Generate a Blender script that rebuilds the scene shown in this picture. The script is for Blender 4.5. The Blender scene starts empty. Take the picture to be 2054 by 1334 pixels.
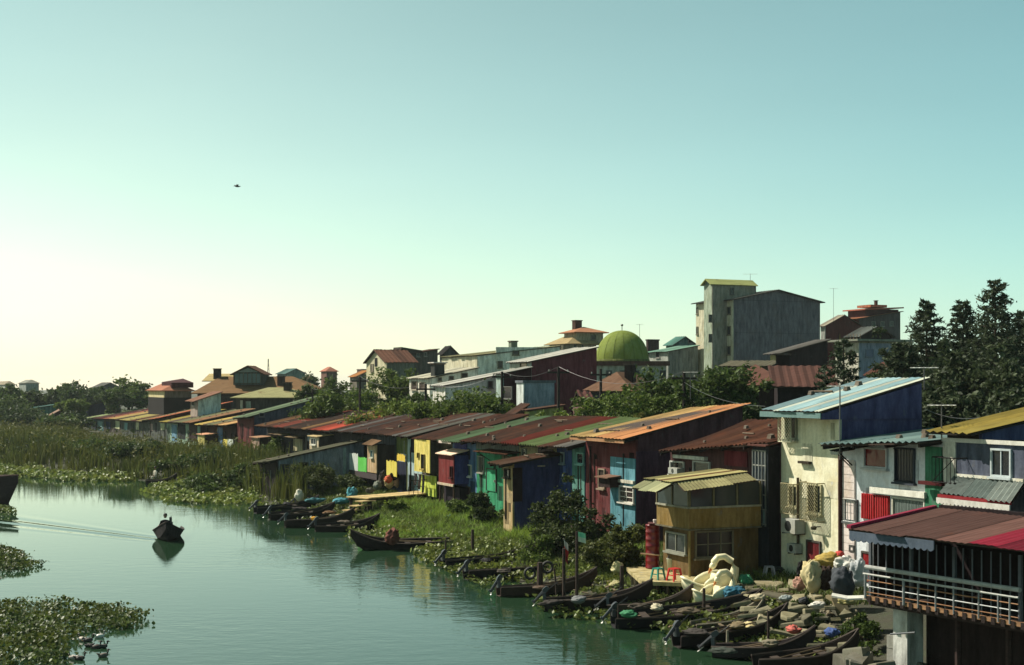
import bpy, math, random
import numpy as np
from mathutils import Vector, Matrix

# ------------------------------------------------------------------ camera, sky, sun, exposure
sc = bpy.context.scene
COL = sc.collection
EYE = 8.0                                   # the photographer stands on a bridge, 8 m above the water
FOC = 2853.0; PX0 = 1027.0; PY0 = 775.0     # 50 mm lens on 35 mm film; horizon line of the photograph
cam_d = bpy.data.cameras.new('camera'); cam = bpy.data.objects.new('camera', cam_d); COL.objects.link(cam)
cam_d.lens = 50.0; cam_d.sensor_width = 36.0; cam_d.clip_end = 20000; cam_d.clip_start = 0.5
cam_d.shift_y = (PY0 - 667.0) / 2054.0
cam.location = (0, 0, EYE); cam.rotation_euler = (math.radians(90), 0, 0)
sc.camera = cam

SUN_EL = math.radians(47.0)
SUN_H = Vector((-0.91, 0.413)).normalized()
SUN = Vector((SUN_H.x*math.cos(SUN_EL), SUN_H.y*math.cos(SUN_EL), math.sin(SUN_EL)))
w = bpy.data.worlds.new('World'); sc.world = w; w.use_nodes = True
nt = w.node_tree; nt.nodes.clear()
sky = nt.nodes.new('ShaderNodeTexSky'); sky.sky_type = 'NISHITA'; sky.sun_disc = False
sky.sun_elevation = SUN_EL; sky.sun_rotation = math.atan2(SUN_H.x, SUN_H.y)
sky.altitude = 0; sky.air_density = 1.0; sky.dust_density = 0.3; sky.ozone_density = 1.0
# film-coloured daylight: the Nishita sky, warmer and brighter towards the sun, with pale haze low down
tc = nt.nodes.new('ShaderNodeTexCoord'); vd = nt.nodes.new('ShaderNodeVectorMath'); vd.operation = 'DOT_PRODUCT'
nt.links.new(tc.outputs['Generated'], vd.inputs[0]); vd.inputs[1].default_value = SUN
def wmath(op, a, b):
    n = nt.nodes.new('ShaderNodeMath'); n.operation = op
    for i, v in enumerate((a, b)):
        if isinstance(v, (int, float)): n.inputs[i].default_value = v
        else: nt.links.new(v, n.inputs[i])
    return n.outputs[0]
sd = wmath('MAXIMUM', vd.outputs['Value'], 0.0); sd = wmath('MINIMUM', sd, 0.56)
sz = nt.nodes.new('ShaderNodeSeparateXYZ'); nt.links.new(tc.outputs['Generated'], sz.inputs[0])
hz = wmath('POWER', 0.000045, wmath('MAXIMUM', sz.outputs[2], 0.0))
zen = [wmath('DIVIDE', 1.08, wmath('ADD', 1.0, wmath('POWER', wmath('DIVIDE', wmath('MAXIMUM', sz.outputs[2], 0.0), q), 2.0))) for q in (.8, .95, .88)]   # the sky goes on darkening and blueing towards the zenith
sr = nt.nodes.new('ShaderNodeSeparateColor'); nt.links.new(sky.outputs[0], sr.inputs[0])
sb = nt.nodes.new('ShaderNodeCombineColor')
for k, (c0, c1, c2) in enumerate(((.54, .86, .04), (.87, .28, -.07), (.63, .03, .19))):
    f = wmath('ADD', wmath('MULTIPLY', sd, c1), c0)
    f = wmath('MULTIPLY', f, zen[k])
    nt.links.new(wmath('ADD', wmath('MULTIPLY', sr.outputs[k], f), wmath('MULTIPLY', hz, c2/.13)), sb.inputs[k])
hm = nt.nodes.new('ShaderNodeMapping'); hm.inputs['Scale'].default_value = (1.2, 1.2, 5.0); nt.links.new(tc.outputs['Generated'], hm.inputs[0])
hn = nt.nodes.new('ShaderNodeTexNoise'); hn.inputs['Scale'].default_value = 2.2; hn.inputs['Detail'].default_value = 5; nt.links.new(hm.outputs[0], hn.inputs['Vector'])
hv = nt.nodes.new('ShaderNodeHueSaturation'); nt.links.new(sb.outputs[0], hv.inputs['Color']); nt.links.new(wmath('ADD', wmath('MULTIPLY', hn.outputs['Fac'], .12), .94), hv.inputs['Value'])   # faint uneven haze
bg = nt.nodes.new('ShaderNodeBackground'); bg.inputs[1].default_value = 0.098
wo = nt.nodes.new('ShaderNodeOutputWorld')
nt.links.new(hv.outputs[0], bg.inputs[0]); nt.links.new(bg.outputs[0], wo.inputs[0])
sl = bpy.data.lights.new('sun', 'SUN'); sl.energy = 5.0; sl.angle = math.radians(0.53); sl.color = (1.0, 0.94, 0.82)
so = bpy.data.objects.new('sun', sl); COL.objects.link(so)
so.rotation_euler = SUN.to_track_quat('Z', 'Y').to_euler(); so.location = (-60, 40, 80)
vs = sc.view_settings; vs.view_transform = 'Standard'; vs.look = 'None'; vs.exposure = 0.68; vs.gamma = 1.0; vs.use_curve_mapping = False

# ------------------------------------------------------------------ helpers
rnd = random.Random(7); rng = np.random.default_rng(11)
def U(px): return (px-PX0)/FOC
def V(py): return (PY0-py)/FOC
def P(px, py, d): return Vector((U(px)*d, d, EYE+V(py)*d))
def PZ(px, py, z=0.0):
    d = (z-EYE)/V(py); return P(px, py, d)
def lin(c):
    return tuple(((v/255.0)/12.92 if v/255.0 <= .04045 else ((v/255.0+.055)/1.055)**2.4) for v in c)

MATS = {}
def _base(key):
    m = bpy.data.materials.new(key); m.use_nodes = True
    nt = m.node_tree; b = nt.nodes['Principled BSDF']
    return m, nt, b
def N(nt, t, **kw):
    n = nt.nodes.new(t)
    for k, v in kw.items(): setattr(n, k, v)
    return n
ROW_ROT = math.atan2(-.9165, .40)
def pos(nt, scale, rot=0.0):
    g = N(nt, 'ShaderNodeNewGeometry'); mp = N(nt, 'ShaderNodeMapping')
    mp.inputs['Scale'].default_value = scale
    if rot:
        m0 = N(nt, 'ShaderNodeVectorRotate', rotation_type='Z_AXIS'); m0.inputs['Angle'].default_value = rot
        nt.links.new(g.outputs['Position'], m0.inputs['Vector']); nt.links.new(m0.outputs[0], mp.inputs['Vector']); return mp.outputs[0]
    nt.links.new(g.outputs['Position'], mp.inputs['Vector']); return mp.outputs[0]
def noise(nt, vec, scale, detail=5, rough=.6):
    n = N(nt, 'ShaderNodeTexNoise'); n.inputs['Scale'].default_value = scale; n.inputs['Detail'].default_value = detail
    n.inputs['Roughness'].default_value = rough; nt.links.new(vec, n.inputs['Vector']); return n.outputs['Fac']
def ramp(nt, fac, a, b, ca=(0,0,0,1), cb=(1,1,1,1)):
    r = N(nt, 'ShaderNodeValToRGB'); e = r.color_ramp.elements
    e[0].position = a; e[0].color = ca; e[1].position = b; e[1].color = cb
    nt.links.new(fac, r.inputs[0]); return r.outputs[0]
def mix(nt, fac, a, b, mode='MIX'):
    m = N(nt, 'ShaderNodeMix', data_type='RGBA', blend_type=mode)
    for i, v in ((0, fac), (6, a), (7, b)):
        if isinstance(v, (int, float)): m.inputs[i].default_value = v
        elif isinstance(v, tuple): m.inputs[i].default_value = v if len(v) == 4 else v+(1,)
        else: nt.links.new(v, m.inputs[i])
    return m.outputs[2]
def bump(nt, b, h, strength=.3, dist=.02):
    n = N(nt, 'ShaderNodeBump'); n.inputs['Strength'].default_value = strength; n.inputs['Distance'].default_value = dist
    nt.links.new(h, n.inputs['Height']); nt.links.new(n.outputs[0], b.inputs['Normal'])

def paint(c, stain=.95, rough=.85):
    key = 'paint_%d_%d_%d' % tuple(c) + ('_%.2f' % stain)
    if key in MATS: return MATS[key]
    m, nt, b = _base(key); col = lin(c)
    dark = tuple(v*(1-stain*.62) for v in col); warm = (col[0]*.72, col[1]*.66, col[2]*.56)
    s1 = noise(nt, pos(nt, (1.6, 1.6, .35)), 1.9, 7, .68)          # rain streaks
    s2 = noise(nt, pos(nt, (1, 1, 1)), .9, 6, .6)
    col = tuple(.8*v+.2*sum(col)/3 for v in col)
    x = mix(nt, ramp(nt, s1, .40, .66), col, dark)
    x = mix(nt, ramp(nt, s2, .52, .78), x, warm)
    peel = noise(nt, pos(nt, (1, 1, .7)), 2.3, 9, .72); grey = sum(col)/3
    under = tuple(.35*v+.65*(grey*.55+.03) for v in col)
    x = mix(nt, ramp(nt, peel, .60, .645, (0, 0, 0, 1), (.85*stain, .85*stain, .85*stain, 1)), x, under)
    fine = noise(nt, pos(nt, (1, 1, 1)), 9, 4, .7)
    x = mix(nt, .45, x, ramp(nt, fine, .25, .75, (.45, .45, .45, 1), (1, 1, 1, 1)), 'MULTIPLY')
    nt.links.new(x, b.inputs['Base Color']); b.inputs['Roughness'].default_value = rough
    b.inputs['Specular IOR Level'].default_value = .1
    bump(nt, b, fine, .35, .03)
    MATS[key] = m; return m
def metal(c, rust=.4, rough=.85):
    key = 'sheet_%d_%d_%d' % tuple(c) + ('_%.2f' % rust)
    if key in MATS: return MATS[key]
    m, nt, b = _base(key); col = lin(c); ru = lin((104, 58, 36)); rd = lin((52, 32, 26))
    s1 = noise(nt, pos(nt, (1, 1, 1)), .8, 8, .7); s2 = noise(nt, pos(nt, (3.2, .45, 1), -ROW_ROT), 1.6, 7, .7); s3 = noise(nt, pos(nt, (5, .35, 1), -ROW_ROT), 1.3, 5, .65)
    x = mix(nt, ramp(nt, s2, .35, .75), tuple(v*1.12 for v in col), tuple(v*.68 for v in col))
    x = mix(nt, ramp(nt, s3, .5, .68, (0, 0, 0, 1), (.25+.6*rust, .25+.6*rust, .25+.6*rust, 1)), x, rd)
    r = ramp(nt, s1, .62-.22*rust, .78-.1*rust)
    x = mix(nt, r, x, mix(nt, s2, ru, rd))
    nt.links.new(x, b.inputs['Base Color']); b.inputs['Roughness'].default_value = rough
    b.inputs['Specular IOR Level'].default_value = .06
    bump(nt, b, s2, .25, .02)
    MATS[key] = m; return m
def wood(c, rough=.85):
    key = 'wood_%d_%d_%d' % tuple(c)
    if key in MATS: return MATS[key]
    m, nt, b = _base(key); col = lin(c)
    s = noise(nt, pos(nt, (3, 3, 9)), 2.0, 7, .7); s2 = noise(nt, pos(nt, (1, 1, 1)), .7, 4)
    x = mix(nt, ramp(nt, s, .3, .75), tuple(v*1.15 for v in col), tuple(v*.5 for v in col))
    x = mix(nt, ramp(nt, s2, .5, .8), x, tuple(v*.62 for v in col))
    nt.links.new(x, b.inputs['Base Color']); b.inputs['Roughness'].default_value = rough
    b.inputs['Specular IOR Level'].default_value = .25
    bump(nt, b, s, .4, .02); MATS[key] = m; return m
def glass(c=(24, 30, 34), rough=.12):
    key = 'pane_%d_%d_%d' % tuple(c)
    if key in MATS: return MATS[key]
    m, nt, b = _base(key)
    n1 = noise(nt, pos(nt, (1, 1, 1)), 1.4, 3)
    x = mix(nt, n1, tuple(v*.5 for v in lin(c)), tuple(v*1.5 for v in lin(c)))
    nt.links.new(x, b.inputs['Base Color']); b.inputs['Roughness'].default_value = rough
    b.inputs['Specular IOR Level'].default_value = .22
    MATS[key] = m; return m
def leafmat(c, var=.5, trans=.33, rough=.6, spec=.18):
    key = 'leaf_%d_%d_%d_%.2f' % (c[0], c[1], c[2], rough)
    if key in MATS: return MATS[key]
    m, nt, b = _base(key); col = lin(c)
    g = N(nt, 'ShaderNodeNewGeometry')
    big = noise(nt, pos(nt, (1, 1, 1)), .35, 3)
    a = tuple(v*(1-var) for v in col); d = (min(1, col[0]*(1+var*1.1)), min(1, col[1]*(1+var*.8)), col[2]*(1+var*.2))
    x = mix(nt, g.outputs['Random Per Island'], a, d)
    x = mix(nt, ramp(nt, big, .35, .7), x, (col[0]*1.25, col[1]*.95, col[2]*.6), 'MIX') if var > .6 else x
    nt.links.new(x, b.inputs['Base Color']); b.inputs['Roughness'].default_value = rough
    b.inputs['Specular IOR Level'].default_value = spec
    t = N(nt, 'ShaderNodeBsdfTranslucent'); nt.links.new(x, t.inputs[0])
    ms = N(nt, 'ShaderNodeMixShader'); ms.inputs[0].default_value = trans
    out = nt.nodes['Material Output']
    nt.links.new(b.outputs[0], ms.inputs[1]); nt.links.new(t.outputs[0], ms.inputs[2]); nt.links.new(ms.outputs[0], out.inputs[0])
    MATS[key] = m; return m
def bark(): return wood((70, 56, 44))
def plastic(c, rough=.4):
    key = 'plastic_%d_%d_%d' % tuple(c)
    if key in MATS: return MATS[key]
    m, nt, b = _base(key); col = lin(c)
    n1 = noise(nt, pos(nt, (1, 1, 1)), 4, 5)
    x = mix(nt, ramp(nt, n1, .4, .8), col, tuple(v*.72 for v in col))
    nt.links.new(x, b.inputs['Base Color']); b.inputs['Roughness'].default_value = rough; MATS[key] = m; return m

class MB:
    def __init__(s, tf=None): s.v = []; s.f = []; s.tf = tf
    def add(s, vs, fs):
        o = len(s.v); s.v += [tuple(s.tf(v) if s.tf else v) for v in vs]; s.f += [tuple(i+o for i in f) for f in fs]; return s
    def box(s, x0, x1, y0, y1, z0, z1):
        return s.add([(x0,y0,z0),(x1,y0,z0),(x1,y1,z0),(x0,y1,z0),(x0,y0,z1),(x1,y0,z1),(x1,y1,z1),(x0,y1,z1)],
                     [(0,3,2,1),(4,5,6,7),(0,1,5,4),(1,2,6,5),(2,3,7,6),(3,0,4,7)])
    def hexa(s, b, t):      # b, t: 4 bottom points and 4 top points, counter-clockwise from above
        return s.add(list(b)+list(t), [(0,3,2,1),(4,5,6,7),(0,1,5,4),(1,2,6,5),(2,3,7,6),(3,0,4,7)])
    def prism(s, poly, d):  # any 3D polygon, extruded along vector d
        n = len(poly); d = Vector(d); a = [Vector(p) for p in poly]
        return s.add(a+[p+d for p in a], [tuple(range(n-1, -1, -1)), tuple(range(n, 2*n))]+[(i, (i+1) % n, n+(i+1) % n, n+i) for i in range(n)])
    def tube(s, pts, rads, n=6, cap=True):
        pts = [Vector(p) for p in pts]
        if isinstance(rads, (int, float)): rads = [rads]*len(pts)
        vs, fs = [], []
        for i, p in enumerate(pts):
            t = (pts[min(i+1, len(pts)-1)]-pts[max(i-1, 0)]).normalized()
            a = Vector((0, 0, 1)) if abs(t.z) < .9 else Vector((1, 0, 0))
            e = t.cross(a).normalized(); g = t.cross(e)
            for k in range(n):
                q = 2*math.pi*k/n; vs.append(p+(e*math.cos(q)+g*math.sin(q))*rads[i])
        for i in range(len(pts)-1):
            for k in range(n):
                fs.append((i*n+k, i*n+(k+1) % n, (i+1)*n+(k+1) % n, (i+1)*n+k))
        if cap:
            fs.append(tuple(range(n-1, -1, -1))); o = (len(pts)-1)*n; fs.append(tuple(range(o, o+n)))
        return s.add(vs, fs)
    def lathe(s, prof, n=16, c=(0, 0, 0)):
        vs, fs = [], []
        for r, z in prof:
            for k in range(n):
                q = 2*math.pi*k/n; vs.append((c[0]+r*math.cos(q), c[1]+r*math.sin(q), c[2]+z))
        for i in range(len(prof)-1):
            for k in range(n): fs.append((i*n+k, i*n+(k+1) % n, (i+1)*n+(k+1) % n, (i+1)*n+k))
        return s.add(vs, fs)
    def build(s, name, mat, parent=None, smooth=False, label=None):
        me = bpy.data.meshes.new(name); me.from_pydata([tuple(v) for v in s.v], [], s.f); me.update()
        if mat: me.materials.append(mat)
        if smooth: me.polygons.foreach_set('use_smooth', [True]*len(me.polygons))
        o = bpy.data.objects.new(name, me); COL.objects.link(o)
        if parent: o.parent = parent
        if label: o['label'] = label
        return o
def fast(name, verts, faces, mat, parent=None, smooth=False):
    verts = np.asarray(verts, np.float32); faces = np.asarray(faces, np.int32); k = faces.shape[1]
    me = bpy.data.meshes.new(name); me.vertices.add(len(verts)); me.vertices.foreach_set('co', verts.ravel())
    me.loops.add(faces.size); me.loops.foreach_set('vertex_index', faces.ravel())
    me.polygons.add(len(faces)); me.polygons.foreach_set('loop_start', np.arange(0, faces.size, k, dtype=np.int32))
    me.polygons.foreach_set('loop_total', np.full(len(faces), k, np.int32))
    me.update(calc_edges=True); me.validate()
    if mat: me.materials.append(mat)
    if smooth: me.polygons.foreach_set('use_smooth', np.ones(len(faces), bool))
    o = bpy.data.objects.new(name, me); COL.objects.link(o)
    if parent: o.parent = parent
    return o
def tag(o, label=None, cat=None, group=None, kind=None):
    if label: o['label'] = label
    if cat: o['category'] = cat
    if group: o['group'] = group
    if kind: o['kind'] = kind
    return o
def thing(name, label, cat, loc=(0, 0, 0), rot=0.0, group=None):
    o = bpy.data.objects.new(name, None); COL.objects.link(o); o.empty_display_size = .2
    o.location = loc; o.rotation_euler = (0, 0, rot); return tag(o, label, cat, group)

class Frame:
    """Local axes of a building: x along the facade (towards the right), y inwards, z up."""
    def __init__(s, loc, rot):
        s.o = Vector(loc); s.rot = rot; s.ax = Vector((math.cos(rot), math.sin(rot))); s.ay = Vector((-math.sin(rot), math.cos(rot)))
    def _loc(s, p):
        q = Vector((p.x-s.o.x, p.y-s.o.y)); return Vector((q.dot(s.ax), q.dot(s.ay), p.z-s.o.z))
    def front(s, px, py, y0=0.0):
        u = U(px); d = (y0+s.o.x*s.ay.x+s.o.y*s.ay.y)/(u*s.ay.x+s.ay.y); return s._loc(P(px, py, d))
    def side(s, px, py, x0=0.0):
        u = U(px); d = (x0+s.o.x*s.ax.x+s.o.y*s.ax.y)/(u*s.ax.x+s.ax.y); return s._loc(P(px, py, d))
    def rect(s, px0, py0, px1, py1, y0=0.0):
        m = (px0+px1)/2; a = s.front(px0, py1, y0); b = s.front(px1, py0, y0)
        return a.x, b.x, s.front(m, py1, y0).z, s.front(m, py0, y0).z
    def srect(s, px0, py0, px1, py1, x0=0.0):
        m = (px0+px1)/2; a = s.side(px0, py1, x0); b = s.side(px1, py0, x0)
        return a.y, b.y, s.side(m, py1, x0).z, s.side(m, py0, x0).z
ROW_C = 31.13
def rowframe(px, off=0.0, z=.8):
    ay = Vector((.9165, .40)); u = U(px); d = (ROW_C-off)/(u*ay.x+ay.y); return Frame((u*d, d, z), ROW_ROT)
def sidetf(x0): return lambda v: (x0-v[1], v[0], v[2])      # a wall turned to face +x, at local x0
def fronttf(y0): return lambda v: (v[0], v[1]+y0, v[2])

TIMBER = (64, 50, 42); DARKW = (38, 30, 28)
def sheets(root, fl, fr, br, bl, cols, pitch=.3, amp=.034, sag=0.0, name='roof', deck=TIMBER, rust=.4, jit=.18, thick=.05):
    """A roof plane: a thin timber deck as the part, corrugated iron sheets as its pieces."""
    fl, fr, br, bl = map(Vector, (fl, fr, br, bl))
    nrm = (fr-fl).cross(bl-fl).normalized(); nv = 6 if sag else 1
    def at(u, v):
        p = (fl*(1-u)+fr*u)*(1-v)+(bl*(1-u)+br*u)*v
        if sag: p = p-Vector((0, 0, sag*4*v*(1-v)))
        return p
    d = MB(); t = nrm*thick; g = nrm*(amp+.006)
    for j in range(nv):
        a, b, c, e = at(0, j/nv), at(1, j/nv), at(1, (j+1)/nv), at(0, (j+1)/nv)
        d.hexa([p-g-t for p in (a, b, c, e)], [p-g for p in (a, b, c, e)])
    part = d.build(name, wood(deck), root)
    tot = sum(c[1] if len(c) > 1 and isinstance(c[1], (int, float)) else 1 for c in cols)
    cur = 0; W = (fr-fl).length; lift = 0
    for c in cols:
        wt = c[1]; u0 = cur/tot; cur += wt; u1 = cur/tot
        n = max(1, int(round((u1-u0)*W/.95)))
        for k in range(n):
            a = u0+(u1-u0)*k/n; b = u0+(u1-u0)*(k+1)/n
            seg = max(2, int(round((b-a)*W/pitch)))*4
            v0 = -rnd.uniform(0, jit)/max(.5, (bl-fl).length); v1 = 1+rnd.uniform(0, jit*.6)/max(.5, (bl-fl).length)
            lift = .012 if lift == 0 else 0
            vs, fs = [], []
            for j in range(nv+1):
                v = v0+(v1-v0)*j/nv
                for i in range(seg+1):
                    u = a+(b-a)*i/seg
                    h = math.sin(2*math.pi*(i/4.0))*amp
                    vs.append(at(u, v)+nrm*(h+lift))
            for j in range(nv):
                for i in range(seg):
                    q = j*(seg+1)+i; fs.append((q, q+1, q+seg+2, q+seg+1))
            f = rnd.choice((.82, .92, 1.0, 1.08))*.8; cc = tuple(min(255, int(q*f)) for q in c[0])
            MB().add(vs, fs).build('roof_sheet', metal(cc, c[2] if len(c) > 2 else rust), part)
    return part

def window(root, r, tf=None, frame=(170, 168, 160), pane=(24, 28, 32), fw=.06, proud=.08, bars=(0, 0), sill=True, name='window', framed=True):
    x0, x1, z0, z1 = r; m = MB(tf)
    m.box(x0, x0+fw, -proud, .0, z0, z1); m.box(x1-fw, x1, -proud, .0, z0, z1)
    m.box(x0+fw, x1-fw, -proud, .0, z0, z0+fw); m.box(x0+fw, x1-fw, -proud, .0, z1-fw, z1)
    o = m.build(name, paint(frame, .3), root)
    MB(tf).box(x0+fw, x1-fw, -.02, -.004, z0+fw, z1-fw).build('pane', glass(pane), o)
    for i in range(bars[0]):
        x = x0+(x1-x0)*(i+1)/(bars[0]+1); MB(tf).box(x-.018, x+.018, -proud*.75, -.02, z0+fw, z1-fw).build('glazing_bar', paint(frame, .3), o)
    for i in range(bars[1]):
        z = z0+(z1-z0)*(i+1)/(bars[1]+1); MB(tf).box(x0+fw, x1-fw, -proud*.7, -.022, z-.016, z+.016).build('glazing_bar', paint(frame, .3), o)
    if sill: MB(tf).box(x0-.06, x1+.06, -proud-.08, -.001, z0-.07, z0-.002).build('sill', paint(frame, .4), o)
    return o
def panel(root, r, c, tf=None, th=.05, name='wall_panel', mat=None, label=None):
    x0, x1, z0, z1 = r
    return MB(tf).box(x0, x1, -th, -.002, z0, z1).build(name, mat or paint(c), root, label=label)
def door(root, r, c, tf=None, name='door'):
    x0, x1, z0, z1 = r
    o = MB(tf).box(x0, x1, -.05, -.003, z0, z1).build(name, paint(c), root)
    m = MB(tf); m.box(x0-.07, x0-.002, -.08, -.001, z0, z1+.07); m.box(x1+.002, x1+.07, -.08, -.001, z0, z1+.07); m.box(x0-.002, x1+.002, -.08, -.001, z1+.003, z1+.07)
    m.build('door_frame', paint((90, 84, 76)), o)
    MB(tf).box(x1-.16, x1-.1, -.1, -.051, (z0+z1)/2-.08, (z0+z1)/2+.06).build('handle', plastic((150, 146, 138)), o)
    return o
def awning(root, x0, x1, z_wall, z_lip, out, cols, y0=0.0, name='awning', tf=None, struts=True):
    """Small lean-to roof on a wall."""
    f = tf or (lambda v: v)
    pts = [Vector(f(p)) for p in ((x0, y0-out, z_lip), (x1, y0-out, z_lip), (x1, y0-.01, z_wall), (x0, y0-.01, z_wall))]
    p = sheets(root, *pts, cols, name=name, pitch=.22, amp=.02, thick=.03)
    if struts:
        for x in (x0+.12, x1-.12):
            MB(tf).tube([(x, y0-.02, z_lip-.55), (x, y0-out+.1, z_lip-.07)], .025, 5).build('strut', wood(DARKW), p)
    return p
def bay(root, x0, x1, z0, z1, out, cf, cs, roofc=None, roof_drop=.15, y0=0.0, name='bay'):
    """Projecting box: front, two cheeks, floor, lid."""
    p = MB().box(x0, x1, y0-out, y0-out+.06, z0, z1).build(name, paint(cf), root)
    for x, s in ((x0, .001), (x1-.06, -.001)):
        MB().box(x+s*0, x+.06, y0-out+.061, y0-.003, z0, z1).build('cheek', paint(cs), p)
    MB().box(x0+.061, x1-.061, y0-out+.061, y0-.003, z0+.002, z0+.06).build('floor_board', wood(DARKW), p)
    if roofc:
        MB().hexa([(x0-.12, y0-out-.18, z1+.003), (x1+.12, y0-out-.18, z1+.003), (x1+.12, y0-.004, z1+.003+roof_drop), (x0-.12, y0-.004, z1+.003+roof_drop)],
                  [(x0-.12, y0-out-.18, z1+.05), (x1+.12, y0-out-.18, z1+.05), (x1+.12, y0-.004, z1+.05+roof_drop), (x0-.12, y0-.004, z1+.05+roof_drop)]).build('lid', metal(roofc, .15), p)
    return p
def ac_unit(root, r, tf=None, out=.42):
    x0, x1, z0, z1 = r
    o = MB(tf).box(x0, x1, -out, -.06, z0, z1).build('air_conditioner', paint((176, 176, 166), .3), root)
    m = MB(tf); cx, cz = (x0+x1)/2, (z0+z1)/2; R = min(x1-x0, z1-z0)*.38
    ring = [(cx+R*math.cos(a), -out-.012, cz+R*math.sin(a)) for a in [2*math.pi*k/14 for k in range(14)]]
    m.prism(ring, (0, .011, 0)).build('fan_grille', plastic((40, 42, 42)), o)
    m = MB(tf); m.box(x0+.05, x0+.09, -out, -.003, z0-.05, z0-.003); m.box(x1-.09, x1-.05, -out, -.003, z0-.05, z0-.003); m.build('bracket', plastic((50, 44, 40)), o)
    return o
def antenna(px, py0, py1, d, label, boom=.9):
    a = P(px, py1, d); b = P(px, py0, d); t = thing('television_antenna', label, 'antenna', a); h = b.z-a.z
    MB().tube([(0, 0, -.3), (0, 0, h)], .025, 5).build('mast', plastic((70, 66, 66)), t)
    m = MB(); m.tube([(-boom/2, .06, h-.05), (boom/2, -.06, h-.05)], .018, 4)
    o = m.build('boom', plastic((190, 188, 180)), t)
    for k in range(5):
        x = -boom/2+.1+k*(boom-.2)/4; MB().tube([(x, -.25, h-.05), (x, .25, h-.05)], .012, 4).build('element', plastic((190, 188, 180)), o)
    return t

def walls(root, w, L, zf, zb, cf, cs=None, zbase=-.6, th=.1, matf=None, mats=None):
    """Four walls of a house with a sloping top. zf, zb: (left, right) heights at front and back."""
    cs = cs or cf; mf = matf or paint(cf); ms = mats or paint(cs)
    f = MB().hexa([(0,0,zbase),(w,0,zbase),(w,th,zbase),(0,th,zbase)], [(0,0,zf[0]),(w,0,zf[1]),(w,th,zf[1]),(0,th,zf[0])]).build('wall', mf, root)
    MB().hexa([(0,L-th,zbase),(w,L-th,zbase),(w,L,zbase),(0,L,zbase)], [(0,L-th,zb[0]),(w,L-th,zb[1]),(w,L,zb[1]),(0,L,zb[0])]).build('wall', ms, root)
    for x, i in ((0, 0), (w-th, 1)):
        MB().hexa([(x,th+.002,zbase),(x+th,th+.002,zbase),(x+th,L-th-.002,zbase),(x,L-th-.002,zbase)],
                  [(x,th+.002,zf[i]),(x+th,th+.002,zf[i]),(x+th,L-th-.002,zb[i]),(x,L-th-.002,zb[i])]).build('wall', ms, root)
    return f
# ------------------------------------------------------------------ terrain and water
BANK = np.array([(26, -60), (12, 20), (9.6, 33), (7.4, 41), (2.2, 51.9), (-.6, 59.3), (-3.9, 70), (-9.5, 80), (-17.2, 97), (-30.6, 119), (-51, 141), (-104, 178), (-420, 250), (-4000, 400)], float)
def bank_t(x, y):
    """Signed distance inland of the water's edge."""
    x = np.asarray(x, float); y = np.asarray(y, float); best = np.full(x.shape, 1e9); sg = np.ones(x.shape)
    for (ax, ay), (bx, by) in zip(BANK[:-1], BANK[1:]):
        dx, dy = bx-ax, by-ay; t = np.clip(((x-ax)*dx+(y-ay)*dy)/(dx*dx+dy*dy), 0, 1)
        ex, ey = x-(ax+t*dx), y-(ay+t*dy); q = np.hypot(ex, ey); s = np.where(dx*(y-ay)-dy*(x-ax) < 0, 1., -1.)
        m = q < best; best = np.where(m, q, best); sg = np.where(m, s, sg)
    return best*sg
def hnoise(x, y):
    return (np.sin(x*1.3+y*.7)+np.sin(x*.53-y*1.9+2)+np.sin(x*2.9+y*2.3+1)*.6+np.sin(y*3.7-x*1.1)*.5)/3.1
def ground_z(x, y):
    t = bank_t(x, y); s = np.clip(t/7.0, 0, 1); s = s*s*(3-2*s)
    z = np.where(t < 0, np.maximum(t*.3, -1.8)-.04, -.04+.1*np.clip(t/1.0, 0, 1)+.72*s)
    return z+.05*hnoise(x, y)*np.clip(t, 0, 1)
def gz(x, y): return float(ground_z(np.array([x]), np.array([y]))[0])
def axis(a, b, st, lo, hi):
    v = list(np.arange(a, b+1e-6, st)); s = st; x = b
    while x < hi: s *= 1.35; x += s; v.append(x)
    s = st; x = a
    while x > lo: s *= 1.35; x -= s; v.insert(0, x)
    return np.array(v)
def gridmesh(name, xs, ys, zf, mat):
    X, Y = np.meshgrid(xs, ys); Z = zf(X, Y); v = np.stack([X, Y, Z], -1).reshape(-1, 3); nx = len(xs)
    i = np.arange((len(ys)-1)*nx).reshape(-1, nx)[:, :-1].ravel(); f = np.stack([i, i+1, i+nx+1, i+nx], 1)
    return fast(name, v, f, mat, smooth=True)
m, nt, b = _base('earth')
n1 = noise(nt, pos(nt, (1, 1, 1)), .5, 8, .7); n2 = noise(nt, pos(nt, (1, 1, 1)), 6, 6, .7)
x = mix(nt, ramp(nt, n1, .4, .65), lin((58, 56, 38)), lin((52, 62, 32))); x = mix(nt, ramp(nt, n2, .3, .8), x, lin((42, 36, 28)))
nt.links.new(x, b.inputs['Base Color']); b.inputs['Roughness'].default_value = .95; bump(nt, b, n2, .8, .08); EARTH = m
tag(gridmesh('ground', axis(-60, 40, .9, -2600, 2600), axis(22, 190, .9, -120, 2600), ground_z, EARTH), kind='structure')

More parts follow.
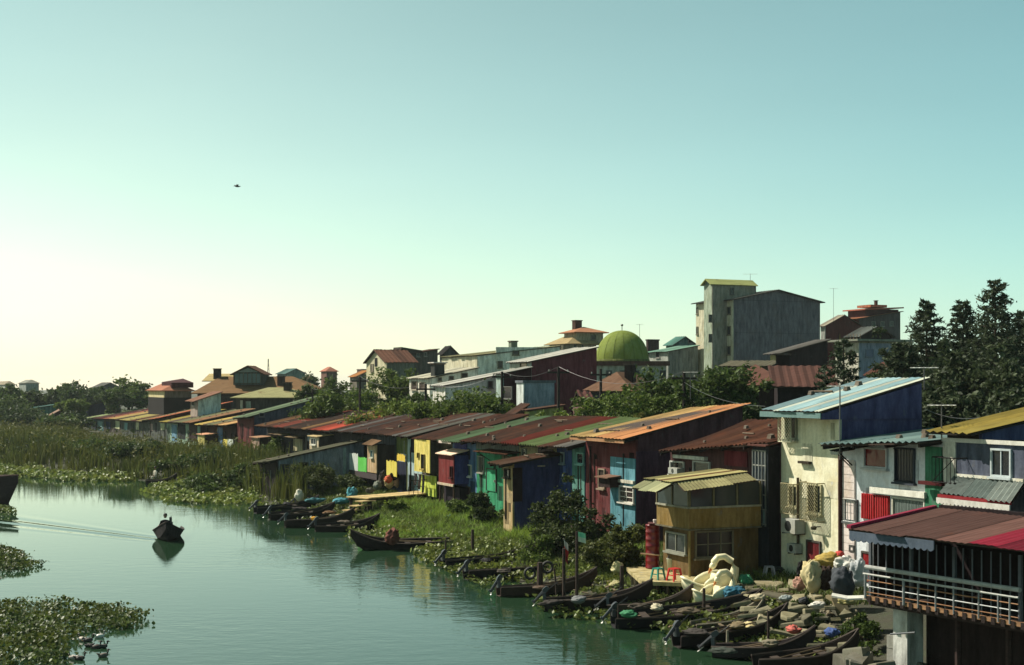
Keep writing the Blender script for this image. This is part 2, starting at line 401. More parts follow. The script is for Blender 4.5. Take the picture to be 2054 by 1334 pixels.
WB = np.array((-17.75, 73.6)); ARMS = [(np.array((-40., 93.)), .024), (np.array((-22., 96.)), .008)]
def wave_z(X, Y):
    Z = np.zeros_like(X)
    for A, amp in ARMS:
        d = A-WB; Ln = np.hypot(*d); d = d/Ln; t = (X-WB[0])*d[0]+(Y-WB[1])*d[1]; q = (X-WB[0])*-d[1]+(Y-WB[1])*d[0]
        m = np.clip(t/1.2, 0, 1)*np.clip((Ln-t)/(Ln*.5), 0, 1); wd = .5+.05*np.clip(t, 0, 60)
        Z += amp*m*np.cos(q/wd*4.2)*np.exp(-(q/wd/1.4)**2)
    return Z
m, nt, b = _base('river')
b.inputs['Base Color'].default_value = lin((32, 54, 36))+(1,); b.inputs['Roughness'].default_value = .03; b.inputs['IOR'].default_value = 1.333
b.inputs['Specular IOR Level'].default_value = .5
pz = pos(nt, (1, 1, 1))
r1 = noise(nt, pos(nt, (.9, 1.7, 1)), .9, 4, .55); r2 = noise(nt, pos(nt, (1, 1.3, 1)), 3.2, 3, .55)
patch = ramp(nt, noise(nt, pos(nt, (1, 1, 1)), .06, 3), .38, .62)
sx = N(nt, 'ShaderNodeSeparateXYZ'); nt.links.new(pz, sx.inputs[0])
mr = N(nt, 'ShaderNodeMapRange'); mr.inputs['From Min'].default_value = -22; mr.inputs['From Max'].default_value = -2; mr.inputs['To Min'].default_value = .3; mr.inputs['To Max'].default_value = 1.0
nt.links.new(sx.outputs[0], mr.inputs[0])
hh = N(nt, 'ShaderNodeMath', operation='MULTIPLY_ADD'); nt.links.new(r2, hh.inputs[0]); hh.inputs[1].default_value = .35; nt.links.new(r1, hh.inputs[2])
bn = N(nt, 'ShaderNodeBump'); bn.inputs['Distance'].default_value = .05
ms = N(nt, 'ShaderNodeMath', operation='MULTIPLY_ADD'); nt.links.new(patch, ms.inputs[0]); ms.inputs[1].default_value = 1.0; ms.inputs[2].default_value = .25
m2 = N(nt, 'ShaderNodeMath', operation='MULTIPLY'); nt.links.new(ms.outputs[0], m2.inputs[0]); nt.links.new(mr.outputs[0], m2.inputs[1])
m3 = N(nt, 'ShaderNodeMath', operation='MULTIPLY'); nt.links.new(m2.outputs[0], m3.inputs[0]); m3.inputs[1].default_value = .34
nt.links.new(m3.outputs[0], bn.inputs['Strength']); nt.links.new(hh.outputs[0], bn.inputs['Height']); nt.links.new(bn.outputs[0], b.inputs['Normal'])
RIVER = m
tag(gridmesh('river', axis(-44, 6, .22, -2400, 40), axis(62, 104, .22, -150, 420), wave_z, RIVER), kind='structure')

# ------------------------------------------------------------------ the row of riverside houses
def mono(name, label, pxL, pxR, eL, eR, cf, cols, cs=None, off=0.0, ov=1.0, L=4.6, rise=1.25, s0=.0, s1=.0, z=.8, sag=0.0, cat='house', group='riverside houses', rust=.4, pitch=.34, amp=.036):
    fr = rowframe(pxL, off, z); w = fr.front(pxR, 900).x
    root = thing(name, label, cat, fr.o, fr.rot, group)
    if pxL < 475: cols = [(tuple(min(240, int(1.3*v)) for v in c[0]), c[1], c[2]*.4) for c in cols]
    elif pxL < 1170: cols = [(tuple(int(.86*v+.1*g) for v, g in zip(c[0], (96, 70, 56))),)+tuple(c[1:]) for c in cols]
    zL = fr.front(eL[0], eL[1], -ov).z; zR = fr.front(eR[0], eR[1], -ov).z
    rL, rR = (rise, rise) if isinstance(rise, (int, float)) else rise
    k = lambda r, y: r*(y+ov)/(L+ov)
    walls(root, w, L, (zL+k(rL, 0)-.13, zR+k(rR, 0)-.13), (zL+k(rL, L)-.13, zR+k(rR, L)-.13), cf, cs, matf=paint(cf, .4) if 1560 < pxL < 1700 else None)
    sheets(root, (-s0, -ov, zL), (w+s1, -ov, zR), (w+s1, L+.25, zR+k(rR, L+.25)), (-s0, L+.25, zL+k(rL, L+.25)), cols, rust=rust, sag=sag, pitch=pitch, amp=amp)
    for q in range(max(2, int(w/1.2))):           # rafter tails under the eave
        xx = -s0+.1+(w+s0+s1-.2)*q/max(1, int(w/1.2)-1) if int(w/1.2) > 1 else w*q
        zz = (zL+(zR-zL)*min(1, max(0, xx/w)))
        MB().hexa([(xx-.04, -ov+.05, zz-.2), (xx+.04, -ov+.05, zz-.2), (xx+.04, -.004, zz-.2+k(rL, -.004)), (xx-.04, -.004, zz-.2+k(rL, -.004))],
                  [(xx-.04, -ov+.05, zz-.09), (xx+.04, -ov+.05, zz-.09), (xx+.04, -.004, zz-.09+k(rL, -.004)), (xx-.04, -.004, zz-.09+k(rL, -.004))]).build('rafter', wood(DARKW), root)
    zm = min(zL, zR)-.1; wr = random.Random(int(pxL)+3)
    for q in range(2+int(w*.8)):                 # stones, bricks and battens that hold the sheets down
        u = wr.random(); yy = wr.uniform(-ov+.3, L-.4); xx = u*w; zz = zL+(zR-zL)*u+k(rL+(rR-rL)*u, yy)+.03; s = wr.uniform(.07, .16)
        if wr.random() < .6: MB().hexa([(xx-s, yy-s*.7, zz-.02), (xx+s, yy-s*.8, zz-.02), (xx+s*.9, yy+s*.7, zz), (xx-s*.8, yy+s*.6, zz)], [(xx-s*.7, yy-s*.5, zz+s), (xx+s*.7, yy-s*.5, zz+s*.8), (xx+s*.6, yy+s*.5, zz+s), (xx-s*.6, yy+s*.5, zz+s*1.1)]).build('roof_stone', paint((112, 100, 86)), root)
        else: MB().tube([(xx-.5, yy, zz+.05), (xx+.6, yy+wr.uniform(-.3, .3), zz+.06)], .04, 5).build('roof_batten', wood((96, 80, 64)), root)
    base = cf; ck = random.Random(int(pxL))          # patched boards, tin offcuts and pipes on the weathered front
    for q in range(int(w*3.2)):
        pw = ck.uniform(.2, .7); ph = ck.uniform(.3, 1.3); xx = ck.uniform(.02, max(.03, w-pw-.02)); zz = ck.uniform(.1, max(.2, zm-ph-.2)); f = ck.uniform(.4, 1.25) if not 1560 < pxL < 1700 else ck.uniform(.88, 1.02); g = ck.uniform(-18, 22) if not 1560 < pxL < 1700 else 0
        MB().box(xx, xx+pw, -ck.uniform(.006, .016), -.002, zz, zz+ph).build('patch', paint(tuple(max(8, min(240, int(v*f+g))) for v in base)), root)
    for q in range(1+int(w/2.5) if not 1560 < pxL < 1700 else 0):
        xx = ck.uniform(.1, w-.1); MB().tube([(xx, -.05, ck.uniform(-.3, .8)), (xx, -.05, zm-ck.uniform(.1, .8))], ck.uniform(.025, .045), 6).build('drain_pipe', paint(ck.choice(((70, 60, 56), (150, 148, 140), (96, 70, 60)))), root)
    return root, fr, w
def fascia(root, x0, x1, y, z0, z1, c, scallop=0, name='fascia', th=.04):
    m = MB(); n = int((x1-x0)/scallop) if scallop else 1
    if not scallop: m.box(x0, x1, y-th, y, z0, z1)
    else:
        st = (x1-x0)/n; poly = [(x0, y, z1), (x1, y, z1)]
        for k in range(n, 0, -1): poly += [(x0+k*st, y, z0+.0), (x0+(k-.25)*st, y, z0-scallop*.22), (x0+(k-.5)*st, y, z0-scallop*.3), (x0+(k-.75)*st, y, z0-scallop*.22)]
        poly.append((x0, y, z0)); m.prism(poly, (0, -th, 0))
    return m.build(name, paint(c, .4), root)
def diamond_grille(root, r, out, c=(206, 200, 176), tf=None, step=.14):
    """Projecting window cage: bar frame with a diamond lattice."""
    x0, x1, z0, z1 = r; m = MB(tf); y = -out
    for a, b2 in (((x0, y, z0), (x1, y, z0)), ((x0, y, z1), (x1, y, z1)), ((x0, y, z0), (x0, y, z1)), ((x1, y, z0), (x1, y, z1)), ((x0, y, z0), (x0, 0, z0)), ((x1, y, z0), (x1, 0, z0)), ((x0, y, z1), (x0, 0, z1)), ((x1, y, z1), (x1, 0, z1))):
        m.tube([a, b2], .02, 4)
    o = m.build('window_grille', paint(c, .2), root)
    W, Hh = x1-x0, z1-z0; n = int((W+Hh)/step); g = MB(tf)
    for k in range(1, n):
        t = k*step
        a = (x0+min(t, W), y, z0+max(0, t-W)); b2 = (x0+max(0, t-Hh), y, z0+min(t, Hh)); g.tube([a, b2], .012, 3, False)
        a = (x1-min(t, W), y, z0+max(0, t-W)); b2 = (x1-max(0, t-Hh), y, z0+min(t, Hh)); g.tube([a, b2], .012, 3, False)
    g.build('lattice', paint(c, .2), o)
    return o
def bars_v(root, r, n, c, tf=None, y=-.1, rad=.014, name='window_bars'):
    x0, x1, z0, z1 = r; m = MB(tf); m.tube([(x0, y, z0), (x1, y, z0)], rad*1.2, 4); m.tube([(x0, y, z1), (x1, y, z1)], rad*1.2, 4)
    o = m.build(name, paint(c, .2), root)
    for i in range(n):
        x = x0+(x1-x0)*(i+.5)/n; MB(tf).tube([(x, y, z0), (x, y, z1)], rad, 4).build('bar', paint(c, .2), o)
    return o
def pipe(root, pts, r, c): return MB().tube(pts, r, 7).build('drain_pipe', paint(c, .5), root)

# slate-blue house at the right edge
fr = rowframe(1893, 0, .8); w = fr.front(2190, 950).x
h = thing('slate_blue_house', 'slate blue house with mossy yellow lean-to roof behind the maroon porch roof', 'house', fr.o, fr.rot, 'riverside houses')
zt = fr.front(2000, 886).z
walls(h, w, 6.5, (zt, zt), (zt, zt), (86, 92, 110), (60, 70, 96))
xw = fr.front(1918, 950).x
panel(h, (.0, xw, fr.front(1905, 1015).z, zt-.02), (226, 220, 200), th=.04, label='white strip of wall beside the window')
fascia(h, 0, w, -.05, zt-.08, zt+.05, (214, 210, 196), name='parapet_trim')
zl = fr.front(1857, 865, -.5).z; xl = fr.front(1857, 865, -.5).x; xr = fr.front(1948, 868, -.5).x
sheets(h, (xl, -.5, zl), (xr, -.5, zl), (xr, 6.3, zl+1.15), (xl, 6.3, zl+1.2), [((186, 164, 80), 1, .2), ((174, 152, 74), 1, .25), ((192, 170, 88), 1, .15)], deck=(46, 38, 30))
MB().hexa([(xr-.32, .1, zt), (xr-.2, .1, zt), (xr-.2, 6.2, zt), (xr-.32, 6.2, zt)], [(xr-.32, .1, zl+.02), (xr-.2, .1, zl+.02), (xr-.2, 6.2, zl+1.0), (xr-.32, 6.2, zl+1.0)]).build('gable_wall', paint((76, 80, 120)), h)
MB().box(.05, xr-.33, .1, .2, zt, zl-.02).build('gable_wall', paint((58, 52, 48)), h)
r = fr.rect(1990, 900, 2031, 957); window(h, r, None, (186, 196, 196), (22, 26, 34), bars=(1, 0))
# metal flower rack on the corner
m = MB()
x0, x1, z0, z1 = fr.rect(1872, 918, 1917, 968, -.45)
for z_ in (z0, z1): m.tube([(x0, -.5, z_), (x1, -.5, z_)], .02, 4); m.tube([(x0, -.5, z_), (x0, 0, z_)], .02, 4); m.tube([(x1, -.5, z_), (x1, 0, z_)], .02, 4)
for q in range(7):
    xx = x0+(x1-x0)*q/6; m.tube([(xx, -.5, z0), (xx, -.5, z1)], .014, 4)
m.tube([(x0, -.5, z0), (x1, -.5, z1)], .016, 4)
m.build('balcony_rack', paint((48, 44, 44)), h)
MB().box(*fr.rect(1846, 967, 1893, 973, -.3)[:2], -.4, -.25, fr.rect(1846, 967, 1893, 973, -.3)[2], fr.rect(1846, 966, 1893, 973, -.3)[3]).build('steel_beam', paint((92, 34, 36)), h)
a0 = fr.front(1915, 954); a1 = fr.front(2056, 972); l0 = fr.front(1883, 989, -1.05); l1 = fr.front(2030, 1003, -1.05)
sheets(h, (l0.x, -1.05, l0.z), (l1.x, -1.05, l0.z), (a1.x, -.01, a0.z), (a0.x, -.01, a0.z), [((160, 172, 164), 1, .05), ((150, 166, 158), 1, .05), ((166, 176, 166), 1, .05)], name='awning', pitch=.2)
fascia(h, l0.x, l1.x, -1.06, l0.z-.13, l0.z-.03, (140, 26, 34), name='red_valance')
fascia(h, l0.x, l1.x, -1.11, l0.z-.28, l0.z-.135, (206, 200, 190), .16, name='scalloped_valance')
MB().box(a0.x-.05, a1.x, -.08, -.003, a0.z-.02, a0.z+.07).build('flashing', paint((212, 208, 190), .3), h)

# white house with red shutters
h, fr, w = mono('white_house', 'white house with red shutters and teal tin roof between cream and slate blue houses', 1690, 1892, (1672, 892), (1892, 888), (222, 224, 226),
    [((142, 172, 166), 1, .08), ((130, 160, 156), 1, .1), ((148, 176, 168), 1, .08), ((134, 162, 158), 1, .15)], cs=(160, 150, 140), ov=.95, L=3.7, rise=(.45, .3))
def FR(a, b, c, d): return fr.rect(a, b, c, d)
panel(h, (fr.front(1859, 950).x, w-.02, 0, fr.front(1875, 896).z), (60, 132, 96), th=.07, label='green painted strip of wall')
panel(h, (.01, fr.front(1717, 950).x, .2, fr.front(1703, 925).z), (222, 206, 198), th=.04, label='pale pink plank wall')
for q in range(16):   # its planks
    zz = .3+q*.27
    if zz < fr.front(1703, 930).z: MB().box(.015, fr.front(1716, 950).x, -.055, -.041, zz, zz+.25).build('plank', paint((224, 208, 200), .4), h)
window(h, FR(1735, 898, 1782, 939), None, (190, 190, 190), (96, 26, 30)); x0, x1, z0, z1 = FR(1797, 898, 1837, 968)
window(h, (x0, x1, z0, z1), None, (70, 74, 84), (28, 30, 44)); bars_v(h, (x0, x1, z0+.05, z1-.05), 7, (40, 40, 50))
fascia(h, fr.front(1752, 990).x, fr.front(1862, 990).x, -.012, fr.front(1800, 993).z, fr.front(1800, 981).z, (224, 220, 204), name='white_band', th=.16)
x0, x1, z0, z1 = FR(1730, 992, 1786, 1043)
for k in range(2):
    a = x0+(x1-x0)*k/2+.015; b_ = x0+(x1-x0)*(k+1)/2-.015; o = panel(h, (a, b_, z0, z1), (188, 22, 24), name='shutter', th=.06)
    for q in range(6): xx = a+(b_-a)*(q+.5)/6; MB().box(xx-.03, xx+.03, -.085, -.061, z0+.02, z1-.02).build('slat', paint((176, 20, 24), .3), o)
x0, x1, z0, z1 = FR(1792, 999, 1858, 1048); window(h, (x0, x1, z0, z1), None, (206, 202, 186), (88, 96, 92)); bars_v(h, (x0+.06, x1-.06, z0+.06, z1-.06), 9, (150, 152, 146), y=-.05, rad=.01)
x0, x1, z0, z1 = FR(1697, 1001, 1722, 1046); window(h, (x0, x1, z0, z1), None, (92, 96, 96), (30, 38, 38)); bars_v(h, (x0, x1, z0, z1), 4, (196, 196, 190), y=-.13)
x0, x1, z0, z1 = FR(1656, 899, 1718, 918)
awning(h, fr.front(1668, 920, -.7).x, fr.front(1717, 920).x-.03, fr.front(1690, 897).z, fr.front(1690, 905, -.7).z, .7, [((56, 66, 58), 1, .2), ((50, 62, 54), 1, .2)])
fascia(h, fr.front(1668, 920, -.7).x, fr.front(1717, 920).x-.03, -.71, fr.front(1690, 911, -.7).z, fr.front(1690, 906, -.7).z, (190, 190, 176), .14, name='scalloped_valance')
pipe(h, [(.0, -.1, .1), (.0, -.1, fr.front(1690, 915).z)], .075, (76, 44, 40))
door(h, FR(1733, 1110, 1746, 1166), (150, 20, 24)); window(h, FR(1706, 1093, 1716, 1107), None, (80, 78, 74), (20, 22, 26), sill=False)

# cream house with the blue side
h, fr, w = mono('cream_house', 'tall cream plaster house with deep blue side and teal tin roof with painted reflection streaks', 1567, 1683, (1535, 822), (1645, 824), (234, 227, 190),
    [((150, 182, 186), 1, .0), ((206, 212, 196), .45, .0), ((156, 186, 188), 1.1, .0), ((212, 218, 200), .5, .0), ((146, 180, 186), .8, .0), ((218, 222, 200), .4, .0)], cs=(80, 76, 120), ov=.85, L=3.7, rise=1.13, s0=.1, s1=.12, pitch=.3, amp=.012)  # pale strips put reflections into the colour of the teal sheets
e = fr.front(1535, 822, -.85); fascia(h, -.1, w+.12, -.86, e.z-.26, e.z-.06, (104, 136, 132))
MB().hexa([(w+.02,-.82,e.z-.3),(w+.1,-.82,e.z-.3),(w+.1,3.6,e.z-.3),(w+.02,3.6,e.z-.3)], [(w+.02,-.82,e.z-.09),(w+.1,-.82,e.z-.09),(w+.1,3.6,e.z+1.0),(w+.02,3.6,e.z+1.0)]).build('gable_board', paint((80, 76, 120)), h)
x0, x1, z0, z1 = FR(1574, 834, 1600, 886); window(h, (x0+.1, x1, z0+.1, z1), None, (150, 150, 130), (26, 30, 30)); diamond_grille(h, (x0, x1, z0, z1), .3, (214, 208, 176))
for q in ((1580, 970, 1606, 1030), (1618, 968, 1654, 1044)):
    x0, x1, z0, z1 = FR(*q); window(h, (x0+.12, x1-.12, z0+.25, z1-.05), None, (190, 182, 140), (34, 38, 34), bars=(1, 0)); diamond_grille(h, (x0, x1, z0, z1), .32, (150, 140, 104))
panel(h, FR(1607, 925, 1629, 930), (70, 60, 46), th=.16, name='vent_hood')
x0, x1, z0, z1 = FR(1589, 1040, 1617, 1068); ac_unit(h, (x0, x1, z0, z1), out=.5)
x0, x1, z0, z1 = FR(1594, 1090, 1611, 1108); ac_unit(h, (x0, x1, z0, z1), out=.35)
door(h, FR(1622, 1088, 1646, 1150), (120, 30, 34))
pipe(h, [(fr.front(1604, 960).x, -.08, fr.front(1604, 1100).z), (fr.front(1604, 960).x, -.08, fr.front(1604, 958).z)], .05, (96, 82, 62))
m = MB(); x0, x1, z0, z1 = FR(1640, 1055, 1652, 1062); m.lathe([(0, 0), (.1, 0), (.12, .1), (.05, .14), (0, .14)], 10, ((x0+x1)/2, -.3, z0)); m.tube([((x0+x1)/2, 0, z0+.1), ((x0+x1)/2, -.25, z0+.1)], .02, 4)
m.build('wall_lamp', paint((80, 74, 56)), h)

# brown house with glazed bay
h, fr, w = mono('brown_tin_house', 'house under a sagging brown corrugated roof, glazed bay beside the cream house', 1345, 1566, (1326, 905), (1563, 889), (96, 60, 58),
    [((96, 62, 48), 1, .6), ((108, 70, 52), 1, .5), ((90, 58, 46), 1, .6), ((116, 74, 56), 1, .4), ((100, 64, 50), 1, .5)], cs=(58, 44, 44), ov=.6, L=3.6, rise=(1.2, .9), sag=.12, pitch=.3, amp=.035)
panel(h, FR(1455, 905, 1500, 935), (128, 44, 50))
panel(h, FR(1357, 914, 1420, 921), (226, 222, 206), th=.2, name='signboard_blank')
for q in ((1346, 925, 1374, 952), (1392, 925, 1426, 952)): window(h, FR(*q), None, (190, 190, 180), (26, 28, 28))
ac_unit(h, FR(1357, 938, 1375, 950))
bx0, bx1 = fr.front(1512, 900, -.5).x, w-.05; bz = fr.front(1540, 888, -.5).z
pb = bay(h, bx0, bx1, .3, bz-.15, .55, (48, 52, 60), (40, 36, 40), (84, 54, 48), name='glazed_bay')
zz = bz-.35; W = bx1-bx0
for k in range(4):
    for j in range(5):
        x0 = bx0+.08+(W-.16)*k/4; x1 = bx0+.08+(W-.16)*(k+1)/4-.05; z1 = zz-j*.56; z0 = z1-.5
        tfb = fronttf(-.55); MB(tfb).box(x0, x1, -.02, -.003, z0, z1).build('pane', glass(((34, 42, 52), (96, 112, 112), (30, 34, 44))[(k*2+j) % 3 if j > 1 else 0]), pb)
for k in range(5):
    x0 = bx0+.04+(W-.16)*k/4; MB(fronttf(-.55)).box(x0-.02, x0+.03, -.05, -.003, zz-2.85, zz+.05).build('mullion', paint((118, 122, 118)), pb)
for j in range(6):
    MB(fronttf(-.55)).box(bx0+.07, bx1-.07, -.045, -.021, zz-j*.56+.005, zz-j*.56+.05).build('transom', paint((150, 150, 140)), pb)

# maroon house with turquoise panel
h, fr, w = mono('maroon_house', 'large maroon house with turquoise facade panel and long tan and orange roof', 1175, 1276, (1158, 874), (1246, 879), (112, 52, 52),
    [((198, 162, 104), 1.5, .12), ((204, 140, 92), 1.7, .12)], cs=(104, 62, 70), ov=.75, L=5.7, rise=(1.25, 1.5), s0=.15, s1=.3, pitch=.3, amp=.014)
e = fr.front(1158, 874, -.75); fascia(h, -.15, w+.3, -.76, e.z-.2, e.z-.06, (176, 126, 84))
panel(h, (fr.front(1226, 950).x, w-.01, 0, fr.front(1250, 918).z), (88, 150, 164), th=.05, label='turquoise facade panel')
window(h, FR(1246, 975, 1275, 1008), fronttf(-.05), (210, 204, 190), (46, 34, 34), bars=(1, 2)); panel(h, FR(1246, 963, 1276, 969), (224, 214, 190), tf=fronttf(-.05), th=.12, name='lintel')
x0, x1, z0, z1 = FR(1224, 958, 1246, 976); bay(h, x0, x1, z0, z1, .6, (60, 44, 42), (70, 50, 46), (110, 84, 70), roof_drop=.08, name='box_hood')
window(h, FR(1202, 940, 1215, 980), None, (150, 132, 110), (60, 52, 48))
panel(h, fr.srect(1276, 905, 1344, 1062, w), (96, 58, 78), tf=sidetf(w), th=.04, label='purple brown lower side wall')

# blue and teal house
h, fr, w = mono('teal_house', 'blue and teal house beside the maroon house, roof half brown half grey corrugated', 1117, 1174, (1086, 895), (1160, 898), (60, 82, 140),
    [((98, 66, 52), 1, .6), ((104, 70, 56), .8, .6), ((142, 138, 130), .8, .3), ((120, 120, 118), .6, .35)], L=4.6, rise=1.2, pitch=.3, amp=.03)
panel(h, (fr.front(1149, 900).x, w-.01, 0, fr.front(1160, 905).z+.3), (94, 150, 136), th=.04, label='teal half of the facade')
window(h, FR(1160, 908, 1174, 931), fronttf(-.04), (130, 180, 166), (24, 30, 36)); window(h, FR(1126, 907, 1133, 930), None, (150, 160, 160), (30, 34, 44))
# cream house under red and green roof
h, fr, w = mono('striped_roof_house', 'cream house under red and green striped corrugated roof', 1041, 1116, (1010, 888), (1086, 894), (168, 156, 112),
    [((150, 66, 54), 1.1, .2), ((164, 74, 58), .8, .2), ((124, 146, 92), 1, .12), ((134, 156, 100), 1, .1)], L=4.7, rise=1.25, pitch=.3, amp=.06)
window(h, FR(1048, 899, 1057, 918), None, (150, 150, 130), (24, 24, 26)); panel(h, FR(1080, 900, 1110, 925), (122, 100, 96)); panel(h, (fr.front(1096, 900).x, w-.02, 0, 2.2), (96, 140, 176), label='light blue lower wall')
# green house
h, fr, w = mono('green_house', 'emerald green house with brown awning and dark rusty roof', 956, 1041, (926, 884), (1010, 888), (48, 150, 104),
    [((78, 54, 44), 1, .7), ((88, 60, 48), 1, .7), ((72, 50, 42), 1, .7)], L=4.7, rise=1.3)
panel(h, (.0, w, fr.front(1000, 905).z, fr.front(1000, 880).z), (130, 132, 124), th=.03, label='grey upper wall'); 
x0, x1, z0, z1 = FR(961, 915, 972, 948); window(h, (x0, x1, z0, z1), None, (150, 150, 136), (40, 44, 44)); bars_v(h, (x0, x1, z0, z1), 4, (180, 170, 150), y=-.16)
awning(h, fr.front(953, 905, -.9).x, fr.front(1010, 905, -.9).x+.3, fr.front(980, 900).z, fr.front(975, 907, -.9).z, .9, [((104, 70, 48), 1, .6), ((112, 78, 54), 1, .5), ((98, 64, 46), 1, .6)])
door(h, FR(978, 942, 996, 985), (52, 168, 116)); panel(h, FR(1008, 915, 1038, 945), (120, 112, 84))
# navy house with maroon bay
h, fr, w = mono('navy_house', 'navy blue house with projecting maroon box bay and pale green roof', 908, 956, (879, 884), (926, 886), (92, 128, 172),
    [((110, 142, 100), 1, .05), ((98, 130, 92), 1, .05)], cs=(34, 40, 78), L=5.0, rise=1.35, s0=.1)
x0, x1, z0, z1 = fr.rect(880, 912, 910, 969, -.95)
pb = bay(h, x0, x1, z0, z1, .95, (128, 40, 38), (72, 76, 146), (226, 196, 170), roof_drop=.28, name='box_bay')
MB().box(x0-.05, x1+.05, -1.03, -.955, z0-.14, z0-.002).build('sill', paint((214, 190, 160)), pb)
window(h, fr.rect(904, 935, 908.5, 958, -.95), fronttf(-.95), (70, 24, 26), (24, 18, 20), fw=.04)
panel(h, (x0+.3, fr.front(937, 950).x, 0, z1+.8), (66, 72, 140), label='navy blue wall behind the bay')
panel(h, (x0, x1+.1, .2, z0-.2), (44, 34, 44), th=.6, name='undercroft_wall')
for q in (x0+.1, x1-.1): MB().tube([(q, -.9, -.6), (q, -.9, z0-.15)], .07, 6).build('post', wood((84, 60, 50)), h)
window(h, fr.rect(939, 932, 947, 956), fronttf(-.0), (216, 214, 200), (90, 104, 84)); door(h, fr.rect(937, 978, 944, 1010), (80, 30, 34))
fascia(h, fr.front(881, 888, -1.02).x, fr.front(905, 888, -1.02).x, -1.02, fr.front(890, 889, -1.02).z, fr.front(890, 884, -1.02).z, (230, 206, 190))

# house with the yellow bay
h, fr, w = mono('yellow_bay_house', 'house with bright yellow projecting bay and dark brown roof above the pier', 848, 908, (826, 879), (880, 881), (96, 84, 66),
    [((82, 56, 46), 1, .7), ((74, 50, 42), 1, .7), ((86, 58, 46), 1, .6)], cs=(50, 44, 44), L=4.8, rise=1.4, ov=.7)
x0, x1, z0, z1 = fr.rect(831, 882, 862, 947, -.75)
pb = bay(h, x0, x1, z0, z1, .75, (236, 214, 96), (88, 76, 66), name='box_bay')
tfb = fronttf(-.75)
window(h, fr.rect(846, 911, 853, 941, -.75), tfb, (150, 130, 60), (30, 28, 30), fw=.03); window(h, fr.rect(838, 908, 841.5, 919, -.75), tfb, (150, 130, 60), (30, 28, 30), fw=.03, sill=False)
o = MB().box(x0+.05, x1, -.35, -.28, .35, z0-.2).build('gate', paint((206, 222, 60)), h)
panel(h, (x0-.35, x0+.05, .3, 1.5), (170, 56, 52), th=.2)
# section with blue and white walls
h, fr, w = mono('patched_wall_house', 'house with patched blue, yellow and white walls behind the pier', 757, 848, (728, 867), (826, 876), (80, 84, 92),
    [((70, 52, 46), 1, .7), ((64, 48, 42), .8, .7), ((90, 62, 52), 1, .6), ((84, 60, 50), 1, .7), ((120, 122, 118), .5, .4), ((76, 60, 54), .5, .6), ((134, 134, 124), .7, .3)], L=4.8, rise=1.3)
panel(h, (fr.front(797, 900).x, fr.front(819, 900).x, .4, fr.front(808, 874).z), (112, 124, 60), label='olive green wall strip')
panel(h, (fr.front(819, 900).x+.02, w, .3, fr.front(830, 874).z), (178, 206, 206), label='pale blue wall strip')
panel(h, fr.rect(826, 872, 836, 908), (20, 26, 48), th=.08, name='dark_window')
def fence(root, x0, x1, z0, z1, y, cols, wd=.16):
    x = x0; i = 0; rail = MB().box(x0, x1, y+.001, y+.05, z0+.2, z0+.28).build('fence_rail', wood(DARKW), root)
    while x < x1-.05:
        hh = rnd.uniform(-.05, .06); MB().box(x, min(x1, x+wd-.015), y-.03, y, z0+hh*.5, z1+hh).build('plank', paint(cols[i % len(cols)], .4), rail); x += wd; i += 1
x0, x1, z0, z1 = fr.rect(776, 925, 797, 955, -1.2); fence(h, x0, x1, z0, z1, -1.2, [(224, 204, 66), (232, 214, 84)])
x0, x1, z0, z1 = fr.rect(797, 912, 813, 925, -1.1); fence(h, x0, x1, z0, z1, -1.1, [(232, 196, 50)])
x0, x1, z0, z1 = fr.rect(781, 911, 791, 924, -.9); window(h, (x0, x1, z0, z1), fronttf(-.05), (196, 204, 206), (30, 30, 40))
panel(h, fr.rect(798, 926, 816, 988, -.6), (44, 50, 72), tf=fronttf(-.6), th=.05, label='dark slate screen')
# section with beige hut and green fence
h, fr, w = mono('beige_hut_house', 'low house with beige porch hut, green and white plank fence, dark patched roof', 686, 757, (655, 863), (728, 867), (58, 56, 60),
    [((66, 50, 44), 1, .7), ((110, 112, 112), .5, .4), ((74, 60, 56), 1, .6), ((96, 94, 92), .5, .5), ((68, 52, 46), 1, .7)], L=4.8, rise=1.3)
x0, x1, z0, z1 = fr.rect(737, 892, 755, 948, -1.3)
pb = bay(h, x0, x1, z0, z1, 1.3, (206, 172, 124), (70, 58, 54), None, name='porch_hut')
window(h, fr.rect(744, 903, 750, 918, -1.3), fronttf(-1.3), (190, 190, 170), (70, 90, 90), fw=.04)
awning(h, x0-.1, x1+.1, z1+.3, z1+.02, .6, [((150, 116, 84), 1, .2), ((140, 108, 80), 1, .3)], y0=-1.0, struts=False)
x0, x1, z0, z1 = fr.rect(719, 918, 736, 946, -1.25); fence(h, x0, x1, z0, z1, -1.25, [(96, 200, 76), (104, 206, 84)])
x0, x1, z0, z1 = fr.rect(701, 910, 719, 944, -1.25); fence(h, x0, x1, z0, z1, -1.25, [(210, 218, 206), (196, 206, 196), (220, 222, 212)])
MB().box(fr.front(700, 940, -1.25).x, fr.front(757, 940, -1.25).x, -1.3, -.01, .9, fr.front(728, 946, -1.25).z-.02).build('deck', wood((70, 60, 60)), h)
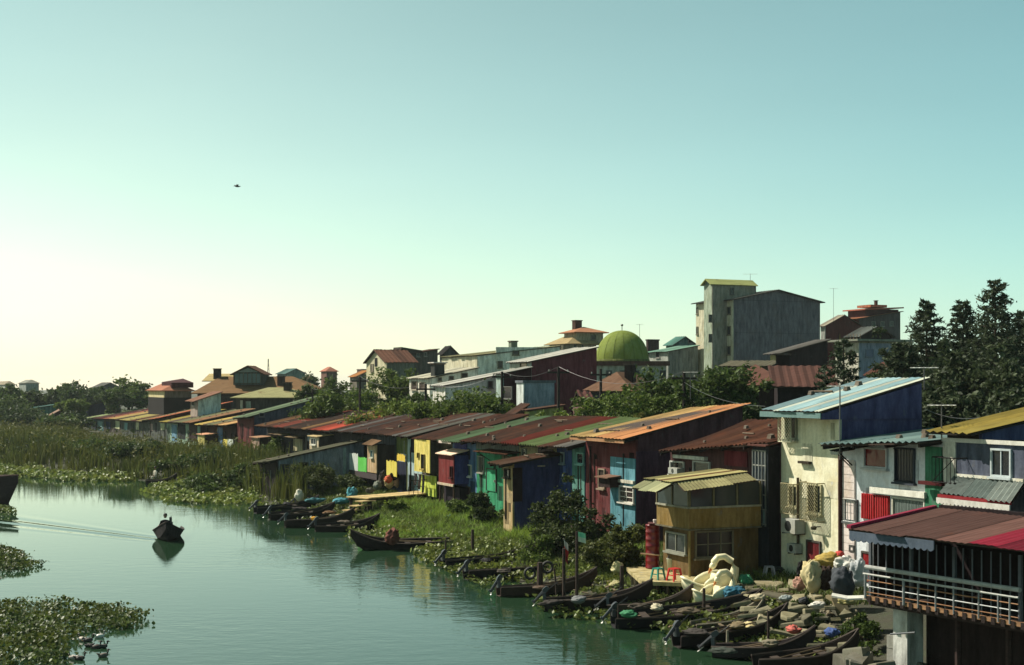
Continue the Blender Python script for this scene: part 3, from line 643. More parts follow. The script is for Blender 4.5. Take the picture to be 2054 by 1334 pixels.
# houses behind the reeds, further up the river
h, fr, w = mono('bright_red_roof_house', 'dark fronted house with bright red roof panel and patched brown roof', 535, 686, (510, 853), (655, 863), (52, 48, 54),
    [((138, 96, 62), 1, .3), ((84, 58, 46), 1, .6), ((150, 74, 60), 1.1, .2), ((60, 50, 46), .9, .6), ((70, 54, 46), .9, .6), ((150, 116, 74), .5, .2), ((88, 60, 48), .5, .5), ((226, 96, 74), 1.5, .0)], L=5.0, rise=1.3)
for q, c in (((560, 880, 566, 900), (180, 170, 150)), ((590, 880, 607, 905), (170, 160, 120)), ((618, 870, 622, 885), (150, 160, 165))): panel(h, fr.rect(*q), c)
x0, x1, z0, z1 = fr.rect(621, 876, 639, 902, -1.2); bay(h, x0, x1, z0, z1, 1.2, (206, 186, 150), (80, 70, 66), (170, 150, 110), name='porch_hut'); window(h, fr.rect(625, 879, 635, 892, -1.2), fronttf(-1.2), (200, 196, 180), (50, 56, 62), bars=(1, 0), fw=.05)
x0, x1, z0, z1 = fr.rect(504, 878, 520, 905, -1.6); bay(h, x0, x1, z0, z1, 1.6, (170, 140, 120), (74, 52, 48), (150, 116, 90), name='porch_hut')
for a, b_, yy in ((541, 563, 868), (572, 590, 874)): awning(h, fr.front(a, yy, -.9).x, fr.front(b_, yy, -.9).x, fr.front(a, yy-3).z, fr.front(a, yy+2, -.9).z, .9, [((150, 130, 100), 1, .3)], struts=False)
h, fr, w = mono('tall_maroon_house', 'tall narrow dark maroon house with pale green roof edge rising over its neighbours', 476, 508, (466, 838), (500, 836), (104, 42, 40),
    [((128, 150, 116), 1, .05), ((120, 144, 112), 1, .1)], cs=(86, 84, 104), L=7.5, rise=(2.0, 2.0), ov=.5, z=.8)
window(h, fr.srect(520, 828, 530, 836, w), sidetf(w), (110, 104, 110), (30, 30, 38))
h, fr, w = mono('tan_roof_house', 'low house with tan striped roof, blue post and yellow and white fence in the reeds', 412, 474, (396, 852), (460, 853), (70, 40, 40),
    [((176, 150, 84), 1.4, .1), ((84, 72, 62), .8, .5), ((110, 116, 84), 1, .2), ((130, 100, 70), .9, .4), ((178, 140, 94), 1.1, .1)], L=6.0, rise=1.3, s0=.6)
panel(h, fr.rect(437, 856, 447, 905), (104, 134, 170), label='light blue wall strip'); x0, x1, z0, z1 = fr.rect(448, 882, 457, 905, -1.0); fence(h, x0, x1, z0, z1, -1.0, [(226, 206, 84)], .3); x0, x1, z0, z1 = fr.rect(457, 882, 468, 905, -1.0); fence(h, x0, x1, z0, z1, -1.0, [(206, 214, 200)], .3)
x0, x1, z0, z1 = fr.rect(397, 872, 410, 900, -1.5); bay(h, x0, x1, z0, z1, 1.5, (190, 176, 90), (70, 40, 40), (190, 140, 110), name='porch_hut')
h, fr, w = mono('pale_green_front_house', 'small house with pale green front and dark maroon gable in the reeds', 334, 400, (322, 846), (392, 848), (150, 176, 150),
    [((170, 150, 76), 1.1, .15), ((80, 70, 62), .8, .5), ((112, 110, 80), 1, .3), ((140, 104, 76), 1, .3)], cs=(70, 30, 38), L=6, rise=1.4, ov=.8)
panel(h, fr.rect(345, 852, 355, 885), (104, 150, 176)); panel(h, fr.rect(357, 850, 372, 880), (40, 44, 48), name='doorway'); panel(h, fr.rect(380, 850, 396, 885), (60, 40, 38))
h, fr, w = mono('red_ridge_house', 'house with salmon red ridge roof among the far riverside houses', 296, 334, (283, 843), (324, 838), (92, 96, 88),
    [((120, 110, 76), 1, .3), ((178, 104, 78), 1.2, .1)], L=8, rise=1.9, cs=(70, 32, 38), ov=.8)
panel(h, fr.rect(322, 845, 331, 862), (190, 190, 140)); panel(h, fr.rect(301, 850, 307, 864), (180, 150, 140)); panel(h, fr.rect(311, 848, 315, 866), (40, 40, 44))
h, fr, w = mono('olive_roof_house', 'far riverside house with broad olive yellow roof panel', 244, 296, (236, 842), (284, 845), (88, 92, 84),
    [((64, 58, 50), .6, .5), ((150, 138, 84), 1.6, .15), ((84, 46, 40), .7, .5), ((136, 120, 76), .7, .3)], L=8, rise=1.7, ov=.8)
panel(h, fr.rect(273, 846, 279, 862), (224, 218, 170)); panel(h, fr.rect(250, 848, 256, 862), (110, 160, 160)); panel(h, fr.rect(257, 848, 268, 862), (60, 66, 60))
h, fr, w = mono('maroon_stripe_house', 'far riverside house with maroon and tan striped roof', 208, 244, (202, 840), (238, 841), (92, 84, 76),
    [((84, 40, 40), .8, .4), ((150, 96, 70), .8, .2), ((160, 136, 84), 1, .2)], L=8, rise=1.6, ov=.8)
panel(h, fr.rect(232, 844, 240, 860), (206, 210, 160)); panel(h, fr.rect(213, 846, 222, 860), (40, 60, 100))
h, fr, w = mono('farthest_row_house', 'farthest house of the row with light blue wall and green roof edge', 178, 208, (172, 839), (203, 840), (70, 110, 120),
    [((140, 150, 108), 1, .1), ((70, 44, 40), .9, .4)], L=8, rise=1.5, ov=.8)
panel(h, fr.rect(196, 845, 206, 862), (150, 190, 186)); panel(h, fr.rect(184, 845, 193, 860), (50, 54, 60))

# lower shed in front of the cream and blue houses
h, fr, w = mono('brown_shed', 'brown sided shed with thin rusty roof in front of the green house', 1010, 1028, (988, 929), (1008, 932), (196, 168, 116),
    [((104, 76, 56), 1, .6), ((92, 70, 56), .8, .6)], cs=(74, 74, 128), off=2.6, ov=.8, L=2.6, rise=.5, s1=.5, s0=.2, cat='shed', group='sheds')
panel(h, fr.srect(1028, 938, 1047, 1006, w), (62, 38, 40), tf=sidetf(w), label='dark brown door panel'); MB(sidetf(w)).box(*fr.srect(1078, 931, 1092, 934, w)[:2], -.1, -.003, *fr.srect(1078, 933, 1108, 936, w)[2:]).build('trim_board', paint((200, 170, 150)), h)
window(h, fr.rect(1013, 940, 1024, 958), None, (70, 60, 50), (24, 24, 28))
# boat shed on the left
h, fr, w = mono('boat_shed', 'grey boat shed with long sloping tin roof among the reeds', 522, 556, (516, 930), (552, 927), (46, 36, 36),
    [((120, 122, 96), 1, .2), ((128, 130, 104), 1, .15)], cs=(140, 142, 152), off=6.5, ov=.6, L=6.3, rise=1.35, s1=.15, z=.5, cat='shed', group='sheds')
window(h, fr.srect(600, 927, 618, 941, w), sidetf(w), (70, 66, 64), (22, 22, 24), sill=False); door(h, fr.srect(563, 933, 577, 985, w), (62, 64, 76), sidetf(w)); panel(h, fr.srect(688, 898, 694, 950, w), (150, 170, 164), tf=sidetf(w))

# yellow lookout kiosk
cx = U(1385)*53.3; fr0 = Frame((cx, 53.3, .85), ROW_ROT); wk = -fr0.front(1330, 1100).x
fr = Frame((cx-wk*fr0.ax.x, 53.3-wk*fr0.ax.y, .85), ROW_ROT); w = wk; L = 3.0
h = thing('yellow_kiosk', 'two storey ochre yellow kiosk with glazed upper floor and straw coloured tin roof', 'kiosk', fr.o, fr.rot)
OCH = (150, 120, 58); zw0 = fr.side(1385, 1020, w).z; zw1 = fr.side(1385, 974, w).z; zb = fr.side(1385, 1062, w).z
lw = MB().box(0, w, 0, L, -.4, zb-.03).build('wall', paint((120, 94, 52)), h)
uw = MB().box(-.18, w+.18, -.18, L, zb+.03, zw0).build('wall', paint(OCH), h)
MB().box(-.1, w+.1, -.1, L-.01, zw0+.002, zw1+.12).build('glazed_core', glass((30, 32, 34)), h)
MB().box(-.24, w+.24, -.24, L+.02, zb-.028, zb+.028).build('floor_ledge', paint((120, 112, 90)), h)
for tf, a, b_ in ((fronttf(-.18), -.18, w+.18), (sidetf(w+.18), -.18, L)):
    n = 2 if a == -.18 and b_ < 2.6 else 3
    MB(tf).box(a, b_, -.06, .05, zw0+.001, zw0+.07).build('window_sill', paint((168, 164, 140)), h)
    for k in range(n+1):
        x = a+.03+(b_-a-.06)*k/n; MB(tf).box(x-.035, x+.035, -.03, .06, zw0+.072, zw1+.1).build('mullion', paint((126, 116, 84)), h)
    for k in range(n):
        x0 = a+.1+(b_-a-.06)*k/n; x1 = a-.04+(b_-a-.06)*(k+1)/n; MB(tf).box(x0, x1, -.0, .02, zw0+.075, zw1+.08).build('pane', glass((40, 48, 50)), h)
window(h, fr.srect(1393, 1064, 1470, 1118, w), sidetf(w), (120, 112, 92), (30, 26, 26), bars=(2, 1)); window(h, fr.rect(1338, 1068, 1378, 1108), None, (140, 140, 124), (50, 52, 50), bars=(1, 0))
MB().tube([(w+.1, -.1, -.2), (w+.1, -.1, zb-.05)], .05, 6).build('corner_post', paint((150, 130, 70)), h)
A = fr.front(1297, 959, -.75); B = fr.front(1351, 966, -.75)
c_ = fr.side(1497, 946, B.x); d_ = fr.side(1472, 932, A.x)
RC = [((192, 180, 122), 1, .2), ((200, 188, 130), .9, .15), ((130, 98, 66), .5, .6), ((196, 184, 126), 1, .2)]
sheets(h, (A.x, -.75, A.z), (B.x, -.75, A.z), (B.x, c_.y, c_.z), (A.x, c_.y, c_.z), RC, pitch=.17, amp=.012)
a2 = fr.front(1267, 978, -1.45); b2 = fr.front(1318, 984, -1.45)
sheets(h, (A.x, -1.4, a2.z), (B.x, -1.4, a2.z), (B.x, -.72, A.z-.04), (A.x, -.72, A.z-.04), [((190, 190, 142), 1, .1), ((184, 186, 140), 1, .1), ((196, 194, 148), 1, .08)], name='skirt_roof', pitch=.16, amp=.012)
sheets(h, (B.x+.5, -.6, A.z-.3), (B.x+.5, c_.y+.1, c_.z-.28), (B.x-.03, c_.y, c_.z-.04), (B.x-.03, -.6, A.z-.05), [((204, 194, 138), 1, .08), ((208, 198, 142), 1, .08), ((200, 190, 136), 1, .1)], name='skirt_roof', pitch=.16, amp=.012)

# pier house at the right: porch on the river with railing and maroon roof
o0 = U(1745)*38.3; fr = Frame((o0, 38.3, 2.4), math.atan2(-.86, .51)); w = fr.front(2045, 1240).x
h = thing('porch_house', 'porch house over the water with white pipe railing and maroon tin roof', 'house', fr.o, fr.rot)
L = 3.0; DK = (40, 30, 32)
MB().box(-.05, w+3.5, .0, 6, -.28, -.04).build('deck', wood((54, 40, 36)), h)
edge = MB().box(-.08, w+3.5, -.14, -.005, -.13, -.03).build('deck_edge', wood((150, 112, 80)), h)
n_stripes = 20
for k in range(n_stripes): x = .12+k*(w+1)/n_stripes; MB().box(x-.06, x+.06, -.165, -.145, -.19, -.02).build('edge_shadow', wood((40, 28, 24)), edge)  # dark stripes that paint shadows onto the deck edge
zr = fr.front(1760, 1066, -.5).z; zl0 = fr.front(1745, 1070).z
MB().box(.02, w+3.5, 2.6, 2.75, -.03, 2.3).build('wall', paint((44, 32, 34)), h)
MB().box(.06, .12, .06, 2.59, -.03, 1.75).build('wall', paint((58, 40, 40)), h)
zt = zr-.25
for k in range(18):
    x = .02+k*(w/17.0); big = k in (0, 5, 10, 17)
    MB().box(x-(.04 if big else .011), x+(.04 if big else .011), -.03 if big else -.015, .05 if big else .015, -.03, zt+.02).build('porch_post' if big else 'porch_bar', paint((96, 98, 104) if big else (112, 114, 120), .3), h)
rl = MB().tube([(-.05, -.1, 1.02-.28), (w+.1, -.1, 1.02-.28)], .06, 8).build('top_rail', paint((176, 176, 170), .5), h)
MB().tube([(-.08, -.16, .56), (w+.1, -.16, .56)], .03, 6).build('rail', paint((190, 188, 180), .4), h)
for z_, c in ((.4, (160, 116, 80)), (.24, (206, 206, 204)), (.08, (150, 108, 76))): MB().tube([(-.05, -.16, z_), (w+.1, -.16, z_)], .016, 5).build('rail', paint(c, .3), h)
for k in range(8):
    x = [0, .38, .5, .62, .78, .9, .97, .28][k]*w; r_ = .035 if k in (0, 7) else .022
    MB().tube([(x, -.17, -.1), (x, -.17, .56)], r_, 6).build('baluster', paint((150, 152, 152), .4), h)
# roof in two colours
A = fr.front(1702, 1060, -.75); B = fr.front(1872, 1019, 2.9)
xs = A.x; yb, zb_ = fr.side(1872, 1019, xs).y, fr.side(1872, 1019, xs).z; sheets(h, (xs, -.75, A.z), (w+3.6, -.75, A.z), (w+3.6, yb, zb_), (xs+.05, yb, zb_), [((114, 82, 74), 3.9, .1), ((136, 36, 54), 4.3, .04)], pitch=.22, amp=.01)
MB().hexa([(xs-.04,-.78,A.z+.01),(xs+.12,-.78,A.z+.01),(xs+.12,yb+.02,zb_+.01),(xs-.04,yb+.02,zb_+.01)], [(xs-.04,-.78,A.z+.09),(xs+.12,-.78,A.z+.09),(xs+.12,yb+.02,zb_+.08),(xs-.04,yb+.02,zb_+.08)]).build('ridge_cap', metal((122, 42, 60), .1), h)
fascia(h, xs+.1, xs+.1+(w-.2)*.62, -.78, A.z-.26, A.z-.05, (84, 96, 112), .2, name='scalloped_valance')
# supports
MB().box(.55, 1.05, .3, .9, -3.4, -.29).build('pillar', paint((206, 204, 194)), h)
for q in range(5): MB().box(.12, .53, .5, .9, -2.9+q*.36, -2.9+q*.36+.34).build('concrete_block', paint((150, 148, 136), .6), h)
MB().box(1.06, w+3.4, 1.0, 1.2, -3.2, -.3).build('foundation_shade_wall', paint((50, 36, 34)), h)  # foundation, widened and painted dark for the shade under the deck
for x in (2.6, 4.2): MB().tube([(x, .5, -3.3), (x, .5, -.3)], .09, 7).build('pile', wood((58, 42, 38)), h)
MB().tube([(.8, -.05, -.95), (1.9, -.3, -.72)], .025, 5).build('rod', plastic((90, 90, 92)), h)
# ------------------------------------------------------------------ the town behind the row
def slab(pts, th=.12):
    m = MB(); p = [Vector(q) for q in pts]; n = (p[1]-p[0]).cross(p[2]-p[0]).normalized()
    if n.z < 0: n = -n
    return m.prism([q-n*th for q in p] if (p[1]-p[0]).cross(p[2]-p[0]).z > 0 else [q-n*th for q in reversed(p)], n*th)
def bhouse(name, label, pxL, pxC, pxR, d, pyE, cf, cs, roof, rcol, rot=ROW_ROT, z0=.85, rise=1.2, ov=.35, L=None, cat='building', group='town buildings behind the row', rust=.25, back=None, L2=None):
    """Corner at pxC (distance d); facade runs to pxL, side wall to pxR; pyE is the eave height at the corner."""
    pc = P(pxC, pyE, d); f0 = Frame((pc.x, pc.y, z0), rot)
    w = -f0.front(pxL, 800).x; L = L or f0.side(pxR, 800).y
    fr = Frame((pc.x-w*f0.ax.x, pc.y-w*f0.ax.y, z0), rot); ze = pc.z-z0
    root = thing(name, label, cat, fr.o, rot, group)
    if back: rise = fr.side(back[0], back[1], w).z-ze
    m = [(rcol, 1, rust)]; pt = .6; am = .03; o = ov
    if roof == 'mono':
        walls(root, w, L, (ze-.1, ze-.1), (ze+rise-.1, ze+rise-.1), cf, cs, zbase=-.3)
        k = rise/L; sheets(root, (-o, -o, ze-k*o), (w+o, -o, ze-k*o), (w+o, L+.1, ze+rise+k*.1), (-o, L+.1, ze+rise+k*.1), m, pitch=pt, amp=am)
    elif roof == 'flat':
        walls(root, w, L, (ze, ze), (ze, ze), cf, cs, zbase=-.3); MB().box(-.08, w+.08, -.08, L+.08, ze+.002, ze+.18).build('roof', paint(rcol), root)
    elif roof == 'gable_x':      # ridge along the facade, gable on the side wall
        walls(root, w, L, (ze-.05, ze-.05), (ze-.05, ze-.05), cf, cs, zbase=-.3); k = rise/(L/2)
        for x in (.0, w-.1): MB().prism([(x, .1, ze-.048), (x, L-.1, ze-.048), (x, L/2, ze+rise-.09)], (.1, 0, 0)).build('gable_wall', paint(cs), root)
        sheets(root, (-o, -o, ze-k*o), (w+o, -o, ze-k*o), (w+o, L/2, ze+rise), (-o, L/2, ze+rise), m, pitch=pt, amp=am)
        sheets(root, (w+o, L+o, ze-k*o), (-o, L+o, ze-k*o), (-o, L/2+.02, ze+rise), (w+o, L/2+.02, ze+rise), m, pitch=pt, amp=am)
    elif roof == 'gable_y':      # ridge runs inwards, gable on the facade
        walls(root, w, L, (ze-.05, ze-.05), (ze-.05, ze-.05), cf, cs, zbase=-.3); k = rise/(w/2)
        for y in (0, L-.1): MB().prism([(.1, y, ze-.048), (w-.1, y, ze-.048), (w/2, y, ze+rise-.09)], (0, .1, 0)).build('gable_wall', paint(cf), root)
        sheets(root, (w+o, -o, ze-k*o), (w+o, L+o, ze-k*o), (w/2, L+o, ze+rise), (w/2, -o, ze+rise), m, pitch=pt, amp=am)
        sheets(root, (-o, L+o, ze-k*o), (-o, -o, ze-k*o), (w/2-.02, -o, ze+rise), (w/2-.02, L+o, ze+rise), m, pitch=pt, amp=am)
    elif roof == 'hip':
        walls(root, w, L, (ze-.05, ze-.05), (ze-.05, ze-.05), cf, cs, zbase=-.3); h = min(w, L)/2; a, b_ = -o, w+o; c, e = -o, L+o
        r0, r1 = ((h, L/2), (w-h, L/2)) if w >= L else ((w/2, h), (w/2, L-h)); T0 = (r0[0], r0[1], ze+rise); T1 = (r1[0], r1[1], ze+rise)
        q = [(a, c, ze-.08), (b_, c, ze-.08), (b_, e, ze-.08), (a, e, ze-.08)]; mt = metal(rcol, rust)
        ps = [[q[0], q[1], T1, T0], [q[1], q[2], T1], [q[2], q[3], T0, T1], [q[3], q[0], T0]] if w >= L else [[q[0], q[1], T0], [q[1], q[2], T1, T0], [q[2], q[3], T1], [q[3], q[0], T0, T1]]
        for p in ps:
            if (Vector(p[1])-Vector(p[0])).length > 0 and (Vector(p[2])-Vector(p[-1])).length < 1e-4 and len(p) == 4: p = p[:3]
            slab(p, .1).build('roof', mt, root)
    return root, fr, w, L, ze
def wins(root, fr, rects, frame=(150, 146, 136), pane=(30, 34, 38), side=None, **kw):
    for r in rects:
        if side is None: window(root, fr.rect(*r), None, frame, pane, **kw)
        else: window(root, fr.srect(*r, side), sidetf(side), frame, pane, **kw)
def chimney(root, x, y, z0, z1, s=.6, c=(90, 60, 50)):
    o = MB().box(x-s/2, x+s/2, y-s/2, y+s/2, z0, z1).build('chimney', paint(c), root); MB().box(x-s/2-.08, x+s/2+.08, y-s/2-.08, y+s/2+.08, z1+.002, z1+.12).build('cap', paint((110, 90, 80)), o)

# apartment block
r_, fr, w, L, ze = bhouse('apartment_block', 'tall grey apartment block with blank gable wall and stair tower', 1396, 1470, 1645, 180, 600, (214, 204, 170), (122, 114, 122), 'gable_x', (98, 98, 92), rise=1.35, ov=.5, rust=.05)
wins(r_, fr, [(1459, 615, 1466, 631), (1459, 654, 1466, 672), (1459, 694, 1466, 712), (1444, 616, 1451, 631), (1444, 655, 1451, 671), (1444, 696, 1451, 711), (1397, 616, 1401, 630), (1397, 655, 1401, 671)], (120, 112, 92), (34, 38, 44), fw=.1)
xa, xb = fr.front(1412, 700, -2.2).x, fr.front(1428, 700, -2.2).x
zt = fr.front(1412, 572, -2.2).z; tow = MB().box(xa, xb, -2.2, 4.2, -.3, zt).build('stair_tower', paint((164, 176, 150)), r_)
MB().box(xb+.002, xb+.08, -2.19, 4.19, 0, zt-.02).build('tower_side', paint((160, 150, 132)), tow)
for rr in ((1421, 631, 1428, 646), (1421, 670, 1428, 686), (1464, 577, 1472, 591)): window(r_, fr.srect(*rr, xb+.08), sidetf(xb+.08), (96, 92, 84), (34, 36, 40), fw=.1)
for s_ in (0, 1):
    xm = (xa+xb)/2; pts = [(xa-.3 if not s_ else xb+.35, -2.6, zt-.02), (xa-.3 if not s_ else xb+.35, 4.5, zt-.02), (xm, 4.5, zt+.75), (xm, -2.6, zt+.75)]
    slab(pts if s_ else pts[::-1], .1).build('roof', metal((150, 152, 96), .05), tow)
MB().prism([(xa, -2.2, zt), (xb, -2.2, zt), ((xa+xb)/2, -2.2, zt+.62)], (0, .1, 0)).build('tower_gable', paint((128, 150, 136)), tow)
for zz in (ze*.33, ze*.55, ze*.77, ze-.06): MB(sidetf(w)).box(.3, L-.3, -.04, -.004, zz-.06, zz).build('band', paint((100, 96, 102)), r_)
for yy in (L*.3, L*.55, L*.8): MB(sidetf(w)).box(yy-.06, yy+.06, -.03, -.004, 0, ze-.1).build('band', paint((114, 108, 116)), r_)
chimney(r_, w*.5, L*.33, ze+.5, ze+1.6, .35, (80, 80, 80)); chimney(r_, w*.6, L*.42, ze+.8, ze+2.1, .3, (80, 80, 80))

# dome
d = 165.0; c = P(1252, 725, d); t = thing('mosque_dome', 'green dome with finial on a low whitish prayer hall', 'dome', (c.x, c.y+3.2, .85), 0)
zb = c.z-.85; R = 54*(d+3.2)/FOC
prof = [(R*math.cos(a)**.92 if a < 1.57 else 0.0, R*1.17*math.sin(a)) for a in [math.pi/2*i/14 for i in range(15)]]; prof[-1] = (0.01, R*1.17)
MB().lathe([(r*.985, z) for r, z in prof], 32, (0, 0, zb)).build('dome_core', paint((100, 116, 44), .4), t, True)
n = 16; gm = paint((128, 142, 52), .5)
for k in range(n):
    vs, fs = [], []
    for i, (r, z) in enumerate(prof):
        for j in range(4):
            a = 2*math.pi*(k+.03+.94*j/3)/n; vs.append((r*math.cos(a), r*math.sin(a), zb+z))
    for i in range(len(prof)-1):
        for j in range(3): q = i*4+j; fs.append((q, q+1, q+5, q+4))
    MB().add(vs, fs).build('dome_segment', gm, t, True)
MB().tube([(0, 0, zb+R*1.15), (0, 0, zb+R*1.17+.75)], .05, 6).build('finial', plastic((70, 70, 50)), t); MB().lathe([(.01, -.15), (.13, -.08), (.16, 0), (.13, .08), (.01, .15)], 10, (0, 0, zb+R*1.17+.62)).build('finial_ball', plastic((70, 70, 50)), t, True)
MB().box(-R-.6, R+1.6, -R-.8, R+.6, -.2, zb-.5).build('hall_wall', paint((186, 188, 170)), t); MB().box(-R-1, R+2, -R-1.2, R+1, zb-.498, zb+.02).build('hall_roof', paint((98, 62, 50)), t)
MB().lathe([(R*1.03, -.1), (R*1.03, .25), (R*.99, .3)], 32, (0, 0, zb)).build('drum', paint((110, 116, 50)), t, True)
for q in (-2.2, -.6, 1.0, 2.6, 4): window(t, (q, q+.8, zb-2.4, zb-1.0), fronttf(-R-.8), (150, 150, 140), (40, 44, 48))

# hall with the big maroon wall, white and pale green buildings left of it
r_, fr, w, L, ze = bhouse('maroon_wall_hall', 'hall with huge dark maroon side wall and white sloping roof edge', 1022, 1064, 1197, 115, 724, (196, 196, 182), (118, 54, 64), 'mono', (206, 202, 188), back=(1197, 696), ov=.25, rust=.02)
wins(r_, fr, [(1044, 728, 1058, 737)], (150, 140, 110), (44, 40, 36)); MB().box(0, w, -.9, -.02, ze-3.2, ze-2.2).build('lean_to', paint((150, 176, 166)), r_)
r_, fr, w, L, ze = bhouse('maroon_annex', 'lower maroon annex with white roof edge in front of the big maroon hall', 995, 1008, 1066, 112, 748, (170, 190, 180), (70, 30, 38), 'mono', (200, 198, 184), back=(1064, 736), ov=.2, rust=.02)
r_, fr, w, L, ze = bhouse('slate_lower_house', 'slate blue low house with white corner below the maroon wall', 1036, 1050, 1112, 104, 768, (214, 220, 212), (156, 166, 180), 'flat', (110, 116, 122), rust=.1); wins(r_, fr, [(1010, 775, 1028, 800)], (110, 110, 104), (36, 36, 40))
r_, fr, w, L, ze = bhouse('pale_green_block', 'pale green tall block with sloping beige roof among trees', 886, 957, 1070, 140, 712, (222, 212, 176), (242, 240, 218), 'mono', (156, 150, 110), back=(985, 692), L=9.0, ov=.15, rust=.05)
MB().hexa([(w-.02, 2, ze-.6), (w+.05, 2, ze-.6), (w+.05, 8.9, ze-.6), (w-.02, 8.9, ze-.6)], [(w-.02, 2, ze+.8), (w+.05, 2, ze+.8), (w+.05, 8.9, ze+.85), (w-.02, 8.9, ze+.85)]).build('parapet_wall', paint((242, 240, 218)), r_)
wins(r_, fr, [(1028, 703, 1041, 712), (998, 724, 1008, 738)], (120, 110, 90), (56, 44, 44), side=w+.05); chimney(r_, w*.5, 6, ze+.3, ze+1.5, .7, (130, 140, 120))
r_, fr, w, L, ze = bhouse('white_terrace_house', 'white terrace house with cream roof edge left of the pale green block', 821, 862, 958, 132, 757, (238, 230, 208), (240, 236, 216), 'mono', (212, 206, 180), back=(956, 737), ov=.25, rust=.02)
wins(r_, fr, [(826, 764, 838, 782), (842, 766, 854, 784)], (170, 160, 140), (70, 60, 56)); wins(r_, fr, [(878, 757, 886, 764), (900, 754, 910, 762), (925, 748, 938, 758)], (130, 120, 100), (50, 44, 44), side=w)
chimney(r_, w*.9, 1.0, ze-.2, ze+1.2, 1.0, (60, 62, 60)); MB().box(w*.9-.8, w*.9+.8, .3, 1.7, ze+1.33, ze+1.42).build('tank_lid', paint((224, 212, 200)), r_)
r_, fr, w, L, ze = bhouse('pale_teal_wall_house', 'long pale teal walled house with white roof edge rising to the right', 868, 893, 1066, 122, 772, (228, 222, 206), (236, 236, 220), 'mono', (214, 210, 196), back=(1064, 738), ov=.25, rust=.02)
wins(r_, fr, [(978, 764, 988, 778)], (110, 110, 104), (40, 36, 40), side=w)
r_, fr, w, L, ze = bhouse('brown_gable_house', 'cream gable house with brown tiled roof half hidden by trees', 735, 775, 832, 165, 724, (210, 200, 160), (104, 112, 100), 'gable_y', (112, 76, 60), rise=1.4, ov=.35); wins(r_, fr, [(744, 730, 750, 745)], (120, 110, 90), (60, 56, 50)); panel(r_, fr.rect(752, 718, 757, 735), (40, 38, 38), name='shutter')
r_, fr, w, L, ze = bhouse('dark_brown_roof_house', 'house with dark brown winged roof behind the cream gable house', 786, 802, 878, 178, 712, (110, 104, 96), (96, 90, 84), 'mono', (98, 64, 52), back=(880, 700), ov=.4); MB().hexa([(0, .2, ze), (w, .2, ze), (w, 3, ze), (0, 3, ze)], [(0, .2, ze+1.0), (w, .2, ze+1.0), (w, 3, ze+.6), (0, 3, ze+.6)]).build('dormer', paint((84, 72, 64)), r_); wins(r_, fr, [(835, 708, 842, 716), (850, 707, 856, 715)], side=w)
bhouse('black_roof_house', 'small house with near black roof between brown and green buildings', 882, 890, 915, 190, 706, (90, 88, 84), (80, 80, 80), 'gable_x', (48, 46, 46), rise=.8)

# villa with hipped roofs
r_, fr, w, L, ze = bhouse('villa', 'villa with two stepped hipped roofs and a chimney left of the dome', 1102, 1142, 1196, 190, 688, (130, 126, 110), (150, 142, 118), 'hip', (150, 132, 96), rise=1.3, ov=.6)
wins(r_, fr, [(1106, 690, 1113, 700), (1124, 690, 1131, 702)]); wins(r_, fr, [(1150, 690, 1157, 702), (1166, 690, 1171, 700)], side=w)
x0, y0 = w*.35, 1.2; MB().box(x0, w-.3, y0, L+1.2, ze-.2, ze+1.5).build('upper_storey', paint((170, 160, 130)), r_); window(r_, fr.srect(1185, 672, 1195, 682, w-.3), sidetf(w-.3), (120, 112, 96), (34, 30, 34))
a, b_, c_, e_ = x0-.6, w+.3, y0-.6, L+1.8; zz = ze+1.5; T = ((a+b_)/2, (c_+e_)/2, zz+.8)
for p in ([(a, c_, zz), (b_, c_, zz), T], [(b_, c_, zz), (b_, e_, zz), T], [(b_, e_, zz), (a, e_, zz), T], [(a, e_, zz), (a, c_, zz), T]): slab(p, .12).build('roof', metal((160, 112, 84), .1), r_)
chimney(r_, T[0]-.8, T[1]-.6, zz+.3, zz+1.6, 1.0, (86, 60, 48))
# teal-roofed houses right of the dome
r_, fr, w, L, ze = bhouse('teal_gable_house', 'small house with teal gable roof between dome and apartment block', 1336, 1352, 1394, 200, 689, (104, 130, 120), (96, 140, 136), 'gable_x', (98, 150, 136), rise=1.0, rust=.02); wins(r_, fr, [(1380, 682, 1386, 688)], side=w)
r_, fr, w, L, ze = bhouse('long_teal_roof_house', 'long low house with pale teal roof right of the dome', 1302, 1340, 1400, 185, 704, (170, 172, 160), (120, 130, 130), 'mono', (130, 170, 150), rise=.8, rust=.02); wins(r_, fr, [(1316, 706, 1324, 718)])
bhouse('dark_cube_house', 'dark brown flat topped house peeking over the dome side', 1296, 1300, 1322, 205, 683, (70, 50, 46), (76, 54, 48), 'flat', (60, 44, 40))
# red house and the dark pavilion
r_, fr, w, L, ze = bhouse('red_gable_house', 'dark red house with pale roof corner behind the apartment block', 1646, 1655, 1728, 215, 652, (150, 150, 140), (104, 36, 34), 'gable_x', (170, 160, 140), rise=1.6, rust=.02)
MB(sidetf(w)).prism([(.5, -.03, .5), (L*.75, -.03, .5), (L*.4, -.03, ze-1.2)], (0, .028, 0)).build('ochre_patch', paint((150, 120, 40)), r_)
r_, fr, w, L, ze = bhouse('red_roof_villa', 'villa with dark red walls and stepped orange tiled roofs', 1684, 1722, 1806, 225, 638, (96, 40, 38), (92, 84, 84), 'mono', (190, 128, 92), rise=1.2, ov=.7, rust=.05)
MB().box(.2, w-.2, 1.5, L-.2, ze-.3, ze+1.5).build('upper_storey', paint((84, 34, 36)), r_); slab([(-.4, .9, ze+1.5), (w+.5, .9, ze+1.5), (w+.5, L+.3, ze+1.9), (-.4, L+.3, ze+1.9)], .2).build('upper_roof', metal((168, 96, 76), .05), r_)
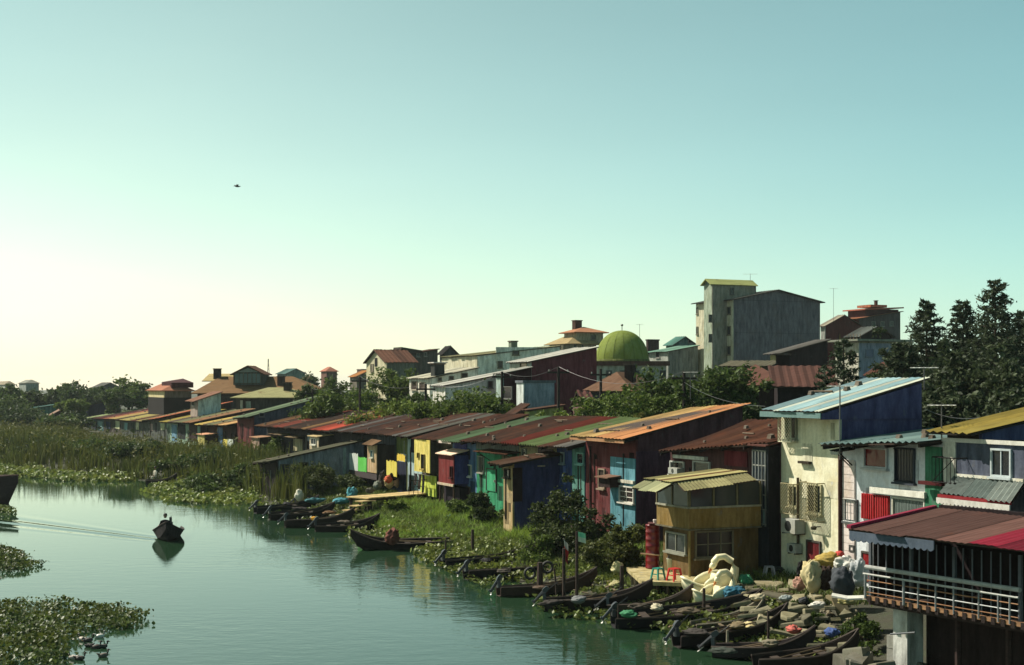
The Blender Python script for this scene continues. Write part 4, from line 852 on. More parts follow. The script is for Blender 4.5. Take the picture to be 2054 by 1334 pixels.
MB().box(.6, w-.8, 3, L-2, ze+1.85, ze+2.25).build('roof_hatch', paint((176, 104, 70)), r_); wins(r_, fr, [(1748, 645, 1756, 655), (1766, 645, 1774, 655), (1784, 644, 1792, 654)], side=w); chimney(r_, w*.6, L*.6, ze+1.9, ze+2.9, .4)
r_, fr, w, L, ze = bhouse('blue_grey_house', 'blue grey house with flat pale roof slab below the red villa', 1676, 1722, 1830, 150, 688, (196, 190, 170), (146, 156, 178), 'flat', (150, 150, 130), rust=.05); MB().box(-.7, w+.9, -.8, L, ze+.19, ze+.4).build('roof_slab', paint((140, 142, 124)), r_)
wins(r_, fr, [(1686, 700, 1696, 716), (1704, 700, 1712, 718)], (206, 196, 160), (50, 52, 56)); wins(r_, fr, [(1736, 700, 1752, 716)], (120, 130, 150), (60, 76, 110), side=w)
r_, fr, w, L, ze = bhouse('rooftop_pavilion', 'dark open pavilion with grey gable roof on the flat roof', 1700, 1726, 1788, 156, 672, (48, 42, 42), (44, 36, 36), 'gable_x', (96, 100, 96), rise=1.0, z0=8, rust=.1, group=None, cat='pavilion')
for q in range(5): MB().tube([(w*q/4, -.25, -.2), (w*q/4+.3, -.25, ze+.1)], .05, 5).build('post', wood((130, 110, 90)), r_)
# brown tiled houses behind the near trees
r_, fr, w, L, ze = bhouse('brown_tile_house', 'low house with broad brown ribbed roof behind the trees', 1452, 1575, 1640, 92, 770, (60, 44, 44), (54, 40, 42), 'hip', (104, 72, 62), rot=math.radians(-12), rise=1.3, L=6, ov=.5); chimney(r_, w*.95, 2.5, ze+.2, ze+1.9, .9, (50, 34, 34))
r_, fr, w, L, ze = bhouse('brown_ribbed_house', 'second brown ribbed roof house beside the dark conical tree', 1560, 1668, 1720, 86, 772, (50, 38, 40), (46, 36, 38), 'mono', (96, 64, 56), rot=math.radians(-8), rise=1.2, L=5, ov=.4)
bhouse('olive_slab_house', 'flat olive roofed house at the foot of the apartment block', 1450, 1540, 1600, 120, 733, (110, 100, 80), (84, 70, 66), 'mono', (110, 104, 84), rot=math.radians(-20), rise=.5, L=5, rust=.1)
r_, fr, w, L, ze = bhouse('long_grey_roof_house', 'long low house with thin grey roof below the apartment block', 1545, 1565, 1660, 135, 707, (190, 176, 120), (60, 40, 44), 'mono', (110, 106, 100), back=(1655, 681), ov=.5, rust=.1)
bhouse('brown_corner_house', 'house corner with brown ribbed roof between the conical tree and the conifers', 1742, 1760, 1790, 100, 748, (90, 70, 66), (70, 50, 50), 'mono', (112, 76, 66), back=(1776, 728), ov=.3)
r_, fr, w, L, ze = bhouse('wide_brown_roof_house', 'low house with wide brown hipped roof below the dome', 1182, 1262, 1322, 108, 782, (84, 82, 84), (90, 92, 100), 'hip', (112, 84, 66), rise=1.4, ov=.5, rot=math.radians(-25)); chimney(r_, w*.8, 2, ze+.6, ze+1.9, .7, (60, 40, 40))
bhouse('small_white_gable', 'tiny white gabled hut with pink tiles among green bushes', 1150, 1172, 1190, 92, 806, (150, 110, 104), (206, 206, 200), 'gable_y', (150, 100, 92), rise=.7, ov=.15)
bhouse('yellow_wall_hut', 'little yellow walled hut behind the striped roof', 1052, 1060, 1090, 92, 822, (206, 196, 110), (196, 188, 104), 'mono', (100, 72, 60), rise=.3, L=2.5, ov=.15)
bhouse('brown_lean_to', 'low brown lean-to behind the green roof', 1008, 1022, 1058, 95, 836, (80, 64, 58), (74, 58, 54), 'mono', (96, 68, 56), rise=.8, ov=.2)
# left: hipped roof house with glazed dormer
d = 195; c0 = P(396, 787, d); fr = Frame((c0.x, c0.y, .85), math.radians(-4)); w = fr.front(634, 787).x; ze = c0.z-.85; L = 9.0
r_ = thing('hipped_roof_hall', 'long brown hipped roof house with glazed timber dormer', 'building', fr.o, fr.rot, 'town buildings behind the row')
walls(r_, w, L, (ze, ze), (ze, ze), (64, 54, 52), (60, 50, 50), zbase=-.3)
zr = fr.front(500, 755, L/2).z
q = [(-.7, -.7, ze-.1), (w+.7, -.7, ze-.1), (w+.7, L+.7, ze-.1), (-.7, L+.7, ze-.1)]; T0 = (2.0, L/2, zr); T1 = (w-4.2, L/2, zr)
for p in ([q[0], q[1], T1, T0], [q[1], q[2], T1], [q[2], q[3], T0, T1], [q[3], q[0], T0]): slab(p, .15).build('roof', metal((118, 90, 62), .15), r_)
x0, x1 = fr.front(468, 760, 1.0).x, fr.front(527, 760, 1.0).x; zb0 = fr.front(497, 768, 1.0).z; zp = fr.front(497, 733, 1.0).z; zs = fr.front(497, 748, 1.0).z
dm = MB().prism([(x0, 1, zb0-.3), (x1, 1, zb0-.3), (x1, 1, zs), ((x0+x1)/2, 1, zp-.1), (x0, 1, zs)], (0, L/2-1, 0)).build('dormer', paint((70, 76, 66)), r_)
for k in range(6):
    a = x0+.25+(x1-x0-.5)*k/6; b_ = a+(x1-x0-.5)/6-.1; MB(fronttf(1)).box(a, b_, -.03, -.003, zb0, zs-.1).build('pane', glass((70, 92, 88)), dm); MB(fronttf(1)).box(b_+.01, b_+.09, -.06, -.003, zb0, zs).build('mullion', paint((104, 96, 76)), dm)
MB(fronttf(1)).prism([(x0+.5, -.03, zs+.1), (x1-.5, -.03, zs+.1), ((x0+x1)/2, -.03, zp-.35)], (0, .027, 0)).build('gable_glass', glass((96, 110, 100)), dm)
for p in ([(x0-.4, .6, zs-.2), ((x0+x1)/2, .6, zp), ((x0+x1)/2, L/2+.5, zp), (x0-.4, L/2+.5, zs-.2)], [((x0+x1)/2, .6, zp), (x1+.4, .6, zs-.2), (x1+.4, L/2+.5, zs-.2), ((x0+x1)/2, L/2+.5, zp)]): slab(p, .12).build('dormer_roof', metal((92, 64, 50), .1), dm)
chimney(r_, fr.front(436, 750, L/2).x, L/2, zr-.4, zr+1.0, .9, (52, 48, 46)); chimney(r_, fr.front(564, 760, 2).x, 2, zr-1.5, zr-.1, .9, (80, 60, 52))
slab([(fr.front(405, 752, L).x, L, zr-.6), (fr.front(468, 752, L).x, L, zr-.6), (fr.front(460, 745, L).x, L+3, zr+.45), (fr.front(408, 745, L).x, L+3, zr+.45)], .12).build('rear_roof', metal((170, 150, 104), .1), r_)
r_, fr, w, L, ze = bhouse('olive_hip_house', 'low house with olive hipped roof and a pale patch', 474, 612, 640, 165, 796, (80, 72, 66), (76, 70, 66), 'hip', (140, 136, 96), rot=math.radians(-5), rise=1.1, L=6, ov=.6); chimney(r_, w*.68, 2.2, ze+.5, ze+1.6, .8, (70, 56, 48)); panel(r_, fr.rect(482, 803, 487, 825), (190, 190, 170)); panel(r_, fr.rect(493, 805, 503, 825), (160, 176, 156))
r_, fr, w, L, ze = bhouse('pale_blue_box_house', 'pale blue grey walled house with salmon roof edge above the row', 382, 396, 443, 168, 802, (170, 150, 136), (206, 224, 220), 'mono', (176, 128, 104), back=(443, 786), ov=.5, rust=.02); wins(r_, fr, [(385, 805, 391, 814)])
r_, fr, w, L, ze = bhouse('red_tile_house', 'cream and grey house on posts with red tiled roof at the far end', 298, 329, 384, 195, 782, (216, 200, 146), (110, 100, 90), 'hip', (150, 100, 78), rise=1.0, ov=.4, rust=.05)
MB().box(-.05, w+.05, -.05, L*.97, 0, fr.front(315, 797).z).build('ground_floor_shade', paint((40, 34, 36)), r_); MB().hexa([(w*.4, 1, ze+.3), (w, 1, ze+.3), (w, 4, ze+.3), (w*.4, 4, ze+.3)], [(w*.4, 1, ze+1.1), (w, 1, ze+1.0), (w, 4, ze+1.0), (w*.4, 4, ze+1.6)]).build('roof_lantern', paint((74, 30, 34)), r_)  # closed dark box, its colour paints the shade between the posts
# far left and far behind
bhouse('teal_barn', 'long teal walled barn among trees at the far left', 20, 34, 112, 250, 823, (120, 150, 140), (84, 136, 124), 'mono', (90, 130, 120), back=(105, 812), ov=.2, rust=.05)
bhouse('maroon_barn', 'maroon barn with pale sloping roof edge at the far left', 88, 92, 140, 240, 838, (80, 40, 44), (78, 34, 42), 'mono', (170, 140, 120), back=(128, 812), ov=.2, rust=.05)
bhouse('navy_side_house', 'house with dark navy side wall beyond the far row houses', 165, 176, 222, 262, 812, (80, 84, 110), (40, 38, 70), 'mono', (110, 80, 70), rise=.6, ov=.2)
for (a, b_, c_, dd, e, cf, cs, rf, rc, lb) in ((-10, 10, 30, 420, 771, (170, 176, 160), (130, 140, 130), 'hip', (130, 120, 100), 'pale far house at the left edge above the treetops'), (38, 52, 78, 430, 768, (150, 160, 150), (140, 150, 140), 'hip', (120, 120, 110), 'pale green far house over the treetops'),
    (186, 202, 240, 330, 776, (110, 104, 100), (96, 92, 92), 'gable_x', (110, 110, 104), 'grey gabled house behind the far trees'), (556, 575, 612, 320, 748, (90, 110, 104), (110, 140, 132), 'gable_x', (96, 130, 124), 'far teal roofed house right of the dormer'),
    (644, 655, 676, 330, 744, (130, 90, 76), (120, 84, 72), 'hip', (160, 104, 84), 'far red roofed house among the trees'), (702, 716, 740, 260, 754, (120, 110, 96), (110, 100, 90), 'mono', (196, 132, 76), 'small house with orange roof left of the cream gable'),
    (716, 726, 742, 300, 742, (120, 96, 88), (110, 88, 80), 'flat', (100, 80, 76), 'far brown flat topped house beside the cream gable'), (596, 610, 628, 300, 764, (120, 104, 90), (104, 92, 84), 'mono', (130, 110, 86), 'far tan house beside the end of the hipped roof'),
    (-90, -40, 10, 300, 800, (150, 150, 140), (120, 110, 104), 'hip', (120, 84, 70), 'red roofed house beyond the left edge')):
    bhouse('far_house', lb, a, b_, c_, dd, e, cf, cs, rf, rc, group='far houses', rise=1.0)
t = thing('lattice_mast', 'thin lattice radio mast on the skyline', 'mast', (U(538)*330, 330, .8)); hh = P(538, 720, 330).z-.8
for a in (0, 1, 2): q = 2.1*a; MB().tube([(.7*math.cos(q), .7*math.sin(q), 0), (.08*math.cos(q), .08*math.sin(q), hh)], .06, 4).build('mast_leg', plastic((90, 90, 90)), t)
for k in range(14):
    f = 1-k/15; z_ = hh*k/14; MB().tube([(.7*f*math.cos(2.1*(k % 3)), .7*f*math.sin(2.1*(k % 3)), z_), (.7*f*math.cos(2.1*(k % 3+1)), .7*f*math.sin(2.1*(k % 3+1)), z_+hh/15)], .035, 4).build('brace', plastic((90, 90, 90)), t)

# ------------------------------------------------------------------ poles, wires, antennas
poles = []
for px, py0, py1, d, lb in ((722, 755, 850, 118, 'dark wooden utility pole beside the bright red roof'), (627, 780, 850, 126, 'dark wooden utility pole above the red striped roof'), (854, 770, 860, 104, 'utility pole behind the patched wall house'), (1007, 745, 845, 100, 'utility pole left of the slate lower house'), (1120, 735, 850, 92, 'utility pole below the maroon hall'), (1205, 740, 830, 95, 'utility pole right of the maroon hall'), (1372, 745, 830, 80, 'thin grey pole in front of the big dark tree')):
    b_ = P(px, py1, d); tp = P(px, py0, d); t = thing('utility_pole', lb, 'pole', (b_.x, b_.y, .8), 0, 'utility poles'); hh = tp.z-.8
    MB().tube([(0, 0, -.3), (0, 0, hh)], [.13, .09], 7).build('shaft', wood((52, 42, 38)), t); MB().box(-.7, .7, -.05, .05, hh-.45, hh-.33).build('crossarm', wood((52, 42, 38)), t)
    for x in (-.6, 0, .6): MB().lathe([(.01, 0), (.05, .02), (.05, .1), (.01, .13)], 6, (x, 0, hh-.33)).build('insulator', plastic((130, 126, 118)), t)
    poles.append(tp)
def wire(a, b_, sag, label, r=.009):
    n = 14; pts = [a.lerp(b_, i/n)-Vector((0, 0, sag*4*(i/n)*(1-i/n))) for i in range(n+1)]; c = a
    tag(MB().tube([p-a for p in pts], r, 4).build('power_cable', plastic((70, 66, 64)), None), label, 'cable', 'overhead cables').location = a
wire(poles[1], poles[0], .5, 'overhead cable from the red striped roof to the bright red roof')
wire(poles[0], poles[2], .6, 'overhead cable between the poles behind the patched roof')
wire(poles[2], poles[3], .6, 'overhead cable passing in front of the green trees')
wire(poles[3], poles[4], .5, 'overhead cable below the maroon wall')
wire(poles[4], poles[6], .9, 'overhead cable running along the dark trees')
wire(poles[6]-Vector((0, 0, .6)), P(1535, 815, 55), .3, 'overhead cable from the thin pole to the cream house')
wire(P(1855, 820, 53), P(1965, 838, 47), .15, 'cable between the blue wall and the mossy yellow roof')
antenna(1685, 772, 905, 49.6, 'tall thin antenna in front of the deep blue wall', .9); antenna(1854, 735, 765, 52, 'antenna on the blue house against the conifers', 1.0); antenna(1889, 810, 872, 46, 'antenna at the corner of the mossy yellow roof', .9)
antenna(1385, 745, 790, 79, 'antenna in front of the big dark tree', .8); antenna(1505, 549, 572, 184, 'antenna on the stair tower of the apartment block', 1.8); antenna(1672, 578, 640, 205, 'antenna on the skyline right of the apartment block', 1.2); antenna(1283, 650, 680, 190, 'leaning antenna on the skyline beside the dome', 1.0)
# ------------------------------------------------------------------ vegetation
def rot_basis(n, up=0.0):
    """n random orthonormal pairs (length axis, width axis)."""
    t = rng.normal(size=(n, 3)); t[:, 2] = t[:, 2]*.7+up; t /= np.linalg.norm(t, axis=1, keepdims=True)
    r = rng.normal(size=(n, 3)); b = np.cross(t, r); b /= np.linalg.norm(b, axis=1, keepdims=True); return t, b
def leaves(c, size, up=0.0, wid=.5, var=.35):
    """Folded diamond leaves at points c: 4 vertices, 2 triangles each."""
    n = len(c); t, b = rot_basis(n, up); s = (size*(1+var*rng.uniform(-1, 1, n)))[:, None]; nn = np.cross(t, b)
    v = np.stack([c-t*s, c+b*s*wid+nn*s*.14, c+t*s, c-b*s*wid+nn*s*.14], 1).reshape(-1, 3)
    i = np.arange(n)*4; f = np.concatenate([np.stack([i, i+1, i+2], 1), np.stack([i, i+2, i+3], 1)]); return v, f
def crown_points(R, hz, n_clump, per, clump_r, bias=.5, flat=1.0):
    d = rng.normal(size=(n_clump, 3)); d /= np.linalg.norm(d, axis=1, keepdims=True)
    r = rng.uniform(0, 1, n_clump)**bias; d[:, 2] = np.where(d[:, 2] < -.35, d[:, 2]*.5, d[:, 2])
    lump = 1+.22*np.sin(d[:, 0]*4.1+rng.uniform(0, 6))+.18*np.sin(d[:, 1]*5.3+rng.uniform(0, 6))+.15*np.sin(d[:, 2]*6+rng.uniform(0, 6))
    c = d*(r*lump)[:, None]*np.array([R, R, hz]); cr = clump_r*rng.uniform(.55, 1.3, n_clump)
    p = np.repeat(c, per, 0)+rng.normal(size=(n_clump*per, 3))*np.repeat(cr, per)[:, None]*np.array([.55, .55, .42*flat]); return p, c
def tree(label, px, top, wpx, d, col, name='broadleaf_tree', n=(60, 70), leaf=.16, base=None, group='trees', squash=1.0, trunk=True, cat='tree', z0=None):
    x, y = U(px)*d, d; zb = gz(x, y) if z0 is None else z0; H_ = P(px, top, d).z-zb; R = wpx*d/FOC*1.18
    low = 0.25*H_ if base is None else base; hz = max(.4, (H_-low)/2*.9); cz = low+hz
    t = thing(name, label, cat, (x, y, zb), 0, group)
    m = MB(); m.tube([(0, 0, -.2), (.05, 0, low*.6), (0, .08, cz*.9)], [max(.05, R*.07), max(.04, R*.055), max(.02, R*.03)], 7)
    tr = m.build('trunk', bark(), t)
    lob = max(4, n[0]//9); ps, cs_ = [], []
    for q in range(lob):                     # a crown of several uneven boughs
        a = 2.399*q+rnd.uniform(-.5, .5); f = rnd.uniform(.3, .8) if q else .0; hh = rnd.uniform(-.6, .6) if q else .35; s = rnd.uniform(.34, .62)
        if base == 0.: hh = rnd.uniform(-.85, .5) if q else .3; f = min(.95, f*(1.1-.45*hh))
        pq, cq = crown_points(R*s, hz*s*1.05, max(6, int(n[0]*1.9/lob)), n[1], R*s*.36, .45); o_ = np.array([math.cos(a)*R*f, math.sin(a)*R*f, hh*hz])
        ps.append(pq+o_); cs_.append(cq[:1]+o_)
    pts = np.concatenate(ps); cl = np.concatenate(cs_)
    pts[:, 2] += cz; pts[:, 2] = np.maximum(pts[:, 2], .05)
    for k in range(len(cl)):
        q = cl[k]*.8; MB().tube([(0, .03, low*.6+.1*k*low/7), (q[0]*.5, q[1]*.5, cz+q[2]*.3-.1*hz), (q[0], q[1], cz+q[2])], [max(.03, R*.035), max(.02, R*.02), .01], 5).build('limb', bark(), tr)
    v, f = leaves(pts, leaf); fast('crown', v, f, leafmat(col), t); return t
def conifer(label, px, top, wpx, d, col, nb=70, leaf=.2, base=.05, group='conifers'):
    x, y = U(px)*d, d; zb = gz(x, y); H_ = P(px, top, d).z-zb; R = wpx*d/FOC*1.25
    t = thing('conifer_tree', label, 'tree', (x, y, zb), 0, group)
    MB().tube([(0, 0, -.2), (.05, .03, H_*.5), (0, 0, H_*.98)], [R*.09, R*.06, .03], 7).build('trunk', bark(), t); out = []
    for k in range(nb):
        h = base+(1-base)*(k+rnd.random())/nb; a = k*2.399+rnd.uniform(-.4, .4); ln = R*(1-h)**.55*rnd.uniform(.4, 1.25)+.3
        e = np.array([math.cos(a)*ln, math.sin(a)*ln, H_*h+ln*rnd.uniform(.0, .35)]); s = np.array([0, 0, H_*h-.1])
        m = int(26+60*ln/R); q = rng.uniform(.2, 1, m)**.8
        p = s+(e-s)*q[:, None]+rng.normal(size=(m, 3))*np.array([.22, .22, .16])*ln*.55; p[:, 2] -= (q**2)*ln*.08; out.append(p)
        if k % 6 == 0: MB().tube([tuple(s), tuple((s+e)/2), tuple(e)], [.05, .03, .01], 5).build('limb', bark(), t)
    v, f = leaves(np.concatenate(out), leaf, wid=.32); fast('crown', v, f, leafmat(col, .45), t); return t
G1 = (80, 98, 46); G2 = (68, 86, 44); G3 = (94, 112, 50); G4 = (60, 76, 44); DK1 = (54, 68, 50); OL = (98, 102, 56)
for lb, px, top, w_, d, c in (('rounded dark tree at the left edge of the skyline', 8, 764, 34, 255, G2), ('bushy tree beside the left edge skyline tree', 62, 776, 34, 262, G4), ('slim dark tree in the far left tree line', 112, 768, 24, 262, G2), ('broad tree in the far left tree line', 158, 764, 40, 262, G4), ('small tree between broad tree and tall far tree', 205, 772, 26, 268, G2), ('tall far tree left of the red tiled house', 258, 750, 38, 246, G1), ('lower tree hugging the tall far tree', 232, 776, 26, 240, G2), ('small far tree beside the red tiled house', 296, 772, 22, 250, G1),
    ('yellow green bush tree in front of the navy house', 152, 796, 22, 236, G3), ('wide dark bush tree by the teal barn', 30, 815, 46, 232, G4), ('dark bush tree left of the row houses', 112, 838, 34, 216, G2), ('second dark bush by the row', 150, 830, 26, 222, G4), ('wide low tree at the far left edge', -30, 790, 60, 240, G2)):
    tree(lb, px, top+1, w_*1.1, d, c, n=(60, 50), leaf=.3, group='far trees')
for lb, px, top, w_, d, c, n_, lf in (('bright green tree left of the bright red roof', 676, 776, 64, 124, G1, (60, 80), .2), ('tree behind the bright green tree', 652, 756, 44, 160, G2, (50, 60), .22), ('dark tree on the skyline above the red striped roof', 612, 744, 34, 235, G4, (40, 50), .3), ('tree in front of the cream gable house', 805, 728, 46, 140, G1, (60, 80), .2), ('dark tree beside the cream gable house', 742, 762, 42, 170, G2, (50, 60), .22), ('dark tree above the bright red roof', 700, 764, 40, 175, G4, (50, 60), .24),
    ('bright leafy bush tree behind the patched roof', 790, 782, 72, 106, G3, (70, 80), .17), ('wide green tree below the pale teal house', 925, 776, 80, 101, G1, (80, 90), .17), ('green tree left of the slate lower house', 985, 794, 46, 101, G2, (60, 80), .17), ('slender green tree beside the white terrace house', 870, 784, 38, 112, G3, (50, 70), .17),
    ('light green tree behind the striped roof', 1120, 796, 52, 88, G3, (70, 90), .14), ('green tree in front of the wide brown roof', 1236, 770, 70, 82, G1, (80, 90), .14), ('dense green tree beside the wide brown roof', 1316, 752, 66, 85, G1, (80, 90), .15), ('big dark tree in front of the apartment block', 1398, 702, 84, 83, G2, (110, 100), .17), ('dark green tree behind the orange roof', 1405, 772, 70, 82, G2, (80, 90), .14), ('dark tree behind the brown corrugated roof', 1500, 786, 56, 76, G4, (70, 90), .13),
    ('green tree filling the gap right of the pole below the maroon hall', 1178, 800, 44, 86, G2, (60, 70), .14), ('leafy tree above the orange roof', 1350, 786, 46, 80, G1, (60, 70), .13), ('olive tree behind the tan and orange roof', 1285, 800, 40, 80, OL, (50, 70), .13), ('dark tree above the brown corrugated roof', 1455, 796, 44, 74, G2, (60, 70), .13), ('green tree between the red striped roof and the hipped hall', 640, 802, 44, 134, G2, (60, 60), .2), ('low green tree behind the tall maroon house', 585, 815, 34, 140, G4, (50, 60), .2), ('small green tree left of the yellow hut', 1035, 826, 30, 97, G1, (40, 60), .15), ('tree between the white terrace house and the cream gable', 840, 770, 32, 128, G2, (50, 60), .18), ('dark tree right of the blue grey house', 1780, 705, 44, 96, G4, (60, 70), .16),
    ('small dark tree left of the cream house roof', 1560, 800, 34, 70, G2, (50, 70), .12), ('bush beside the dome hall', 1222, 736, 22, 152, G1, (30, 50), .2), ('bush right of the dome hall', 1268, 738, 20, 150, G2, (30, 50), .2), ('low bush under the apartment block', 1330, 742, 40, 120, G2, (50, 60), .18)):
    dm = 34/(U(px-w_*1.15)+.437)+3.0+w_*.8*d/FOC*1.2
    tree(lb, px, top-1, w_*1.06, max(d, dm) if px < 1500 else d, c, n=(int(n_[0]*1.25), n_[1]), leaf=lf*.88)
conifer('dark conical tree behind the blue house', 1692, 680, 58, 78, DK1, 80, .15)
conifer('small conical tree left of the dark conical tree', 1655, 735, 34, 80, DK1, 50, .15)
for lb, px, top, w_, d in (('tallest conifer with ragged crown at the right', 1996, 563, 66, 88), ('conifer left of the tallest conifer', 1932, 604, 46, 92), ('conifer at the left end of the conifer group', 1858, 604, 60, 94), ('conifer at the right picture edge', 2052, 626, 52, 92), ('conifer leaning in front of the left conifers', 1812, 690, 58, 80)): conifer(lb, px, top, w_, d, (58, 70, 52), 170, .17)
for lb, px, top, w_, d in (('dark bushy tree at the foot of the conifers', 1890, 690, 74, 78), ('dark bushy tree below the tallest conifer', 1975, 672, 78, 74), ('dark bushy tree at the right edge', 2050, 690, 70, 72), ('dark low tree above the mossy yellow roof', 1930, 742, 70, 66), ('dark low tree at the right above the yellow roof', 2030, 750, 66, 64), ('dark low tree beside the blue wall', 1868, 760, 44, 66), ('round dark tree filling the gap between the conifers', 1898, 640, 46, 97), ('round dark tree right of the tallest conifer', 2032, 640, 44, 95), ('dark tree between the two middle conifers', 1964, 648, 40, 96), ('dark tree at the left foot of the conifers', 1815, 660, 40, 98)):
    tree(lb, px, top, w_, d, (58, 70, 50), n=(120, 100), leaf=.14)
for lb, px, top, w_, d, c, n_, lf in (('dense dark shrub in front of the maroon house', 1142, 944, 62, 64.5, (58, 70, 38), (90, 110), .085), ('leafy shrub left of the red drum', 1240, 1036, 44, 57.5, (76, 84, 44), (70, 90), .075), ('dark climbing shrub by the light blue wall', 965, 978, 34, 76, (56, 70, 38), (50, 80), .09), ('low shrub under the brown shed', 1035, 1012, 36, 73, (70, 84, 42), (40, 70), .08), ('willowy shrub before the grey boat shed', 640, 925, 44, 97, (70, 80, 48), (60, 70), .11), ('low shrub at the end of the grey boat shed', 700, 950, 34, 96, (66, 78, 46), (40, 60), .11), ('bushy shrub in the reed bed near the small reed boat', 372, 905, 40, 122, G2, (60, 60), .16), ('broad shrub in the reeds below the tan roof house', 430, 900, 46, 118, G4, (70, 60), .16), ('shrub in the reeds left of the grey boat shed', 490, 915, 40, 108, G2, (60, 60), .14), ('low shrub at the left of the reed bed', 60, 880, 60, 150, G4, (60, 60), .2), ('shrub in the middle of the reed bed', 190, 876, 56, 145, G2, (60, 60), .2), ('shrub behind the small reed boat', 270, 888, 46, 132, G4, (60, 60), .18), ('tangled shrub at the water edge of the reed bed', 410, 945, 44, 107, G2, (60, 60), .14), ('weedy shrub under the emerald green house', 920, 1000, 26, 80, G1, (30, 60), .09), ('weedy shrub at the pier posts', 800, 1012, 24, 84, G3, (30, 50), .09), ('leafy weeds left of the flag posts', 1090, 1060, 34, 62, G1, (40, 60), .08), ('round green bush in front of the bright red roof house', 580, 868, 40, 124, G1, (60, 70), .15), ('shrub at the left of the beige porch hut', 530, 895, 30, 122, G2, (40, 60), .15)):
    tree(lb, px, top, w_, d, c, name='shrub', n=n_, leaf=lf, base=.0, group='shrubs on the bank', cat='shrub')

def inside(poly, x, y):
    poly = np.asarray(poly, float); r = np.zeros(x.shape, bool); j = len(poly)-1
    for i in range(len(poly)):
        xi, yi = poly[i]; xj, yj = poly[j]; c = ((yi > y) != (yj > y)) & (x < (xj-xi)*(y-yi)/(yj-yi+1e-12)+xi); r ^= c; j = i
    return r
def scatter(poly, n):
    p = np.asarray(poly, float); lo, hi = p.min(0), p.max(0); out = np.zeros((0, 2))
    while len(out) < n:
        q = rng.uniform(lo, hi, (n*2, 2)); q = q[inside(p, q[:, 0], q[:, 1])]; out = np.concatenate([out, q])
    return out[:n]
def ppoly(pts, z=0.0): return [(PZ(a, b, z).x, PZ(a, b, z).y) for a, b in pts]
def blades(xy, z, h, w, lean=.35, var=.35):
    n = len(xy); a = rng.uniform(0, 2*math.pi, n); hh = h*(1+var*rng.uniform(-1, 1, n)); ln = lean*hh*rng.uniform(.2, 1, n)
    dx, dy = np.cos(a), np.sin(a); b = rng.uniform(0, 2*math.pi, n); wx, wy = np.cos(b)*w/2, np.sin(b)*w/2
    B = np.stack([xy[:, 0], xy[:, 1], z], 1); o = np.zeros(n)
    p0 = B-np.stack([wx, wy, o], 1)*.8; p1 = B+np.stack([wx, wy, o], 1)*.8
    M = B+np.stack([dx*ln*.3, dy*ln*.3, hh*.6], 1); p2 = M+np.stack([wx, wy, o], 1); p3 = M-np.stack([wx, wy, o], 1)
    T = B+np.stack([dx*ln, dy*ln, hh*(1-.12*lean)], 1)
    v = np.stack([p0, p1, p2, p3, T], 1).reshape(-1, 3); i = np.arange(n)*5
    f = np.concatenate([np.stack([i, i+1, i+2], 1), np.stack([i, i+2, i+3], 1), np.stack([i+3, i+2, i+4], 1)]); return v, f
def clump(xy, n, spread):
    c = xy[rng.integers(0, len(xy), n)]; return c+rng.normal(size=(n, 2))*spread
# reed bed on the left bank
RB = [(-13.2, 92), (-17.5, 99), (-24, 110), (-31, 119.5), (-52, 140), (-100, 172), (-150, 215), (-80, 252), (-72, 232), (-50, 190), (-38, 168), (-27.5, 143), (-23, 131), (-20.5, 118), (-15.8, 107)]
xy = clump(scatter(RB, 2600), 62000, .55); tt = bank_t(xy[:, 0], xy[:, 1]); k = (tt > .0) & inside(RB, xy[:, 0], xy[:, 1]); xy = xy[k]
hgt = 1.75+.95*hnoise(xy[:, 0]*.35, xy[:, 1]*.3)+.6*hnoise(xy[:, 0]*.9+3, xy[:, 1]*.7); cap = EYE-np.where(xy[:, 0] < -.305*xy[:, 1], 76, 112)*xy[:, 1]/FOC-ground_z(xy[:, 0], xy[:, 1]); hgt = np.minimum(hgt, np.maximum(.5, cap*(.82+.2*hnoise(xy[:, 0]*.8, xy[:, 1]*.6)))); hgt *= np.clip((bank_t(xy[:, 0], xy[:, 1])+.6)/3.0, .35, 1)*np.where(xy[:, 1] < 120, 1.12, np.where(xy[:, 1] > 150, .92, 1.0))
v, f = blades(xy, ground_z(xy[:, 0], xy[:, 1])-.05, 1.0, .1, .4, .38)
zz = v.reshape(-1, 5, 3); zb_ = zz[:, :1, 2].copy(); zz[:, :, 2] = zb_+(zz[:, :, 2]-zb_)*hgt[:, None]
tag(fast('reed_bed', zz.reshape(-1, 3), f, leafmat((78, 90, 50), .65, .3), None), 'tall dark green reeds covering the left bank', 'reeds', kind='stuff')
pl = scatter(RB, 3000); pl = pl[bank_t(pl[:, 0], pl[:, 1]) > 1.5]; hz_ = ground_z(pl[:, 0], pl[:, 1])+np.minimum(2.0, np.maximum(.4, EYE-np.where(pl[:, 0] < -.305*pl[:, 1], 78, 113)*pl[:, 1]/FOC-1.0))*rng.uniform(.35, 1, len(pl))
c = np.repeat(np.column_stack([pl, hz_]), 12, 0)+rng.normal(size=(len(pl)*12, 3))*np.array([.3, .3, .5]); v, f = leaves(c, .2, .4, .28)
tag(fast('reed_foliage', v, f, leafmat((80, 88, 46), .65, .3), None), 'lighter leafy tips among the reeds', 'reeds', kind='stuff')
